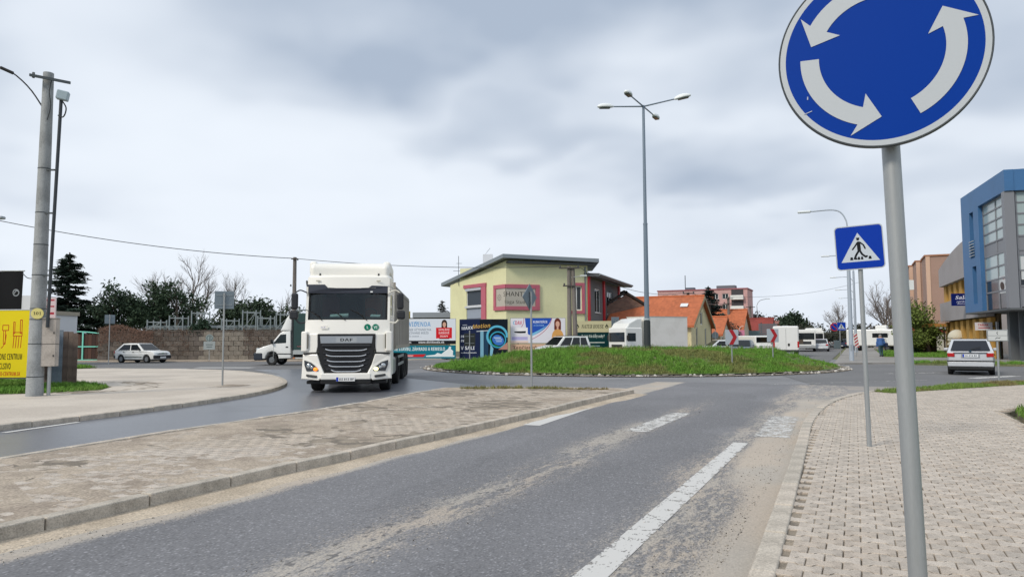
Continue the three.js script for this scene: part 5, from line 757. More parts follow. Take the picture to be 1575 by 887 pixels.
  part('eave_board', [on(m2, box(L2 + 0.6, 0.16, 0.6, L2 / 2 + 0.3, 8.1, 0.3))], darkRoof, t);
  part('wing_roof', [on(m3, box(L3 + 1.0, 0.3, 3.0, L3 / 2 + 0.3, 7.25, -0.4, 0.06))], darkRoof, t); part('wing_gutter', [on(m3, new THREE.CylinderGeometry(0.09, 0.09, L3 + 1, 10).rotateZ(Math.PI / 2).translate(L3 / 2 + 0.3, 7.2, 1.14))], roofGrey, t);
  part('roof_mast', [bar([-5.0, 6.6, -68.5], [-5.0, 9.4, -68.5], 0.025)], darkRoof, t); part('aerial_rod', [bar([-5.5, 8.0, -68.5], [-4.6, 8.0, -68.5], 0.018)], darkRoof, t); part('aerial_rod', [bar([-5.2, 8.7, -68.5], [-4.7, 8.7, -68.5], 0.018)], darkRoof, t);
  part('white_chimney', [box(0.9, 0.9, 0.6, -2.2, 8.9, -67)], mat(0xdcdfe4, 0.8), t); part('chimney_rod', [bar([-2.5, 9.3, -67], [-2.0, 9.95, -67], 0.03)], mat(0xc5cad2, 0.6), t);
  part('downpipe', [on(m2, new THREE.CylinderGeometry(0.06, 0.06, 7.8, 10).translate(L2 - 0.25, 4.0, 0.08))], roofGrey, t); part('plinth', [on(m1, box(L1, 0.5, 0.06, L1 / 2, 0.25, 0.032))], mat(0x77756a, 0.9), t);
  // yoga sign, bent round the corner of the building
  const sg = thing('yoga_sign', 'beige sign board in a pink frame bent round the corner of the yellow building', 'sign');
  const yt = canvasTex(1024, 448, (x) => { x.fillStyle = '#b9b4aa'; x.fillRect(0, 0, 1024, 448); x.fillStyle = '#26241f'; x.font = '150px sans-serif'; x.fillText('SHANTI', 290, 200, 560); x.font = '110px sans-serif'; x.fillText('Yoga Studio', 330, 380, 560); x.strokeStyle = '#57534c'; x.lineWidth = 9; x.beginPath(); x.arc(130, 225, 62, 0, 7); x.moveTo(155, 225); x.arc(130, 225, 25, 0, 7); for (let i = 0; i < 8; i++) { x.moveTo(130 + 62 * Math.cos(i * 0.785), 225 + 62 * Math.sin(i * 0.785)); x.lineTo(130 + 92 * Math.cos(i * 0.785), 225 + 92 * Math.sin(i * 0.785)); } x.stroke(); });
  const l1 = 1.45, l2 = 2.65, f = l1 / (l1 + l2 * 0.95), q1 = card(l1, 1.55, 0, 0), q2 = card(l2, 1.55, 0, 0); { const u = q1.attributes.uv; for (let i = 0; i < u.count; i++) u.setX(i, u.getX(i) * f); const v = q2.attributes.uv; for (let i = 0; i < v.count; i++) v.setX(i, f + v.getX(i) * (1 - f)); }
  part('sign_face', [on(m1, q1.translate(L1 - l1 / 2 + 0.05, 5.15, 0.1))], print(yt), sg); part('sign_face', [on(m2, q2.translate(l2 / 2 - 0.05, 5.15, 0.1))], print(yt), sg);
  for (const y of [6.08, 4.22]) { part('pink_frame', [on(m1, box(l1 + 0.42, 0.32, 0.16, L1 - l1 / 2 - 0.12, y, 0.08))], pinkM, sg); part('pink_frame', [on(m2, box(l2 + 0.4, 0.32, 0.16, l2 / 2 + 0.15, y, 0.08))], pinkM, sg); }
  part('pink_frame', [on(m1, box(0.36, 1.58, 0.16, L1 - l1 - 0.15, 5.15, 0.08))], pinkM, sg); part('pink_frame', [on(m2, box(0.36, 1.58, 0.16, l2 + 0.16, 5.15, 0.08))], pinkM, sg);
  // shop front along the street
  const sf = thing('shop_kiosk', 'beige shop fascia with leaf logos above a dark teal window display', 'shop');
  const ft2 = canvasTex(1024, 256, (x) => { x.fillStyle = '#cfc9a2'; x.fillRect(0, 0, 1024, 256); x.fillStyle = '#1f2a1d'; x.font = 'bold italic 118px serif'; x.fillText('NATUR HOUSE', 150, 165, 470); for (const c of [70, 690]) { x.beginPath(); x.arc(c, 130, 34, 0, 7); x.fill(); x.beginPath(); x.moveTo(c, 60); x.lineTo(c + 22, 110); x.lineTo(c - 22, 110); x.fill(); x.fillStyle = '#cfc9a2'; x.beginPath(); x.arc(c, 136, 17, 0, 7); x.fill(); x.fillStyle = '#1f2a1d'; } x.font = '40px sans-serif'; x.fillText('♦', 815, 110); x.fillRect(790, 150, 70, 8); x.fillStyle = '#d9d2ce'; x.beginPath(); x.arc(985, 130, 34, 0, 7); x.fill(); x.fillStyle = '#b0505a'; x.fillRect(965, 122, 40, 14); });
  const dt = canvasTex(1024, 448, (x) => { x.fillStyle = '#0e3a3c'; x.fillRect(0, 0, 1024, 448); x.fillStyle = '#7fc05a'; x.beginPath(); x.moveTo(0, 0); x.lineTo(90, 60); x.lineTo(130, 448); x.lineTo(0, 448); x.fill(); x.beginPath(); x.ellipse(190, 380, 60, 80, 0.6, 0, 7); x.fill(); x.fillStyle = '#15171a'; x.beginPath(); x.ellipse(160, 200, 40, 60, 0, 0, 7); x.fill(); x.fillStyle = '#d8cbbb'; x.beginPath(); x.ellipse(165, 320, 30, 70, 0, 0, 7); x.fill(); x.fillStyle = '#d14b32'; x.beginPath(); x.arc(20, 190, 24, 0, 7); x.fill(); x.fillStyle = '#e6efe6'; x.font = 'italic bold 70px serif'; x.fillText('Trápia Vás kĺby nohy?', 170, 90, 560); x.fillRect(330, 175, 400, 14); x.fillStyle = '#7f9ea2'; for (let i = 0; i < 4; i++) x.fillRect(345, 235 + i * 44, 270, 22); x.fillStyle = '#8d3f34'; x.fillRect(880, 150, 70, 298); x.fillStyle = '#d8c0ae'; x.fillRect(895, 200, 40, 80); x.fillStyle = '#20262a'; x.fillRect(900, 310, 34, 100); });
  const a = [5.2, -61.6], b = [9.3, -61.9], ms = wallFrame(a, b), LL = Math.hypot(b[0] - a[0], b[1] - a[1]);
  part('fascia', [on(ms, box(LL, 0.95, 0.2, LL / 2, 2.62, -0.12))], mat(0xcfc9a2, 0.7), sf); part('fascia_print', [on(ms, card(LL, 0.93, LL / 2, 2.62, -0.015))], print(ft2), sf);
  part('display_panel', [on(ms, box(LL - 0.5, 2.1, 0.14, LL / 2 - 0.25, 1.1, -0.14))], mat(0x0e3a3c, 0.6), sf); part('display_print', [on(ms, card(LL - 0.5, 2.05, LL / 2 - 0.25, 1.1, -0.065))], print(dt, 0.4), sf); part('pier', [on(ms, box(0.35, 2.1, 0.2, LL - 0.2, 1.1, -0.13))], mat(0xcfc9a2, 0.7), sf); part('ground_wall', [on(ms, box(LL + 1.2, 3.1, 0.2, LL / 2 + 0.6, 1.55, -0.34))], cream, sf);
}
// ---- billboards in front of it
function billboard(label, x0, x1, z, y0, y1, draw, cw, ch, posts = true, turn = 0) {
  const w = x1 - x0, h = y1 - y0, t = thing('billboard', label, 'billboard', [(x0 + x1) / 2, 0.02, z], turn, 'billboards along the street');
  part('panel', [box(w, h, 0.08, 0, (y0 + y1) / 2, 0)], mat(0x5d6468, 0.6), t); part('poster', [card(w - 0.04, h - 0.04, 0, (y0 + y1) / 2, 0.044)], print(canvasTex(cw, ch, draw), 0.5), t);
  if (posts) for (const x of [-w * 0.36, w * 0.36]) part('post', [box(0.1, y1, 0.1, x, y1 / 2 - 0.05, -0.095)], mat(0x4b5154, 0.6), t); return t;
}
const woman = (x, cx, top, h, hair, dress, skin = '#d9ab93') => { const k = h / 100; x.fillStyle = hair; x.beginPath(); x.ellipse(cx, top + 20 * k, 15 * k, 22 * k, 0, 0, 7); x.fill(); x.fillRect(cx - 15 * k, top + 16 * k, 30 * k, 34 * k); x.fillStyle = dress; x.beginPath(); x.moveTo(cx - 26 * k, top + 100 * k); x.quadraticCurveTo(cx - 30 * k, top + 50 * k, cx, top + 46 * k); x.quadraticCurveTo(cx + 30 * k, top + 50 * k, cx + 26 * k, top + 100 * k); x.fill(); x.fillStyle = skin; x.beginPath(); x.ellipse(cx, top + 24 * k, 9 * k, 13 * k, 0, 0, 7); x.fill(); x.fillRect(cx - 4 * k, top + 34 * k, 8 * k, 14 * k); };
billboard('white accounting billboard with light blue lettering and a red placard right of the lorry', -9.75, -4.5, -58.8, 1.2, 3.25, (x) => {
  x.fillStyle = '#dfe6ee'; x.fillRect(0, 0, 1024, 400); x.fillStyle = '#79a9d6'; x.font = 'bold 100px sans-serif'; x.fillText('DIVIDENDA', 200, 120, 430); x.strokeStyle = '#79a9d6'; x.lineWidth = 8; x.beginPath(); x.arc(405, 60, 18, 0, 7); x.stroke();
  x.fillStyle = '#46586c'; x.font = '46px sans-serif'; x.fillText('VEDENIE ÚČTOVNÍCTVA', 200, 190, 440); x.fillText('SPRACOVANIE MIEZD', 200, 240, 400); x.font = '34px sans-serif'; x.fillText('a VŠE ostatné ....', 240, 288, 320);
  woman(x, 846, 20, 300, '#3a2a26', '#30343c'); x.fillStyle = '#d6202a'; x.fillRect(716, 140, 250, 170); x.fillStyle = '#f3dcdc'; x.font = 'bold 42px sans-serif'; x.textAlign = 'center'; x.fillText('VYPLŇTE', 841, 190, 220); x.fillText('DAŇOVÉ', 841, 240, 220); x.fillText('ÚĽAVY', 841, 292, 180); x.textAlign = 'left';
  x.fillStyle = '#1a1c22'; x.fillRect(0, 345, 1024, 55); x.fillStyle = '#e6e8ea'; x.font = 'bold 46px sans-serif'; x.fillText('0m', 260, 390); x.fillText('www.dividenda.sk', 440, 388, 540);
}, 1024, 400);
billboard('teal building-trade billboard with a white worker silhouette below the accounting one', -9.75, -4.5, -58.78, 0.06, 1.14, (x) => {
  x.fillStyle = '#12778a'; x.fillRect(0, 0, 1024, 210); x.fillStyle = '#e8f0f0'; x.font = 'bold 74px sans-serif'; x.fillText('PRE STAVBU, ZÁHRADU A REMESLO', 30, 84, 830); x.beginPath(); x.moveTo(560, 165); x.lineTo(700, 150); x.lineTo(740, 120); x.lineTo(800, 140); x.lineTo(860, 90); x.lineTo(905, 60); x.lineTo(925, 20); x.lineTo(955, 24); x.lineTo(950, 60); x.lineTo(985, 90); x.lineTo(980, 160); x.lineTo(1010, 165); x.lineTo(1000, 185); x.lineTo(560, 182); x.fill(); x.fillStyle = '#c5262e'; x.beginPath(); x.moveTo(60, 150); x.lineTo(560, 142); x.lineTo(520, 186); x.lineTo(60, 186); x.fill(); x.fillStyle = '#f0dede'; x.font = 'bold 30px sans-serif'; x.fillText('STAVEBNINY', 180, 178, 210);
}, 1024, 210);
billboard('navy fitness billboard with a runner inside a turquoise wheel', -4.25, -0.35, -59.3, 0.05, 3.2, (x) => {
  x.fillStyle = '#1b2748'; x.fillRect(0, 0, 1024, 820); x.fillStyle = '#101a26'; x.fillRect(430, 0, 594, 820); x.fillStyle = '#7fb3c9'; x.fillRect(440, 230, 70, 590); x.fillStyle = '#23445e'; x.fillRect(520, 240, 90, 580); x.strokeStyle = '#5fb9d6'; x.lineWidth = 46; x.beginPath(); x.arc(800, 360, 210, 2.2, 6.4); x.stroke(); x.lineWidth = 26; x.strokeStyle = '#3aa7c4'; x.beginPath(); x.arc(815, 430, 165, 0, 7); x.stroke(); x.fillStyle = '#2ca24a'; x.beginPath(); x.moveTo(640, 350); x.quadraticCurveTo(640, 560, 850, 580); x.lineTo(700, 520); x.fill(); x.fillStyle = '#3d78c8'; x.beginPath(); x.ellipse(820, 440, 130, 105, 0.5, 0, 7); x.fill(); x.fillStyle = '#cfe0ea'; x.fillRect(730, 380, 150, 18); x.fillRect(760, 420, 150, 14); x.fillRect(780, 460, 120, 14); x.fillStyle = '#b98a7a'; x.beginPath(); x.moveTo(1024, 480); x.lineTo(880, 600); x.lineTo(820, 640); x.lineTo(1024, 640); x.fill(); x.fillStyle = '#86c0d6'; x.beginPath(); x.moveTo(660, 520); x.lineTo(720, 620); x.lineTo(690, 820); x.lineTo(640, 820); x.fill(); x.fillStyle = '#0f1418'; x.fillRect(700, 0, 130, 70);
  x.save(); x.rotate(-0.07); x.fillStyle = '#e8ecef'; x.font = 'bold 92px sans-serif'; x.fillText('MAXX', 20, 225, 250); x.fillStyle = '#c9a052'; x.font = 'italic bold 118px sans-serif'; x.fillText('Motion', 250, 215, 390); x.fillStyle = '#cfd6dc'; x.fillRect(340, 270, 250, 16); x.fillRect(50, 120, 100, 10); x.restore();
  x.fillStyle = '#e8ecef'; x.font = 'bold 76px sans-serif'; x.fillText('PRVÝ', 22, 390, 160); x.fillText('PAL', 22, 480, 130); x.font = 'bold 100px sans-serif'; x.fillText('V ŠALI', 22, 640, 330); x.font = 'bold 34px sans-serif'; x.fillText('na okres jazdeckého', 26, 715, 400);
}, 1024, 820);
billboard('air-conditioner billboard with a blue wave and a red-haired woman', -0.15, 4.35, -59.9, 1.25, 3.3, (x) => {
  x.fillStyle = '#e4e4ec'; x.fillRect(0, 0, 1024, 460); x.fillStyle = '#2a57b8'; x.beginPath(); x.moveTo(270, 0); x.lineTo(770, 0); x.quadraticCurveTo(720, 200, 400, 330); x.lineTo(330, 300); x.quadraticCurveTo(280, 200, 270, 0); x.fill(); x.fillStyle = '#7fc4e8'; x.beginPath(); x.moveTo(700, 120); x.quadraticCurveTo(560, 260, 400, 330); x.lineTo(380, 290); x.quadraticCurveTo(560, 220, 700, 120); x.fill(); x.strokeStyle = '#b5406a'; x.lineWidth = 9; x.beginPath(); x.moveTo(772, 0); x.quadraticCurveTo(730, 240, 380, 400); x.stroke(); x.beginPath(); x.moveTo(250, 0); x.quadraticCurveTo(250, 120, 200, 160); x.stroke();
  x.font = 'bold 96px sans-serif'; x.fillStyle = '#77b5dc'; x.fillText('C', 40, 120); x.fillStyle = '#d3486c'; x.fillText('DAV', 84, 120, 130); x.fillStyle = '#f2f2f4'; x.fillRect(40, 175, 280, 110); x.fillStyle = '#1e2229'; x.beginPath(); x.moveTo(60, 245); x.lineTo(290, 240); x.lineTo(280, 275); x.quadraticCurveTo(160, 285, 75, 268); x.fill(); x.fillStyle = '#b7b3de'; x.fillRect(20, 345, 300, 60); x.fillStyle = '#eef4fa'; x.font = 'bold 58px sans-serif'; x.fillText('KLIMATIZÁCIE', 420, 90, 270); x.fillStyle = '#a8d4f0'; x.font = '42px sans-serif'; x.fillText('A ČISTENIE', 430, 150, 200); woman(x, 880, 10, 420, '#6e3327', '#dba560', '#dcae98'); x.fillStyle = '#e9d3c8'; x.fillRect(0, 420, 330, 40);
}, 1024, 460);
billboard('peach-coloured lower board half hidden behind the mound under the air-conditioner billboard', -0.15, 4.35, -59.88, 0.05, 1.2, (x) => { x.fillStyle = '#d9b699'; x.fillRect(0, 0, 512, 140); x.fillStyle = '#5d4638'; x.font = 'bold 44px serif'; x.fillText('Tančiareň', 20, 50); x.fillStyle = '#b24a3a'; x.fillRect(440, 30, 50, 110); x.fillStyle = '#b99ac0'; x.fillRect(150, 70, 120, 70); }, 512, 140, false);
// ---- low building behind the accounting billboard
{
  const t = thing('low_depot', 'low ochre building with a flat grey roof edge behind the white billboard', 'building', [-8.2, 0, -78]);
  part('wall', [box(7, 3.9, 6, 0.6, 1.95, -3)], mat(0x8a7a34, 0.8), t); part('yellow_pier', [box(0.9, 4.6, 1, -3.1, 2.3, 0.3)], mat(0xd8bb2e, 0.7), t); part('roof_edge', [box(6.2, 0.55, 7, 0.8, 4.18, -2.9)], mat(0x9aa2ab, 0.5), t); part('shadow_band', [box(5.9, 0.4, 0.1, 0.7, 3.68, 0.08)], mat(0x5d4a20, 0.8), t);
}
// ---- houses with orange roofs
const tileM = (() => { const t = tex(512, 512, (u, v) => { const row = v * 24, r = Math.floor(row), col = u * 30 + (r % 2) * 0.5, h = hash(Math.floor(col), r, 3), e = Math.abs(row % 1 - 0.5) > 0.44 ? 0.86 : 1, b = fbm(u * 4, v * 4, 4, 4, 12); const k = (0.85 + 0.25 * h) * e * (0.9 + 0.25 * b); return [0.46 * k, 0.135 * k, 0.055 * k]; }, { size: 6 }); return new THREE.MeshStandardMaterial({ map: t, roughness: 0.85 }); })();
function house(name, label, [s0, s1, t0, t1], eave, ridge, o) {       // ridge along t; gable faces +t and -t
  const t = thing(name, label, 'building'), P = (s, y, tt) => { const [x, z] = RP(s, tt); return [x, y, z]; }, sm = (s0 + s1) / 2, ov = 0.35;
  const gm = wallFrame(RP(s0, t1), RP(s1, t1)), D = s1 - s0;
  part('gable_wall', [on(gm, metreUV(ext([[0, 0], [D, 0], [D, eave], [D / 2, ridge - 0.1], [0, eave]], 0.3, 0, (o.gableWin ?? []).map((w) => rectHole(...w))).translate(0, 0, -0.3)))], o.wall, t);
  for (const w of o.gableWin ?? []) win(gm, ...w, t, { n: 1, f: 0.09 });
  const fm = wallFrame(RP(s0, t0), RP(s0, t1)), Lw = t1 - t0 - 0.31; part('front_wall', [on(fm, box(Lw, eave, 0.3, Lw / 2, eave / 2, -0.15))], o.wall, t);
  const slope = (sa, ya, sb, yb, nm) => { const a = P(sa, ya, t0 - ov), b = P(sa, ya, t1 + ov), c = P(sb, yb, t1 + ov), d = P(sb, yb, t0 - ov), g = new THREE.BufferGeometry(), pos = []; const up = (p, k) => [p[0], p[1] + k, p[2]]; const Q = (p, q, r, w) => pos.push(...p, ...q, ...r, ...p, ...r, ...w); Q(up(a, 0.2), up(b, 0.2), up(c, 0.2), up(d, 0.2)); Q(a, d, c, b); Q(a, b, up(b, 0.2), up(a, 0.2)); Q(b, c, up(c, 0.2), up(b, 0.2)); Q(d, a, up(a, 0.2), up(d, 0.2)); g.setAttribute('position', new THREE.Float32BufferAttribute(pos, 3)); g.setAttribute('uv', new THREE.Float32BufferAttribute(pos.filter((_, i) => i % 3 !== 2).map((v, i) => v), 2)); { const uv = g.attributes.uv; for (let i = 0; i < uv.count; i++) { const [s, tt] = ST(pos[i * 3], pos[i * 3 + 2]); uv.setXY(i, tt, pos[i * 3 + 1] * 1.35 + s * 0.001); } } g.computeVertexNormals(); return part(nm, [g], o.roof ?? tileM, t); };
  const k = (ridge - eave) / (D / 2), r = slope(s0 - 0.5, eave - 0.5 * k, sm, ridge, 'roof'); slope(s1 + 0.5, eave - 0.5 * k, sm, ridge, 'roof');
  part('ridge_cap', [bar(P(sm, ridge + 0.2, t0 - ov), P(sm, ridge + 0.2, t1 + ov), 0.12)], o.roof ?? tileM, t);
  for (const [cs, ct, h] of o.chimneys ?? []) part('chimney', [box(0.7, h, 0.6, ...P(cs, ridge + h * 0.2, ct))], mottled([0.25, 0.1, 0.06], [0.2, 0.09, 0.05], 1, { px: 64, seed: 520 }), r);
  if (o.verge) part('verge_board', [on(gm, ext([[D / 2, ridge + 0.15], [D + 0.5, eave - 0.45 * k + 0.12], [D + 0.5, eave - 0.45 * k - 0.16], [D / 2, ridge - 0.16], [-0.5, eave - 0.45 * k - 0.16], [-0.5, eave - 0.45 * k + 0.12]], 0.06).translate(0, 0, ov + 0.005))], o.verge, t);
  return t;
}
const paleWall = mottled([0.62, 0.57, 0.36], [0.55, 0.5, 0.32], 3, { px: 128, grain: 0.06, seed: 530 }), creamWall = mottled([0.6, 0.54, 0.42], [0.52, 0.47, 0.37], 3, { px: 128, grain: 0.06, seed: 531 });
const big = house('house', 'large house with a long bright orange tile roof and a pale yellow gable', [67, 77, -21.2, -13.4], 2.85, 5.5, { wall: paleWall, verge: mat(0x8b7f63, 0.7), gableWin: [[2.2, 0.9, 0.9, 1.7], [4.4, 2.9, 1.2, 1.2], [6.6, 0.9, 0.9, 1.7]], chimneys: [] });
{ const f = wallFrame(RP(67, -21.2), RP(67, -13.4)); part('skylight', [on(f, box(0.7, 0.06, 0.6, 6.6, 4.75, -2.95, 0.53))], mat(0xdfe3e6, 0.4), big); }
house('house', 'smaller house with an orange roof behind the tall fir', [84, 91, -19.5, -13.6], 2.1, 3.9, { wall: creamWall, gableWin: [[1.3, 0.6, 1.0, 1.2], [4.4, 0.6, 1.0, 1.2]] });
house('house', 'far orange-roofed house left of the round bushy tree', [100, 108, -18.5, -13.5], 2.6, 5.3, { wall: creamWall, chimneys: [[103, -17.8, 3.2]] });
house('house', 'far house with a dark red roof and a pale strip by the big grey board', [114, 121, -14.5, -11.4], 2.4, 4.4, { wall: creamWall, roof: mottled([0.25, 0.045, 0.035], [0.18, 0.04, 0.03], 3, { px: 64, seed: 540 }) });
{
  const t = thing('brick_outbuilding', 'old brick gable with a dark roof edge tucked behind the grey wing', 'building', [10.5, 0, -71.5]);
  const bm = (() => { const tt = tex(512, 512, (u, v) => { const row = v * 16, r = Math.floor(row), col = u * 8 + (r % 2) * 0.5, h = hash(Math.floor(col), r, 5), mo = Math.abs(row % 1 - 0.5) > 0.4 || Math.abs(col % 1 - 0.5) > 0.45; const k = 0.7 + 0.5 * h; return mo ? [0.2, 0.17, 0.145] : [0.2 * k, 0.115 * k, 0.085 * k]; }, { size: 2 }); return new THREE.MeshStandardMaterial({ map: tt, roughness: 0.95 }); })();
  part('gable_wall', [metreUV(ext([[-3.2, 0], [4.6, 0], [4.6, 3.4], [0.6, 5.9], [-3.2, 3.6]], 0.4).translate(0, 0, -0.4))], bm, t);
  part('roof_edge', [box(5.6, 0.22, 2.4, 2.75, 4.75, -1.0, 0, 0, -0.56)], mat(0x2f2a27, 0.8), t); part('roof_edge', [box(5, 0.22, 2.4, -1.4, 4.9, -1.0, 0, 0, 0.54)], mat(0x2f2a27, 0.8), t);
  part('gutter_box', [box(0.7, 0.5, 0.4, 4.9, 3.4, 0.1)], mat(0x6d7a84, 0.6), t);
}
// ---- pink apartment block
{
  const a = [37.2, -187], b = [57.1, -177.7], m = wallFrame(a, b), L = Math.hypot(b[0] - a[0], b[1] - a[1]), H = 13.5;
  const t = thing('apartment_block', 'pink panel apartment block rising behind the orange roofs', 'building'), pk = mottled([0.56, 0.34, 0.33], [0.5, 0.3, 0.3], 6, { px: 128, grain: 0.05, seed: 550 }), pk2 = mat(0xe2bfc3, 0.8);
  const holes = [], cols = [1.2, 3.6, 6.4, 8.8, 11.6, 13.6, 16.0], rows = [0.8, 3.4, 6.0, 8.6, 11.2];
  for (const y of rows) for (const x of cols) holes.push([x, y, 1.5, 1.35]);
  part('wall', [on(m, metreUV(ext([[0, 0], [L, 0], [L, H], [0, H]], 10, 0, holes.map((h) => rectHole(...h))).translate(0, 0, -10)))], pk, t);
  for (const h of holes) win(m, ...h, t, { n: 2, f: 0.12, inset: 0.25 });
  for (let k = 0; k < 5; k++) { const g = part('balcony', [on(m, box(3.0, 1.05, 1.3, 19.6, 1.1 + k * 2.6, 0.55))], mat(k > 2 ? 0xe3e4e2 : 0xa8b3a8, 0.7), t); part('loggia_opening', [on(m, box(2.8, 1.35, 0.1, 19.6, 2.35 + k * 2.6, 0.06))], mat(0x39363a, 0.6), g); }
  part('roof_parapet', [on(m, box(L + 0.3, 0.3, 10.3, L / 2, H + 0.15, -5))], mat(0x9d6168, 0.8), t); part('roof_hut', [on(m, box(4.5, 0.9, 3, 16.5, H + 0.75, -4))], mat(0x6a6f76, 0.8), t); part('roof_hut', [on(m, box(2.2, 0.7, 2, 7.5, H + 0.65, -4))], mat(0x59636e, 0.8), t); part('roof_mast', [on(m, bar([6.2, H, -4], [6.2, H + 4.2, -4], 0.1))], darkRoof, t);
}
{
  const t = thing('row_building', 'long low pinkish building far down the main road', 'building', [58, 0, -165]), pk = mottled([0.45, 0.22, 0.2], [0.4, 0.2, 0.18], 6, { px: 128, grain: 0.05, seed: 560 });
  part('wall', [box(9, 4.2, 8, 0, 2.1, 0)], mat(0xa8968a, 0.85), t); part('roof', [box(9.6, 1.2, 8.6, 0, 4.8, 0)], pk, t); part('chimney', [box(0.6, 0.9, 0.6, -2, 5.8, 0)], pk, t);
}
// ---- blue corner building on the right
{
  const e1 = [0.31, -0.951], e2 = [0.951, 0.31], A = [30.1, -44.2], at = (p, q) => [A[0] + e1[0] * p + e2[0] * q, A[1] + e1[1] * p + e2[1] * q];
  const t = thing('blue_office', 'blue corner building with a glazed bay jutting out over a dark glass entrance', 'building');
  const blue = mottled([0.045, 0.15, 0.34], [0.04, 0.13, 0.3], 5, { px: 128, grain: 0.05, seed: 570, rough: 0.55 }), grey = mat(0x7e8188, 0.5), darkGlass = new THREE.MeshPhysicalMaterial({ color: 0x232a30, roughness: 0.08 }), paleGlass = new THREE.MeshPhysicalMaterial({ color: 0x9fb0b2, roughness: 0.15 });
  const mL = wallFrame(at(9.6, 0), at(0, 0)), mR = wallFrame(at(0, 0), at(0, 16)), B0 = 3.35, T = 11.75;      // mL: x from far end to the corner
  part('blue_wall', [on(mL, metreUV(ext([[0, B0], [4.15, B0], [4.15, 10.45], [9.75, 10.45], [9.75, T], [0, T]], 0.5, 0, [rectHole(2.0, 7.1, 0.95, 3.2), rectHole(2.2, 3.9, 0.95, 2.6)]).translate(0, 0, -0.4)))], blue, t);
  part('blue_wall', [on(mR, metreUV(box(15.9, 1.3, 0.5, 8.1, 11.1, -0.15)))], blue, t);
  win(mL, 2.0, 7.1, 0.95, 3.2, t, { n: 1, frame: mat(0x4d5a66, 0.5), inset: 0.2 }); win(mL, 2.2, 3.9, 0.95, 2.6, t, { n: 1, frame: mat(0x4d5a66, 0.5), inset: 0.2 });
  for (let k = 0; k < 6; k++) part('window_rail', [on(mL, box(1.1, 0.05, 0.06, 2.48, 7.25 + k * 0.2, 0.16))], mat(0x9fa6aa, 0.4), t);
  // glazed bay, left face then right face: mullions with single panes
  const glaze = (m, x0, w, cols, rows) => { let y = B0 + 0.02; const cw = w / cols; for (const [h, kind] of rows) { for (let c = 0; c < cols; c++) { const pn = part(kind === 's' ? 'spandrel' : 'glass_pane', [on(m, box(cw - 0.09, h - 0.09, 0.05, x0 + cw * (c + 0.5), y + h / 2, -0.22))], kind === 's' ? grey : kind === 'd' ? darkGlass : paleGlass, t); void pn; } part('transom', [on(m, box(w, 0.09, 0.12, x0 + w / 2, y + h, -0.21))], grey, t); y += h; } for (let c = 0; c <= cols; c++) part('mullion', [on(m, box(0.09, y - B0, 0.13, x0 + cw * c, (y + B0) / 2, -0.215))], grey, t); };
  const rows = [[1.15, 'd'], [0.8, 'd'], [0.8, 'p'], [0.8, 'p'], [0.85, 's'], [0.68, 'p'], [0.68, 'p'], [0.68, 'p'], [0.62, 'p']];
  glaze(mL, 4.2, 5.3, 2, rows); glaze(mR, 0.55, 15, 5, [[1.3, 's'], [0.95, 'd'], [0.95, 'p'], [0.3, 's'], [0.85, 's'], [0.68, 'p'], [0.68, 'p'], [0.68, 'p'], [0.66, 'p']]);
  part('corner_post', [on(mR, box(0.55, 7.1, 0.5, 0.15, B0 + 3.55, -0.2))], grey, t);
  part('core', [slabXZ([at(0.6, 0.6), at(0.6, 15.6), at(9.3, 15.6), at(9.3, 0.6)], B0 + 0.06, 10.9)], mat(0x3c4046, 0.9), t);
  part('bay_soffit', [slabXZ([at(-0.1, -0.1), at(-0.1, 16), at(9.6, 16), at(9.6, -0.1)], B0 - 0.12, B0)], mat(0x565a5e, 0.7), t); part('flat_roof', [slabXZ([at(0.12, 0.4), at(0.12, 15.8), at(9.4, 15.8), at(9.4, 0.4)], 11.3, 11.5)], darkRoof, t);
  // recessed ground floor
  const mg = wallFrame(at(2.6, 1.2), at(2.6, 15)); part('entrance_wall', [on(mg, box(13.6, 3.2, 0.2, 6.8, 1.62, -0.3))], mat(0x50565b, 0.7), t);
  const posterT = canvasTex(256, 256, (x) => { x.fillStyle = '#b98d74'; x.fillRect(0, 0, 256, 256); x.fillStyle = '#5e4237'; x.fillRect(30, 40, 90, 170); x.fillStyle = '#d8c6a8'; x.beginPath(); x.arc(180, 150, 50, 0, 7); x.fill(); });
  for (let k = 0; k < 5; k++) { const g = part('shop_window', [on(mg, box(1.7, 2.7, 0.06, 1.2 + k * 2.3, 1.5, -0.15))], darkGlass, t); part('window_frame', [on(mg, box(1.9, 0.1, 0.1, 1.2 + k * 2.3, 2.9, -0.13))], grey, g); part('window_frame', [on(mg, box(0.09, 2.8, 0.1, 0.28 + k * 2.3, 1.5, -0.13))], grey, g); if (k < 2) part('window_poster', [on(mg, card(0.8, 0.7, 1.0 + k * 2.0, 2.0 - k * 0.9, -0.11))], print(posterT), g); }
  part('column', [on(mg, box(0.5, 3.25, 0.5, 4.4, 1.62, 1.6))], mat(0x62676b, 0.7), t); part('column', [on(mL, box(0.5, 3.22, 0.5, 5.2, 1.62, -1.3))], mat(0x62676b, 0.7), t);
  const ph = canvasTex(512, 256, (x) => { x.fillStyle = '#c9cdd0'; x.fillRect(0, 0, 512, 256); x.fillStyle = '#4a3b36'; x.beginPath(); x.ellipse(120, 150, 90, 60, 0.3, 0, 7); x.ellipse(350, 110, 110, 60, -0.3, 0, 7); x.fill(); x.fillStyle = '#a86a70'; x.font = 'bold 60px sans-serif'; x.fillText('DENTAL', 150, 60, 260); }); part('window_film', [on(mR, card(2.8, 1.4, 2.05, 5.75, -0.18))], print(ph), t); part('window_film', [on(mL, card(2.4, 1.1, 8.1, 4.9, -0.18))], print(ph), t);
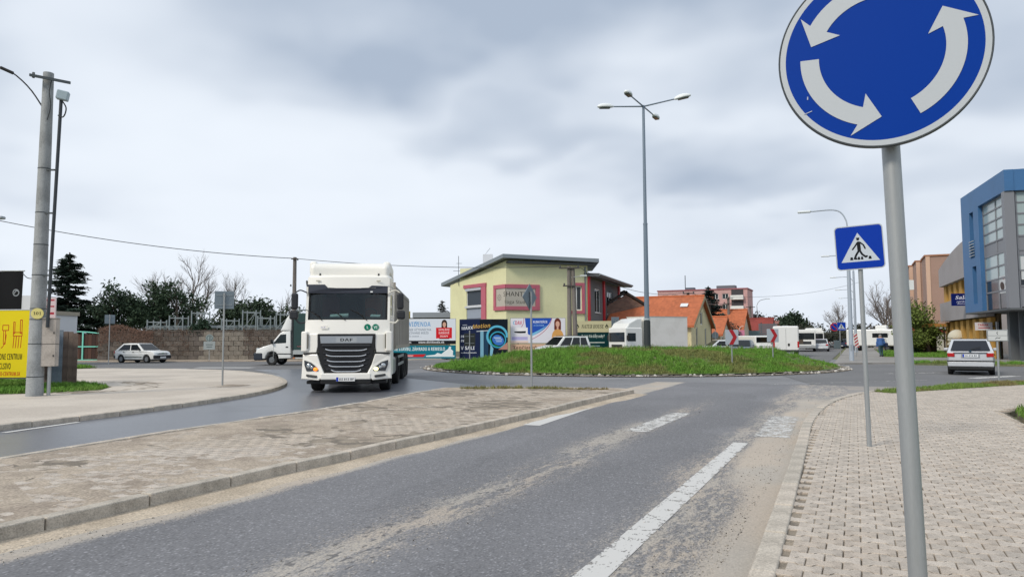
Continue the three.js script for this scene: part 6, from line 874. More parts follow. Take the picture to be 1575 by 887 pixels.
  // the lower grey and ochre building next to it
  const g = thing('ochre_shops', 'two-storey grey building with ochre bays and a curved top next to the blue one', 'building'), mo = wallFrame([40.6, -69.2], [32.9, -50.6]), LL = Math.hypot(7.7, 18.6), gm = mottled([0.36, 0.34, 0.35], [0.32, 0.3, 0.31], 4, { px: 128, grain: 0.05, seed: 580 }), oc = mottled([0.52, 0.3, 0.075], [0.46, 0.27, 0.07], 3, { px: 128, grain: 0.06, seed: 581 });
  const arc = [[0, 6.3], [LL, 6.3], [LL, 9.2]]; for (let i = 0; i <= 10; i++) arc.push([LL - 4 - (LL - 4) * i / 10, 9.2 - 1.3 * Math.pow(i / 10, 2)]);
  part('upper_band', [on(mo, metreUV(ext(arc, 0.5).translate(0, 0, -0.3)))], gm, g); part('middle_band', [on(mo, box(LL, 1.7, 0.5, LL / 2, 3.9, -0.05))], gm, g);
  part('back_wall', [on(mo, box(LL, 6.3, 0.2, LL / 2, 3.15, -0.6))], mat(0x6a5a40, 0.9), g);
  for (let k = 0; k < 8; k++) { const x = 0.8 + k * 2.6; part('ochre_bay', [on(mo, box(1.25, 1.75, 0.3, x, 5.55, -0.3))], oc, g); part('ochre_bay', [on(mo, box(1.25, 2.95, 0.3, x, 1.5, -0.3))], oc, g); const w = part('window', [on(mo, box(1.25, 1.6, 0.06, x + 1.28, 5.5, -0.4))], darkGlass, g); part('glazing_bar', [on(mo, box(0.06, 1.6, 0.05, x + 1.28, 5.5, -0.35))], frameWhite, w); const d = part('shop_door', [on(mo, box(1.25, 2.6, 0.06, x + 1.28, 1.4, -0.4))], darkGlass, g); part('door_bar', [on(mo, box(0.08, 2.5, 0.05, x + 1.28, 1.4, -0.35))], frameWhite, d); }
  part('return_wall', [on(mo, box(0.4, 8, 9, 0.2, 4, -5))], gm, g);
  const s1 = thing('salon_sign', 'dark blue projecting sign with white script on the grey building', 'sign'), st = canvasTex(256, 180, (x) => { x.fillStyle = '#0d1f66'; x.fillRect(0, 0, 256, 180); x.fillStyle = '#dfe4f2'; x.font = 'italic bold 76px serif'; x.fillText('Salón', 46, 86); x.font = 'italic 44px serif'; x.fillText('optika', 60, 136); x.fillRect(70, 154, 110, 5); });
  const ms = wallFrame([34.1, -56.9], [35.4, -56.55]); part('board', [on(ms, box(1.35, 0.95, 0.12, 0.67, 4.5, 0))], mat(0x0d1f66, 0.5), s1); part('lettering', [on(ms, card(1.33, 0.93, 0.67, 4.5, 0.064))], print(st, 0.4), s1); part('bracket', [on(ms, box(0.5, 0.06, 0.06, 1.5, 4.5, 0))], darkRoof, s1);
  const s2 = thing('shop_sign', 'small white shop sign with red lettering under the blue bay', 'sign'), rt2 = canvasTex(256, 128, (x) => { x.fillStyle = '#dcd6d6'; x.fillRect(0, 0, 256, 128); x.fillStyle = '#b8323c'; x.font = 'bold 54px sans-serif'; x.fillText('TABAK', 26, 62, 200); x.fillRect(30, 84, 190, 14); }), m4 = wallFrame([32.4, -51.2], [33.5, -50.9]); part('light_box', [on(m4, box(1.0, 0.55, 0.25, 0.4, 2.35, 0))], mat(0xd9d2d2, 0.5), s2); part('lettering', [on(m4, card(0.98, 0.53, 0.4, 2.35, 0.13))], print(rt2, 0.4), s2); part('bracket', [on(m4, box(0.4, 0.06, 0.06, 1.05, 2.35, 0))], darkRoof, s2);
}
// ---- stepped brown apartment building
{
  const t = thing('stepped_block', 'brown rendered apartment block with stepped fins beyond the green tree', 'building'), br = mottled([0.37, 0.245, 0.2], [0.33, 0.21, 0.17], 6, { px: 128, grain: 0.05, seed: 590 }), br2 = mat(0xcfae98, 0.8);
  const P = (d, px) => [(px - 787) / 1130 * d, -d], H = 12.3;
  [[97, 1427, 1452], [104, 1412, 1432], [111, 1401, 1418], [118, 1392, 1408]].forEach(([d, a, b], i) => { const pa = P(d, a), W0 = (b - a) / 1130 * d, pb = [pa[0] + W0 * CS, pa[1] + W0 * SN], m = wallFrame(pa, pb), L = Math.hypot(pb[0] - pa[0], pb[1] - pa[1]); part('fin', [on(m, metreUV(box(L + 2, H, 6, L / 2 + 1, H / 2, -3)))], br, t); part('fin_edge', [on(m, box(0.5, H, 0.1, 0.25, H / 2, 0.06))], br2, t); part('fin_cap', [on(m, box(L + 2.3, 0.2, 6.3, L / 2 + 1, H + 0.11, -3))], mat(0xa8765a, 0.8), t); });
  part('side_wing', [box(2.2, 9.2, 3, 60.3, 4.6, -99)], mat(0xd9cfbd, 0.8), t); part('wing_top', [box(4, 3.2, 3, 61, 10.3, -100.5)], mat(0x6d4c3e, 0.8), t);
}

// ================================================================ WALL, GATE, RACKS, POLES, WIRES
{
  const t = thing('stone_wall', 'long grey-brown block wall with dry vines across the far street', 'wall'), a = [-33.2, -59], b = [-10.2, -59.6], m = wallFrame(a, b), L = Math.hypot(b[0] - a[0], b[1] - a[1]), H = 2.3;
  const cols = [[0.15, 0.13, 0.115], [0.132, 0.115, 0.1], [0.17, 0.147, 0.127], [0.265, 0.24, 0.205], [0.245, 0.222, 0.19]], bm = cols.map((c, i) => mottled(c, c, 0.9, { grain: 0.3, seed: 600 + i, bump: 0.012 }));
  part('mortar_core', [on(m, box(L, H, 0.34, L / 2, H / 2, -0.2))], mottled([0.115, 0.1, 0.088], [0, 0, 0], 1, { grain: 0.3, seed: 606 }), t);
  const bg = [rbox(0.785, 0.372, 0.4, 0.025), rbox(0.77, 0.37, 0.4, 0.03)];
  for (let r = 0; r < 6; r++) for (let x = (r % 2) * 0.4 - 0.02; x < L - 0.3; x += 0.8) { const pale = x > 7.6 && x < 11.4, k = pale ? 3 + Math.floor(R() * 2) : Math.floor(R() * 3), p = part('block', bg[R() < 0.5 ? 0 : 1], bm[k], t); p.position.setFromMatrixPosition(m.clone().multiply(new THREE.Matrix4().makeTranslation(x + 0.4, 0.19 + r * 0.385, -0.12 + rr(-0.015, 0.02)))); p.rotation.y = Math.atan2(-(b[1] - a[1]), b[0] - a[0]); }
  part('coping', [on(m, box(L, 0.12, 0.6, L / 2, H + 0.07, -0.2))], bm[1], t);
  // dry vines: a tangle of thin stems hanging over the top
  const pos = [], q = rng(77); for (let i = 0; i < 11000; i++) { const x = q() * L, dens = fbm(x * 0.35, 3, 3, 0, 61); if (q() > 0.25 + 1.2 * (dens - 0.3) || (x > 7.4 && x < 11.6 && q() < 0.9)) continue; const y = H + 0.25 - Math.pow(q(), 1.4) * 2.1, w = 0.012 + 0.012 * q(), l = 0.12 + 0.3 * q(), an = q() * 6.3, z = 0.1 + 0.16 * q(), dx = Math.cos(an) * l, dy = Math.sin(an) * l - 0.08; pos.push(x, y, z, x + dx, y + dy, z + 0.08 * (q() - 0.5), x + w * 2 * Math.sin(an), y + w * 2, z + 0.02); }
  const vg = new THREE.BufferGeometry(); vg.setAttribute('position', new THREE.Float32BufferAttribute(pos, 3)); vg.computeVertexNormals(); part('dry_vines', [on(m, plain(vg))], lin(0.15, 0.1, 0.075, 0.95, { side: THREE.DoubleSide }), t).userData.kind = 'stuff';
  // brown hanging mass at the left end
  const p2 = []; for (let i = 0; i < 3400; i++) { const x = 0.2 + q() * 4.2, top = H + 0.55 * Math.exp(-Math.pow((x - 1.6) / 1.4, 2)), y = top - Math.pow(q(), 1.7) * 1.3, an = q() * 6.3, l = 0.08 + 0.2 * q(), z = 0.05 + 0.3 * q(), w = 0.02; p2.push(x, y, z, x + Math.cos(an) * l, y + Math.sin(an) * l, z + 0.1 * (q() - 0.5), x + w, y + w, z); }
  const v2 = new THREE.BufferGeometry(); v2.setAttribute('position', new THREE.Float32BufferAttribute(p2, 3)); v2.computeVertexNormals(); part('hanging_creeper', [on(m, plain(v2))], lin(0.19, 0.115, 0.085, 0.95, { side: THREE.DoubleSide }), t).userData.kind = 'stuff';
}
{
  const t = thing('gate', 'turquoise steel-framed gate with brown boards at the end of the wall', 'gate', [-35.3, 0.0, -59.2], 0.05), tq = mat(0x7fd8c4, 0.5), boards = [mat(0x4a3229, 0.85), mat(0x553b31, 0.85), mat(0x3f2b25, 0.85)];
  for (const x of [-1.9, -0.62, 0.75, 2.05]) part('upright', [box(0.1, 2.25 + (x === 0.75 || x === -0.62 ? 0.1 : 0), 0.08, x, 1.13, 0.06)], tq, t);
  for (const y of [0.08, 1.15]) part('rail', [box(4.0, 0.09, 0.07, 0.08, y, 0.062)], tq, t); part('top_rail', [tube([[-1.95, 2.2, 0.06], [-0.6, 2.32, 0.06], [0.75, 2.34, 0.06], [2.1, 2.2, 0.06]], 0.05, 20)], tq, t);
  for (let k = 0; k < 13; k++) part('board', [box(0.28, 2.05, 0.03, -1.75 + k * 0.303, 1.12, 0.0)], boards[k % 3], t);
}
// ---- steel stacking racks on the ground behind the wall
{
  const rm = mat(0x8d979a, 0.5, { metalness: 0.4 });
  const rack = (label, x, w, y1, y0, diag) => { const z = -63.2, t = thing('storage_rack', label, 'rack', [x, 0, z], 0, 'grey steel racks behind the wall'), b = 0.045, D = 1.1; for (const [px, pz] of [[0, 0], [w, 0], [0, -D], [w, -D]]) part('upright', [box(b * 2, y1, b * 2, px, y1 / 2, pz)], rm, t); for (const z0 of [0, -D]) { part('cross_beam', [box(w - 0.092, 0.08, 0.07, w / 2, y0, z0)], rm, t); part('cross_beam', [box(w - 0.092, 0.08, 0.07, w / 2, y1 - 0.2, z0)], rm, t); } if (diag) part('diagonal_brace', [bar([0.05, y0, 0.02], [w - 0.05, y1 - 0.25, 0.02], 0.03)], rm, t); part('diagonal_brace', [bar([w * 0.5, y0, 0.02], [w - 0.05, y1 - 0.25, 0.02], 0.025)], rm, t); for (const px of [0, w]) part('side_beam', [box(0.07, 0.08, D - 0.1, px, y0 + 0.25, -D / 2)], rm, t); };
  const data = [[-31.4, 1.15, 3.4], [-29.5, 1.15, 3.75], [-27.6, 1.1, 4.15], [-25.0, 1.1, 3.5], [-23.2, 1.15, 4.2], [-21.9, 1.1, 3.7], [-20.3, 1.25, 4.0], [-18.6, 1.2, 4.4], [-16.8, 1.2, 3.7]];
  const words = ['lowest rack at the gate end', 'rack beside the lowest one', 'tall rack left of the overhanging bush', 'rack right of the overhanging bush', 'tall rack behind the square sign', 'open rack right of the square sign', 'rack with raised uprights left of the van', 'tallest rack just above the van cab', 'rack above the green van cover'];
  data.forEach(([x, w, y], i) => rack(`grey steel frame, ${words[i]}`, x, w, y, 2.6, i % 2 === 0));
  const r = thing('storage_beam', 'long grey steel beam lying behind the wall through the racks', 'beam', [-31.6, 0, -63.9]); part('beam', [box(16, 0.22, 0.1, 8, 2.8, 0)], rm, r); for (const x of [1, 8, 15]) part('leg', [box(0.1, 2.7, 0.1, x, 1.35, -0.105)], rm, r);
}
function woodPole(label, [x, z], H, r, o = {}) {
  const t = thing(o.name ?? 'wooden_pole', label, 'utility pole', [x, 0, z], o.turn ?? 0, o.group), wm = o.mat ?? mottled([0.2, 0.18, 0.165], [0.14, 0.13, 0.12], 1.2, { grain: 0.3, seed: 620 });
  part('shaft', [cyl(r * 0.75, r, H, 0, H / 2, 0, 12)], wm, t); if (o.twin) part('shaft', [bar([o.twin, 0, 0], [r * 1.5, H - 0.1, 0], r, r * 0.75, 12)], wm, t);
  for (const [y, w] of o.arms ?? []) part('cross_arm', [box(w, 0.1, 0.1, 0, y, r)], mat(0x4a4644, 0.7), t); for (const [ax, ay] of o.insulators ?? []) part('insulator', [cyl(0.05, 0.07, 0.16, ax, ay, r, 10)], mat(0x3c3f42, 0.4), t);
  if (o.lamp) { part('lamp_arm', [bar([0, o.lamp, 0], [0.9, o.lamp + 0.1, 0.3], 0.03)], galv, t); part('lamp_head', [rbox(0.55, 0.12, 0.2, 0.04, 1.1, o.lamp + 0.12, 0.36)], mat(0xcbd2d2, 0.4), t); }
  return t;
}
woodPole('grey timber pole rising behind the white lorry and the green van', [-18.4, -61.9], 8.6, 0.2, { insulators: [[0.3, 8.4], [-0.25, 6.2]], arms: [[8.45, 0.5]] });
woodPole('twin-legged timber pole with a small lamp in front of the yellow building', [4.5, -57.6], 7.3, 0.2, { twin: 0.5, arms: [[7.15, 1.6], [5.75, 1.0]], insulators: [[-0.7, 7.28], [0.7, 7.28], [-0.4, 5.88]], lamp: 6.4 });
woodPole('timber pole with a cross arm in front of the orange roof', [17.3, -72], 6.1, 0.19, { arms: [[6.0, 1.1], [5.1, 0.8]], insulators: [[-0.5, 6.1], [0.5, 6.1]] });
woodPole('dark leaning pole at the foot of the pale yellow gable', [21.0, -78], 5.6, 0.2, { mat: mat(0x2c2420, 0.85), arms: [[5.2, 1.6]] });
woodPole('pole with several arms in front of the pink apartment block', [29.5, -100], 7.2, 0.22, { arms: [[7.0, 1.2], [6.3, 1.5]], insulators: [[-0.6, 6.45], [0.6, 6.45]] });
woodPole('pole beside the round bushy tree', [37.0, -114], 6.6, 0.2, { arms: [[6.4, 1.4]] });
{
  const t = thing('curved_lamp', 'slim street lamp with a curved neck over the big grey board', 'street lamp', [39.4, 0, -118]); part('post', [cyl(0.07, 0.1, 6.2, 0, 3.1, 0, 10)], galv, t); part('neck', [tube([[0, 6.15, 0], [0.05, 7.0, 0], [0.5, 7.6, 0], [1.6, 7.9, 0]], 0.05, 20)], galv, t); part('lamp_head', [rbox(0.6, 0.1, 0.2, 0.04, 1.8, 7.9, 0)], mat(0xc5cccc, 0.4), t);
}
function wire(label, pts, sag, r = 0.014) { const t = thing('overhead_wire', label, 'cable', pts[0]), P = []; for (let i = 0; i + 1 < pts.length; i++) for (let k = 0; k <= 16; k++) { if (i && !k) continue; const f = k / 16, a = pts[i], b = pts[i + 1]; P.push([a[0] + (b[0] - a[0]) * f - pts[0][0], a[1] + (b[1] - a[1]) * f - sag * 4 * f * (1 - f) - pts[0][1], a[2] + (b[2] - a[2]) * f - pts[0][2]]); } part('wire', [tube(P, r, P.length * 2, 5)], mat(0x3c4247, 0.7), t); }
wire('thin wire crossing the sky from the left edge to the timber pole behind the lorry', [[-42, 11.4, -56], [-18.4, 8.5, -61.9]], 0.55, 0.03);
wire('thin wire from the timber pole past the lorry roof to the twin pole', [[-18.4, 8.5, -61.9], [3.8, 7.3, -57.6]], 0.35, 0.025);
wire('sagging wire from the twin pole over the orange roof', [[5.2, 7.28, -57.6], [16.8, 6.1, -72]], 0.9, 0.02);
wire('wire from the roof pole towards the pole by the apartment block', [[17.8, 6.1, -72], [29, 6.4, -100]], 0.6, 0.025);
wire('very thin high wire over the main road', [[29.5, 7.2, -100], [62, 11.5, -130]], 0.8, 0.02);
// ---- things along the main road
{
  const [x, z] = [22.2 - 3.5, -73.5], t = thing('priority_sign', 'yellow and white diamond priority sign in front of the pale yellow gable', 'road sign', [x, 0, z], 0.1); part('pole', [cyl(0.04, 0.04, 3.3, 0, 1.6, 0, 10)], galv, t);
  const d = (s, zz, m, nm) => part(nm, [ext([[0, -s], [s * 0.82, 0], [0, s], [-s * 0.82, 0]], 0.02).translate(0, 2.75, zz)], m, t); d(0.62, 0.05, mat(0xd3d8d8, 0.5), 'white_plate'); d(0.4, 0.072, mat(0xe29a12, 0.5), 'yellow_plate');
}
{
  const t = thing('waste_container', 'dark green waste container behind the mound beside the box lorry', 'container', [16.6, 0.1, -69.5], 0.2); part('bin', [rbox(1.3, 1.1, 1.0, 0.08, 0, 0.85, 0)], mat(0x1f4a26, 0.6), t); part('lid', [rbox(1.36, 0.2, 1.06, 0.08, 0, 1.48, 0)], mat(0x1a3f20, 0.6), t);
  const w = thing('low_wall', 'dull garden wall beside the smaller orange-roofed house', 'wall', [24.8, 0, -85], STREET * 0.2); part('wall', [box(6.5, 1.6, 0.3, 0, 0.8, 0)], mat(0x6a6a62, 0.9), w); part('coping', [box(6.7, 0.1, 0.4, 0, 1.66, 0)], mat(0x7a7a72, 0.9), w);
  const bb = thing('slatted_board', 'large grey slatted board seen from behind above the parked vehicles', 'billboard', [36.2, 0, -104], -0.05), gm = mat(0x6d757a, 0.6, { metalness: 0.2 }); for (let k = 0; k < 7; k++) part('slat', [box(2.6, 0.24, 0.06, 0, 1.75 + k * 0.29, 0)], gm, bb); for (const x of [-0.9, 0.9]) part('post', [box(0.14, 3.8, 0.14, x, 1.9, -0.11)], mat(0x474d50, 0.6), bb);
  const gp = thing('direction_board', 'low teal-grey direction board beside the slatted one', 'road sign', [33.4, 0, -103]); part('board', [box(2.6, 0.8, 0.06, 0, 2.25, 0)], mat(0x62777a, 0.6), gp); for (const x of [-0.9, 0.9]) part('post', [box(0.1, 2.6, 0.1, x, 1.3, -0.085)], galv, gp);
  const pl = thing('pink_banner', 'narrow pink banner on a bent pole among the far signs', 'banner', [27.9, 0, -90.5]); part('cloth', [box(0.7, 1.9, 0.03, 0.35, 1.65, 0)], mat(0xd98aa6, 0.7), pl); part('pole', [tube([[0, 0, 0], [0, 2.4, 0], [0.25, 3.0, 0], [0.6, 3.1, 0]], 0.03, 20)], frameWhite, pl);
}
{ // paired signs on one pole
  const t = thing('crossing_sign', 'small far crossing sign beside a round red and blue no-stopping sign', 'road sign', [28.0, 0.02, -62.8], -0.25); part('pole', [cyl(0.04, 0.04, 2.9, 0, 1.4, 0, 10)], galv, t); crossingPlate(t, 0.7, 2.55, 0).position.x = 0.12; part('round_rim', [new THREE.CylinderGeometry(0.36, 0.36, 0.025, 32).rotateX(Math.PI / 2).translate(-0.42, 2.5, 0.02)], signRed, t); part('round_face', [new THREE.CylinderGeometry(0.27, 0.27, 0.012, 28).rotateX(Math.PI / 2).translate(-0.42, 2.5, 0.04)], signBlue, t); part('red_bar', [box(0.08, 0.54, 0.01, -0.42, 2.5, 0.052, 0, 0, 0.78)], signRed, t); part('box', [rbox(0.5, 0.7, 0.3, 0.04, -0.25, 1.0, -0.08)], mat(0x56646a, 0.6), t);
  const s = thing('striped_board', 'slanting red and white striped marker board on a short pole', 'road sign', [27.35, 0.02, -58.5], -0.2), bt = canvasTex(64, 256, (x) => { x.fillStyle = '#d5d2d0'; x.fillRect(0, 0, 64, 256); x.fillStyle = '#a8333b'; for (let k = -1; k < 6; k++) { x.beginPath(); x.moveTo(0, k * 56 + 40); x.lineTo(64, k * 56); x.lineTo(64, k * 56 + 28); x.lineTo(0, k * 56 + 68); x.fill(); } });
  part('board', [box(0.3, 1.1, 0.03, 0, 1.35, 0, 0, 0, 0.12)], mat(0xc9c5c3, 0.6), s); part('stripes', [put(new THREE.PlaneGeometry(0.29, 1.08), 0, 1.35, 0.018, 0, 0, 0.12)], print(bt), s); part('pole', [cyl(0.03, 0.03, 1.4, 0, 0.68, -0.05, 8)], galv, s);
}
{ // row of tall lamps along the main road
  const words = ['nearest the roundabout, beside the path', 'second from the roundabout', 'third from the roundabout', 'fourth from the roundabout', 'fifth from the roundabout'];
  [53, 83, 113, 143, 173].forEach((s, i) => { const [x, z] = RP(s, -0.25 + (i ? 0.3 : 0)), t = thing('street_lamp', `pale curved-arm lamp on the main road, ${words[i]}`, 'street lamp', [x, 0.05, z], STREET, 'street lamps along the main road'), lm = mat(0xaeb8c4, 0.5, { metalness: 0.2 });
    part('post', [cyl(0.1, 0.15, 8.4, 0, 4.2, 0, 14)], lm, t); part('arm', [tube([[0, 8.35, 0], [-0.05, 9.3, 0], [-0.5, 9.95, 0], [-2.3, 10.05, 0]], 0.05, 24)], lm, t); part('lamp_head', [rbox(0.85, 0.16, 0.28, 0.06, -2.6, 10.05, 0)], mat(0xdfe6ea, 0.4), t); part('door', [box(0.1, 0.4, 0.03, 0, 0.9, 0.14)], mat(0x8d979f, 0.5), t); });
}
{ // lamp head peeking in from the left, chimney flue and notice
  const t = thing('street_lamp', 'flat lamp head reaching in from the left edge', 'street lamp', [-21.6, 0, -27.5]), lm = mat(0x9aa3a8, 0.5); part('post', [cyl(0.07, 0.1, 6.2, 0, 3.1, 0, 12)], lm, t); part('arm', [bar([0, 6.1, 0], [1.7, 6.25, 0], 0.04)], lm, t); part('lamp_head', [rbox(0.7, 0.12, 0.25, 0.05, 2.05, 6.26, 0)], lm, t);
  const f = thing('boiler_house', 'small white building with a steel flue behind the yellow banner', 'building', [-31.9, 0, -47]); part('wall', [box(2.2, 3.4, 5, 0, 1.7, -2.5)], mat(0xc9ccd0, 0.8), f); part('roof_unit', [box(1.3, 1.0, 1.6, 0.25, 4.1, -2)], mat(0xd5d8dc, 0.7), f); part('flue', [cyl(0.16, 0.16, 1.8, 0.3, 5.3, -2, 14)], mat(0xa5adb2, 0.35, { metalness: 0.6 }), f); part('flue_cap', [tube([[0.3, 6.2, -2], [0.34, 6.4, -2], [0.5, 6.48, -2]], 0.17, 10, 10)], black, f); part('timber_post', [box(0.2, 1.6, 0.2, -0.8, 4.3, -1)], mat(0x8a7a63, 0.8), f); part('roof_band', [box(2.4, 0.25, 5.2, 0, 3.5, -2.5)], mat(0x9a9384, 0.7), f);
  const n = thing('notice_board', 'pale notice with red lines half hidden by the concrete pole', 'sign', [-18.1, 0.05, -28.5]), nt = canvasTex(128, 192, (x) => { x.fillStyle = '#dfc9cd'; x.fillRect(0, 0, 128, 192); x.fillStyle = '#b33848'; for (const [y, h] of [[14, 24], [62, 22], [112, 34]]) x.fillRect(8, y, 112, h * 0.5); }); part('board', [box(0.75, 1.0, 0.04, 0, 2.75, 0)], mat(0xcfc4c6, 0.6), n); part('print', [card(0.73, 0.98, 0, 2.75, 0.023)], print(nt), n); part('post', [cyl(0.04, 0.04, 3.2, 0, 1.6, -0.065, 8)], galv, n);
}
{ // picnic bench-like white seat and kiosk colours under the green tree
  const t = thing('white_planter', 'white slatted planter stand beside the green tree', 'planter', [37.5, 0.1, -62]), w = mat(0xc9c4b2, 0.7); for (let k = 0; k < 4; k++) part('slat', [rbox(1.5 - k * 0.06, 0.18, 0.6, 0.05, 0, 0.2 + k * 0.36, 0)], w, t); part('post', [box(0.16, 1.5, 0.3, -0.5, 0.75, -0.1)], w, t); part('post', [box(0.16, 1.5, 0.3, 0.5, 0.75, -0.1)], w, t); part('bowl', [new THREE.SphereGeometry(0.7, 18, 10, 0, 6.3, 0, 1.6).translate(0, 1.45, 0)], w, t);
  const k = thing('kiosk', 'small kiosk with a red band and a blue-white roof behind the green tree', 'kiosk', [48.6, 0.1, -87]); part('walls', [box(4, 2.2, 3, 0, 1.1, 0)], mat(0xb9b4a6, 0.8), k); part('red_band', [box(4.06, 0.6, 3.06, 0, 2.3, 0)], mat(0xb93a34, 0.6), k); part('roof', [box(4.6, 0.5, 3.6, 0, 2.86, 0, 0, 0, -0.12)], mat(0xd2d6da, 0.6), k); part('blue_edge', [box(1.6, 0.54, 3.64, -1.5, 3.05, 0, 0, 0, -0.12)], mat(0x27458c, 0.6), k);
  const b = thing('bus_shelter', 'ochre-topped shelter at the edge of the lawn beyond the person in blue', 'shelter', [38.6, 0.1, -68]); part('roof', [box(2.2, 0.3, 1.6, 0, 2.6, 0)], mat(0xc08a4a, 0.7), b); part('back_panel', [box(2.0, 2.3, 0.08, 0, 1.3, -0.7)], mat(0x3a302a, 0.7), b); for (const x of [-0.98, 0.98]) part('post', [box(0.1, 2.45, 0.1, x, 1.22, 0.65)], mat(0x4a4038, 0.7), b);
}
// ---- person walking on the footpath
{
  const t = thing('person', 'person in a blue jacket and dark teal trousers walking away with a dark bag', 'person', [28.9 + 0.35, 0.1, -58.4], STREET + 3.4);
  const bones = [[[0, 0.98, 0], [0, 1.34, 0.06], 0.17, 0.185], [[-0.16, 1.36, 0.06], [0.16, 1.36, 0.06], 0.11, 0.11], [[0, 1.4, 0.07], [0, 1.52, 0.1], 0.06, 0.06], [[0, 1.58, 0.12], [0, 1.63, 0.12], 0.1, 0.095], [[-0.2, 1.36, 0.06], [-0.27, 1.08, 0.0], 0.075, 0.062], [[-0.27, 1.08, 0], [-0.24, 0.84, 0.1], 0.06, 0.045], [[0.2, 1.36, 0.06], [0.28, 1.08, 0.02], 0.075, 0.062], [[0.28, 1.08, 0.02], [0.29, 0.82, 0.06], 0.06, 0.045], [[-0.09, 0.95, 0], [-0.1, 0.5, 0.13], 0.115, 0.08], [[-0.1, 0.5, 0.13], [-0.1, 0.1, 0.06], 0.075, 0.05], [[-0.1, 0.06, 0.05], [-0.1, 0.05, 0.2], 0.05, 0.045], [[0.09, 0.95, 0], [0.1, 0.5, 0.02], 0.115, 0.08], [[0.1, 0.5, 0.02], [0.1, 0.12, -0.16], 0.075, 0.05], [[0.1, 0.08, -0.18], [0.1, 0.05, -0.04], 0.05, 0.045], [[0, 0.93, 0], [0, 1.05, 0.02], 0.16, 0.17], [[-0.24, 0.84, 0.1], [-0.24, 0.74, 0.12], 0.042, 0.03], [[0.29, 0.82, 0.06], [0.29, 0.72, 0.08], 0.042, 0.03]];
  const N = 72, S = 0.9, mc = new MarchingCubes(N, new THREE.MeshBasicMaterial(), false, false, 60000), cap = (p, [a, b, r0, r1]) => { const d = [b[0] - a[0], b[1] - a[1], b[2] - a[2]], f = Math.max(0, Math.min(1, ((p[0] - a[0]) * d[0] + (p[1] - a[1]) * d[1] + (p[2] - a[2]) * d[2]) / (d[0] ** 2 + d[1] ** 2 + d[2] ** 2))); return Math.hypot(p[0] - a[0] - f * d[0], p[1] - a[1] - f * d[1], p[2] - a[2] - f * d[2]) - (r0 + (r1 - r0) * f); };
  for (let k = 0; k < N; k++) for (let j = 0; j < N; j++) for (let i = 0; i < N; i++) { const p = [((i - N / 2) / (N / 2)) * S, ((j - N / 2) / (N / 2)) * S + 0.88, ((k - N / 2) / (N / 2)) * S]; let e = 0; if (Math.abs(p[0]) < 0.5 && Math.abs(p[2]) < 0.45) { for (const b of bones) e += Math.exp(-cap(p, b) * 34); mc.field[i + j * N + k * N * N] = Math.log(Math.max(e, 1e-12)) / 34; } else mc.field[i + j * N + k * N * N] = -1; }
  mc.isolation = 0; mc.update(); const n = mc.count, pos = mc.positionArray.slice(0, n * 3), nor = mc.normalArray.slice(0, n * 3), col = new Float32Array(n * 3);
  for (let i = 0; i < n; i++) { pos[i * 3] *= S; pos[i * 3 + 1] = pos[i * 3 + 1] * S + 0.88; pos[i * 3 + 2] *= S; const y = pos[i * 3 + 1], x = Math.abs(pos[i * 3]); const c = y > 1.47 ? [0.42, 0.26, 0.19] : y < 0.11 ? [0.04, 0.04, 0.045] : y < 0.8 && x > 0.2 ? [0.42, 0.26, 0.19] : y < 0.88 && x < 0.2 ? [0.035, 0.085, 0.11] : [0.05, 0.13, 0.34]; col.set(c, i * 3); }
  const g = new THREE.BufferGeometry(); g.setAttribute('position', new THREE.BufferAttribute(pos, 3)); g.setAttribute('normal', new THREE.BufferAttribute(nor, 3)); g.setAttribute('color', new THREE.BufferAttribute(col, 3)); part('body', g, new THREE.MeshStandardMaterial({ vertexColors: true, roughness: 0.85 }), t);
  part('hair', [new THREE.SphereGeometry(0.112, 18, 12).scale(1, 1.05, 1).translate(0, 1.645, 0.1)], mat(0x8b8a88, 0.9), t);
  const bag = thing('shoulder_bag', 'dark bag hanging at the side of the person in blue', 'bag', [29.25 + 0.38, 0.1, -58.3]); part('pouch', [rbox(0.16, 0.34, 0.3, 0.05, 0, 0.92, 0)], mat(0x1d2a4a, 0.8), bag); part('strap', [tube([[0, 1.06, 0.1], [-0.08, 1.4, 0.06], [-0.1, 1.42, 0], [0, 1.06, -0.1]], 0.012, 16)], mat(0x1d2a4a, 0.8), bag);
}

// ================================================================ TREES
const barkM = lin(0.11, 0.085, 0.068, 0.95), greyBark = lin(0.19, 0.165, 0.15, 0.95);
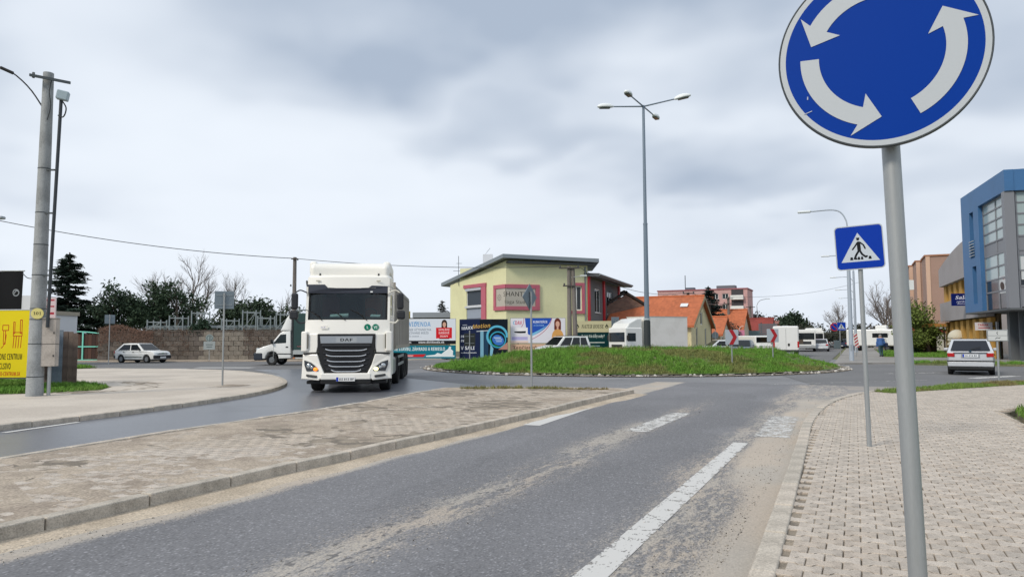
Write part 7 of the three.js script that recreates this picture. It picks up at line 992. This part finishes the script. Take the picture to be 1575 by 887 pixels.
// limbs of a tree as one tapering branching mesh; ends: tips where leaves may sit
function limbs(seed, H, r0, levels, spread, up, kids, ends, flare = 1) {
  const q = rng(seed), out = [], grow = (p, d, L, r, lv) => {
    const seg = 3, pts = [p.clone()]; let dir = d.clone(); for (let i = 0; i < seg; i++) { dir.add(V((q() - 0.5) * 0.28, up * 0.16 + (q() - 0.5) * 0.12, (q() - 0.5) * 0.28)).normalize(); pts.push(pts[i].clone().addScaledVector(dir, L / seg)); }
    for (let i = 0; i < seg; i++) { const a = r * (1 - 0.36 * i / seg), b = r * (1 - 0.36 * (i + 1) / seg); out.push(bar(pts[i].toArray(), pts[i + 1].toArray(), a, b, lv > levels - 2 ? 7 : lv > 1 ? 4 : 3)); }
    if (lv <= 1) ends?.push(pts[seg]); if (lv === 0) { return; }
    const n = kids + Math.floor(q() * 2); for (let i = 0; i < n; i++) { const at = pts[1 + Math.floor(q() * seg)] ?? pts[seg], az = q() * 6.283, ti = spread * (0.55 + 0.7 * q()), s = dir.clone(), ax = V(Math.cos(az), 0, Math.sin(az)).cross(s).normalize(); if (ax.lengthSq() < 0.01) ax.set(1, 0, 0); s.applyAxisAngle(ax, ti); grow(at, s, L * (0.62 + 0.2 * q()), r * 0.56, lv - 1); }
    if (lv > 1) grow(pts[seg], dir, L * 0.74, r * 0.62, lv - 1);
  };
  grow(V(0, 0, 0), V(0, 1, 0), H * 0.36, r0 * flare, levels); return merge(out);
}
function leafCloud(centres, n, size, spread, seed, flat = 0.7) {
  const q = rng(seed), pos = []; const g1 = () => q() + q() + q() - 1.5;
  for (let i = 0; i < n; i++) { const c = centres[Math.floor(q() * centres.length)], x = c.x + g1() * spread, y = c.y + g1() * spread * flat, z = c.z + g1() * spread, s = size * (0.6 + 0.8 * q()), a = V(q() - 0.5, q() - 0.5, q() - 0.5).normalize().multiplyScalar(s), b = V(q() - 0.5, q() - 0.5, q() - 0.5).normalize().multiplyScalar(s * 0.55); pos.push(x - a.x, y - a.y, z - a.z, x + b.x, y + b.y, z + b.z, x + a.x, y + a.y, z + a.z, x - a.x, y - a.y, z - a.z, x + a.x, y + a.y, z + a.z, x - b.x, y - b.y, z - b.z); }
  const g = new THREE.BufferGeometry(); g.setAttribute('position', new THREE.Float32BufferAttribute(pos, 3)); g.computeVertexNormals(); return plain(g);
}
const leafMat = (r, g, b) => lin(r, g, b, 0.9, { side: THREE.DoubleSide });
function conifer(label, [x, z], H, W, seed, o = {}) {            // tiers of drooping branches set with needles
  const t = thing(o.name ?? 'fir_tree', label, 'tree', [x, 0, z], 0, o.group), q = rng(seed), pos = [], br = [];
  part('trunk', [cyl(0.06, H * 0.022, H, 0, H / 2, 0, 9)], barkM, t);
  const tiers = o.tiers ?? 22; for (let k = 0; k < tiers; k++) { const f = (k + 0.4 * q()) / tiers, y = H * (0.06 + 0.93 * f), R0 = W / 2 * Math.pow(1 - f, 0.85) * (0.72 + 0.5 * q()), nb = 7 + Math.floor(q() * 3); for (let i = 0; i < nb; i++) { const az = q() * 6.283, L = R0 * (0.65 + 0.5 * q()) + 0.12, dr = -0.12 - 0.3 * q() + 0.35 * f, dx = Math.cos(az), dz = Math.sin(az); br.push(bar([0, y, 0], [dx * L, y + dr * L, dz * L], 0.03, 0.008, 3)); const m = Math.max(6, Math.round(L * (o.dens ?? 26))); for (let j = 0; j < m; j++) { const s = 0.15 + 0.85 * q(), px = dx * L * s + (q() - 0.5) * 0.4 * L * s, py = y + dr * L * s + (q() - 0.6) * 0.22, pz = dz * L * s + (q() - 0.5) * 0.4 * L * s, a = q() * 6.28, l = (o.needle ?? 0.2) * (0.6 + 0.8 * q()), w = l * 0.34; pos.push(px, py, pz, px + Math.cos(a) * l, py - 0.3 * l + 0.3 * l * q(), pz + Math.sin(a) * l, px - Math.sin(a) * w, py + w * (q() - 0.2), pz + Math.cos(a) * w); } } }
  part('branches', [merge(br)], barkM, t).userData.kind = 'stuff'; const g = new THREE.BufferGeometry(); g.setAttribute('position', new THREE.Float32BufferAttribute(pos, 3)); g.computeVertexNormals(); part('crown', [plain(g)], leafMat(...(o.col ?? [0.022, 0.045, 0.03])), t); return t;
}
function leafy(name, label, [x, z], H, r, seed, n, size, spread, col, o = {}) {
  const t = thing(name, label, 'tree', [x, o.y ?? 0, z], 0, o.group), ends = []; part('trunk', [limbs(seed, H, r, o.levels ?? 3, o.spread ?? 0.75, o.up ?? 0.3, 3, ends)], barkM, t); part('crown', [leafCloud(ends, n, size, spread, seed + 5, o.flat ?? 0.7)], leafMat(...col), t); return t;
}
function bare(label, [x, z], H, r, seed, levels = 5, spread = 0.55, o = {}) { const t = thing('bare_tree', label, 'tree', [x, 0, z], 0, 'leafless trees'), ends = []; part('trunk', [limbs(seed, H, r, levels, spread, 0.35, 2, ends)], o.mat ?? greyBark, t); const pos = [], q = rng(seed + 1); for (const e of ends) for (let i = 0; i < (o.twigs ?? 5); i++) { const a = q() * 6.28, l = H * (0.03 + 0.05 * q()), w = H * 0.0011; pos.push(e.x, e.y, e.z, e.x + w, e.y, e.z + w, e.x + Math.cos(a) * l * 0.6, e.y + l * (0.2 + 0.8 * q()), e.z + Math.sin(a) * l * 0.6); } const g = new THREE.BufferGeometry(); g.setAttribute('position', new THREE.Float32BufferAttribute(pos, 3)); g.computeVertexNormals(); part('twigs', [plain(g)], o.mat2 ?? lin(0.23, 0.2, 0.185, 0.95, { side: THREE.DoubleSide }), t).userData.kind = 'stuff'; return t; }
conifer('broad dark fir right behind the concrete pole', [-40.0, -66], 9.6, 8.5, 11, { dens: 62, needle: 0.42, tiers: 26 });
conifer('dark fir peeking out left of the concrete pole', [-45.5, -70], 6.2, 5, 12, { needle: 0.3 });
leafy('pine_tree', 'dark pine standing over the turquoise gate', [-36.2, -67], 7.0, 0.22, 21, 5200, 0.15, 0.75, [0.03, 0.055, 0.03]);
leafy('pine_tree', 'pine with layered crown behind the hanging creeper', [-33.0, -68], 7.2, 0.22, 22, 5200, 0.15, 0.7, [0.034, 0.062, 0.032]);
leafy('pine_tree', 'taller pine above the white hatchback', [-30.3, -67], 7.6, 0.22, 29, 5200, 0.15, 0.7, [0.032, 0.06, 0.03]);
leafy('pine_tree', 'low pine between the two bare trees', [-26.2, -69], 5.6, 0.2, 24, 5200, 0.15, 0.75, [0.034, 0.06, 0.03]);
leafy('pine_tree', 'rounded pine behind the square sign and the racks', [-23.6, -68.5], 5.8, 0.2, 25, 5200, 0.15, 0.8, [0.036, 0.06, 0.032]);
leafy('evergreen_bush', 'evergreen bush behind the racks left of the timber pole', [-20.4, -69], 4.8, 0.16, 26, 3000, 0.15, 0.7, [0.035, 0.055, 0.03]);
leafy('evergreen_bush', 'low evergreen behind the tallest rack', [-17.9, -70], 4.6, 0.16, 27, 3000, 0.15, 0.7, [0.05, 0.055, 0.032]);
leafy('overhanging_shrub', 'dark green shrub spilling over the wall top between the racks', [-25.2, -60.2], 2.3, 0.1, 28, 2600, 0.13, 0.5, [0.026, 0.055, 0.03], { y: 1.0, flat: 0.6 });
bare('bare tree with fine upright twigs left of the taller one', [-34.5, -73], 7.4, 0.16, 31, 5, 0.42);
bare('tall bare tree with a wide rounded outline above the racks', [-32.0, -74], 9.3, 0.19, 32, 5, 0.52);
bare('smaller bare tree right of the tall one', [-28.2, -76], 7.4, 0.17, 33, 5, 0.5);
bare('thin bare tree behind the timber pole racks', [-24.8, -80], 6.6, 0.15, 34, 4, 0.5);
conifer('tall dark fir in front of the pink apartment block', [25.2, -94], 8.3, 7.6, 41, { dens: 50, needle: 0.36, tiers: 26, col: [0.02, 0.045, 0.04] });
leafy('evergreen_bush', 'dark conical evergreen beside the first chevron sign', [25.8, -91], 4.4, 0.16, 42, 2000, 0.22, 0.6, [0.018, 0.04, 0.032], { flat: 1.1 });
leafy('round_tree', 'round olive-green tree by the slatted board', [37.6, -119], 5.4, 0.2, 43, 2800, 0.28, 0.85, [0.085, 0.085, 0.03]);
conifer('small fir top showing left of the yellow building', [-8.6, -90], 6.4, 4.2, 44, { needle: 0.3 });
leafy('round_tree', 'dark round tree far behind the white lorries', [58.5, -150], 7.2, 0.3, 45, 2600, 0.4, 1.1, [0.03, 0.055, 0.03]);
// the green tree by the shops: hanging fresh leaves
leafy('willow_tree', 'fresh green spreading tree beside the ochre and grey building', [38.2, -67.5], 4.9, 0.22, 51, 6500, 0.13, 0.62, [0.125, 0.175, 0.034], { spread: 0.72, up: 0.05, levels: 3, flat: 0.85 });
leafy('hedge_shrub', 'low dark shrub under the green tree', [37.0, -68], 1.6, 0.08, 52, 900, 0.14, 0.4, [0.03, 0.07, 0.022], { levels: 2 });
bare('bare brown tree with a dense crown right of the lamp row', [46.5, -92], 7.4, 0.24, 61, 5, 0.62, { twigs: 8 });
bare('second bare brown tree behind the person in blue', [50.5, -98], 7.0, 0.22, 62, 5, 0.62, { twigs: 8 });
bare('bare tree at the left of the lamp row by the path', [55, -122], 7.0, 0.2, 63, 5, 0.6, { twigs: 8 });
{ // far woods at the end of the road: one mass of twiggy crowns
  const q = rng(88), c = []; for (let i = 0; i < 90; i++) { const f = q(); c.push(V(48 + 70 * f + 6 * q(), 0.8 + 6.2 * Math.pow(q(), 0.7) * (0.75 + 0.25 * Math.sin(f * 9)), -185 - 20 * q())); } const g = leafCloud(c, 9000, 0.42, 1.7, 89, 0.9), m = cast(new THREE.Mesh(g, leafMat(0.075, 0.07, 0.062))); m.name = 'far_woods'; m.userData = { kind: 'stuff', label: 'brown leafless wood closing the view at the end of the main road', category: 'trees' }; scene.add(m);
  const c2 = []; for (let i = 0; i < 120; i++) c2.push(V(-160 + 150 * q(), 0.6 + 4.4 * q(), -112 - 20 * q())); const m2 = cast(new THREE.Mesh(leafCloud(c2, 8000, 0.45, 1.6, 90, 0.8), leafMat(0.055, 0.065, 0.045))); m2.name = 'far_woods_001'; m2.userData = { kind: 'stuff', label: 'dull green trees far behind the stone wall', category: 'trees' }; scene.add(m2);
  const c3 = []; for (let i = 0; i < 60; i++) c3.push(V(44 + 14 * q(), 0.5 + 2.6 * q(), -108 - 6 * q())); const m3 = cast(new THREE.Mesh(leafCloud(c3, 4200, 0.22, 0.8, 91, 0.8), leafMat(0.05, 0.055, 0.04))); m3.name = 'far_hedge'; m3.userData = { kind: 'stuff', label: 'dark hedge growth behind the parked cars and the lamp row', category: 'hedge' }; scene.add(m3);
}

scene.traverse((o) => { if (o.isMesh) cast(o); });
renderer.render(scene, camera);
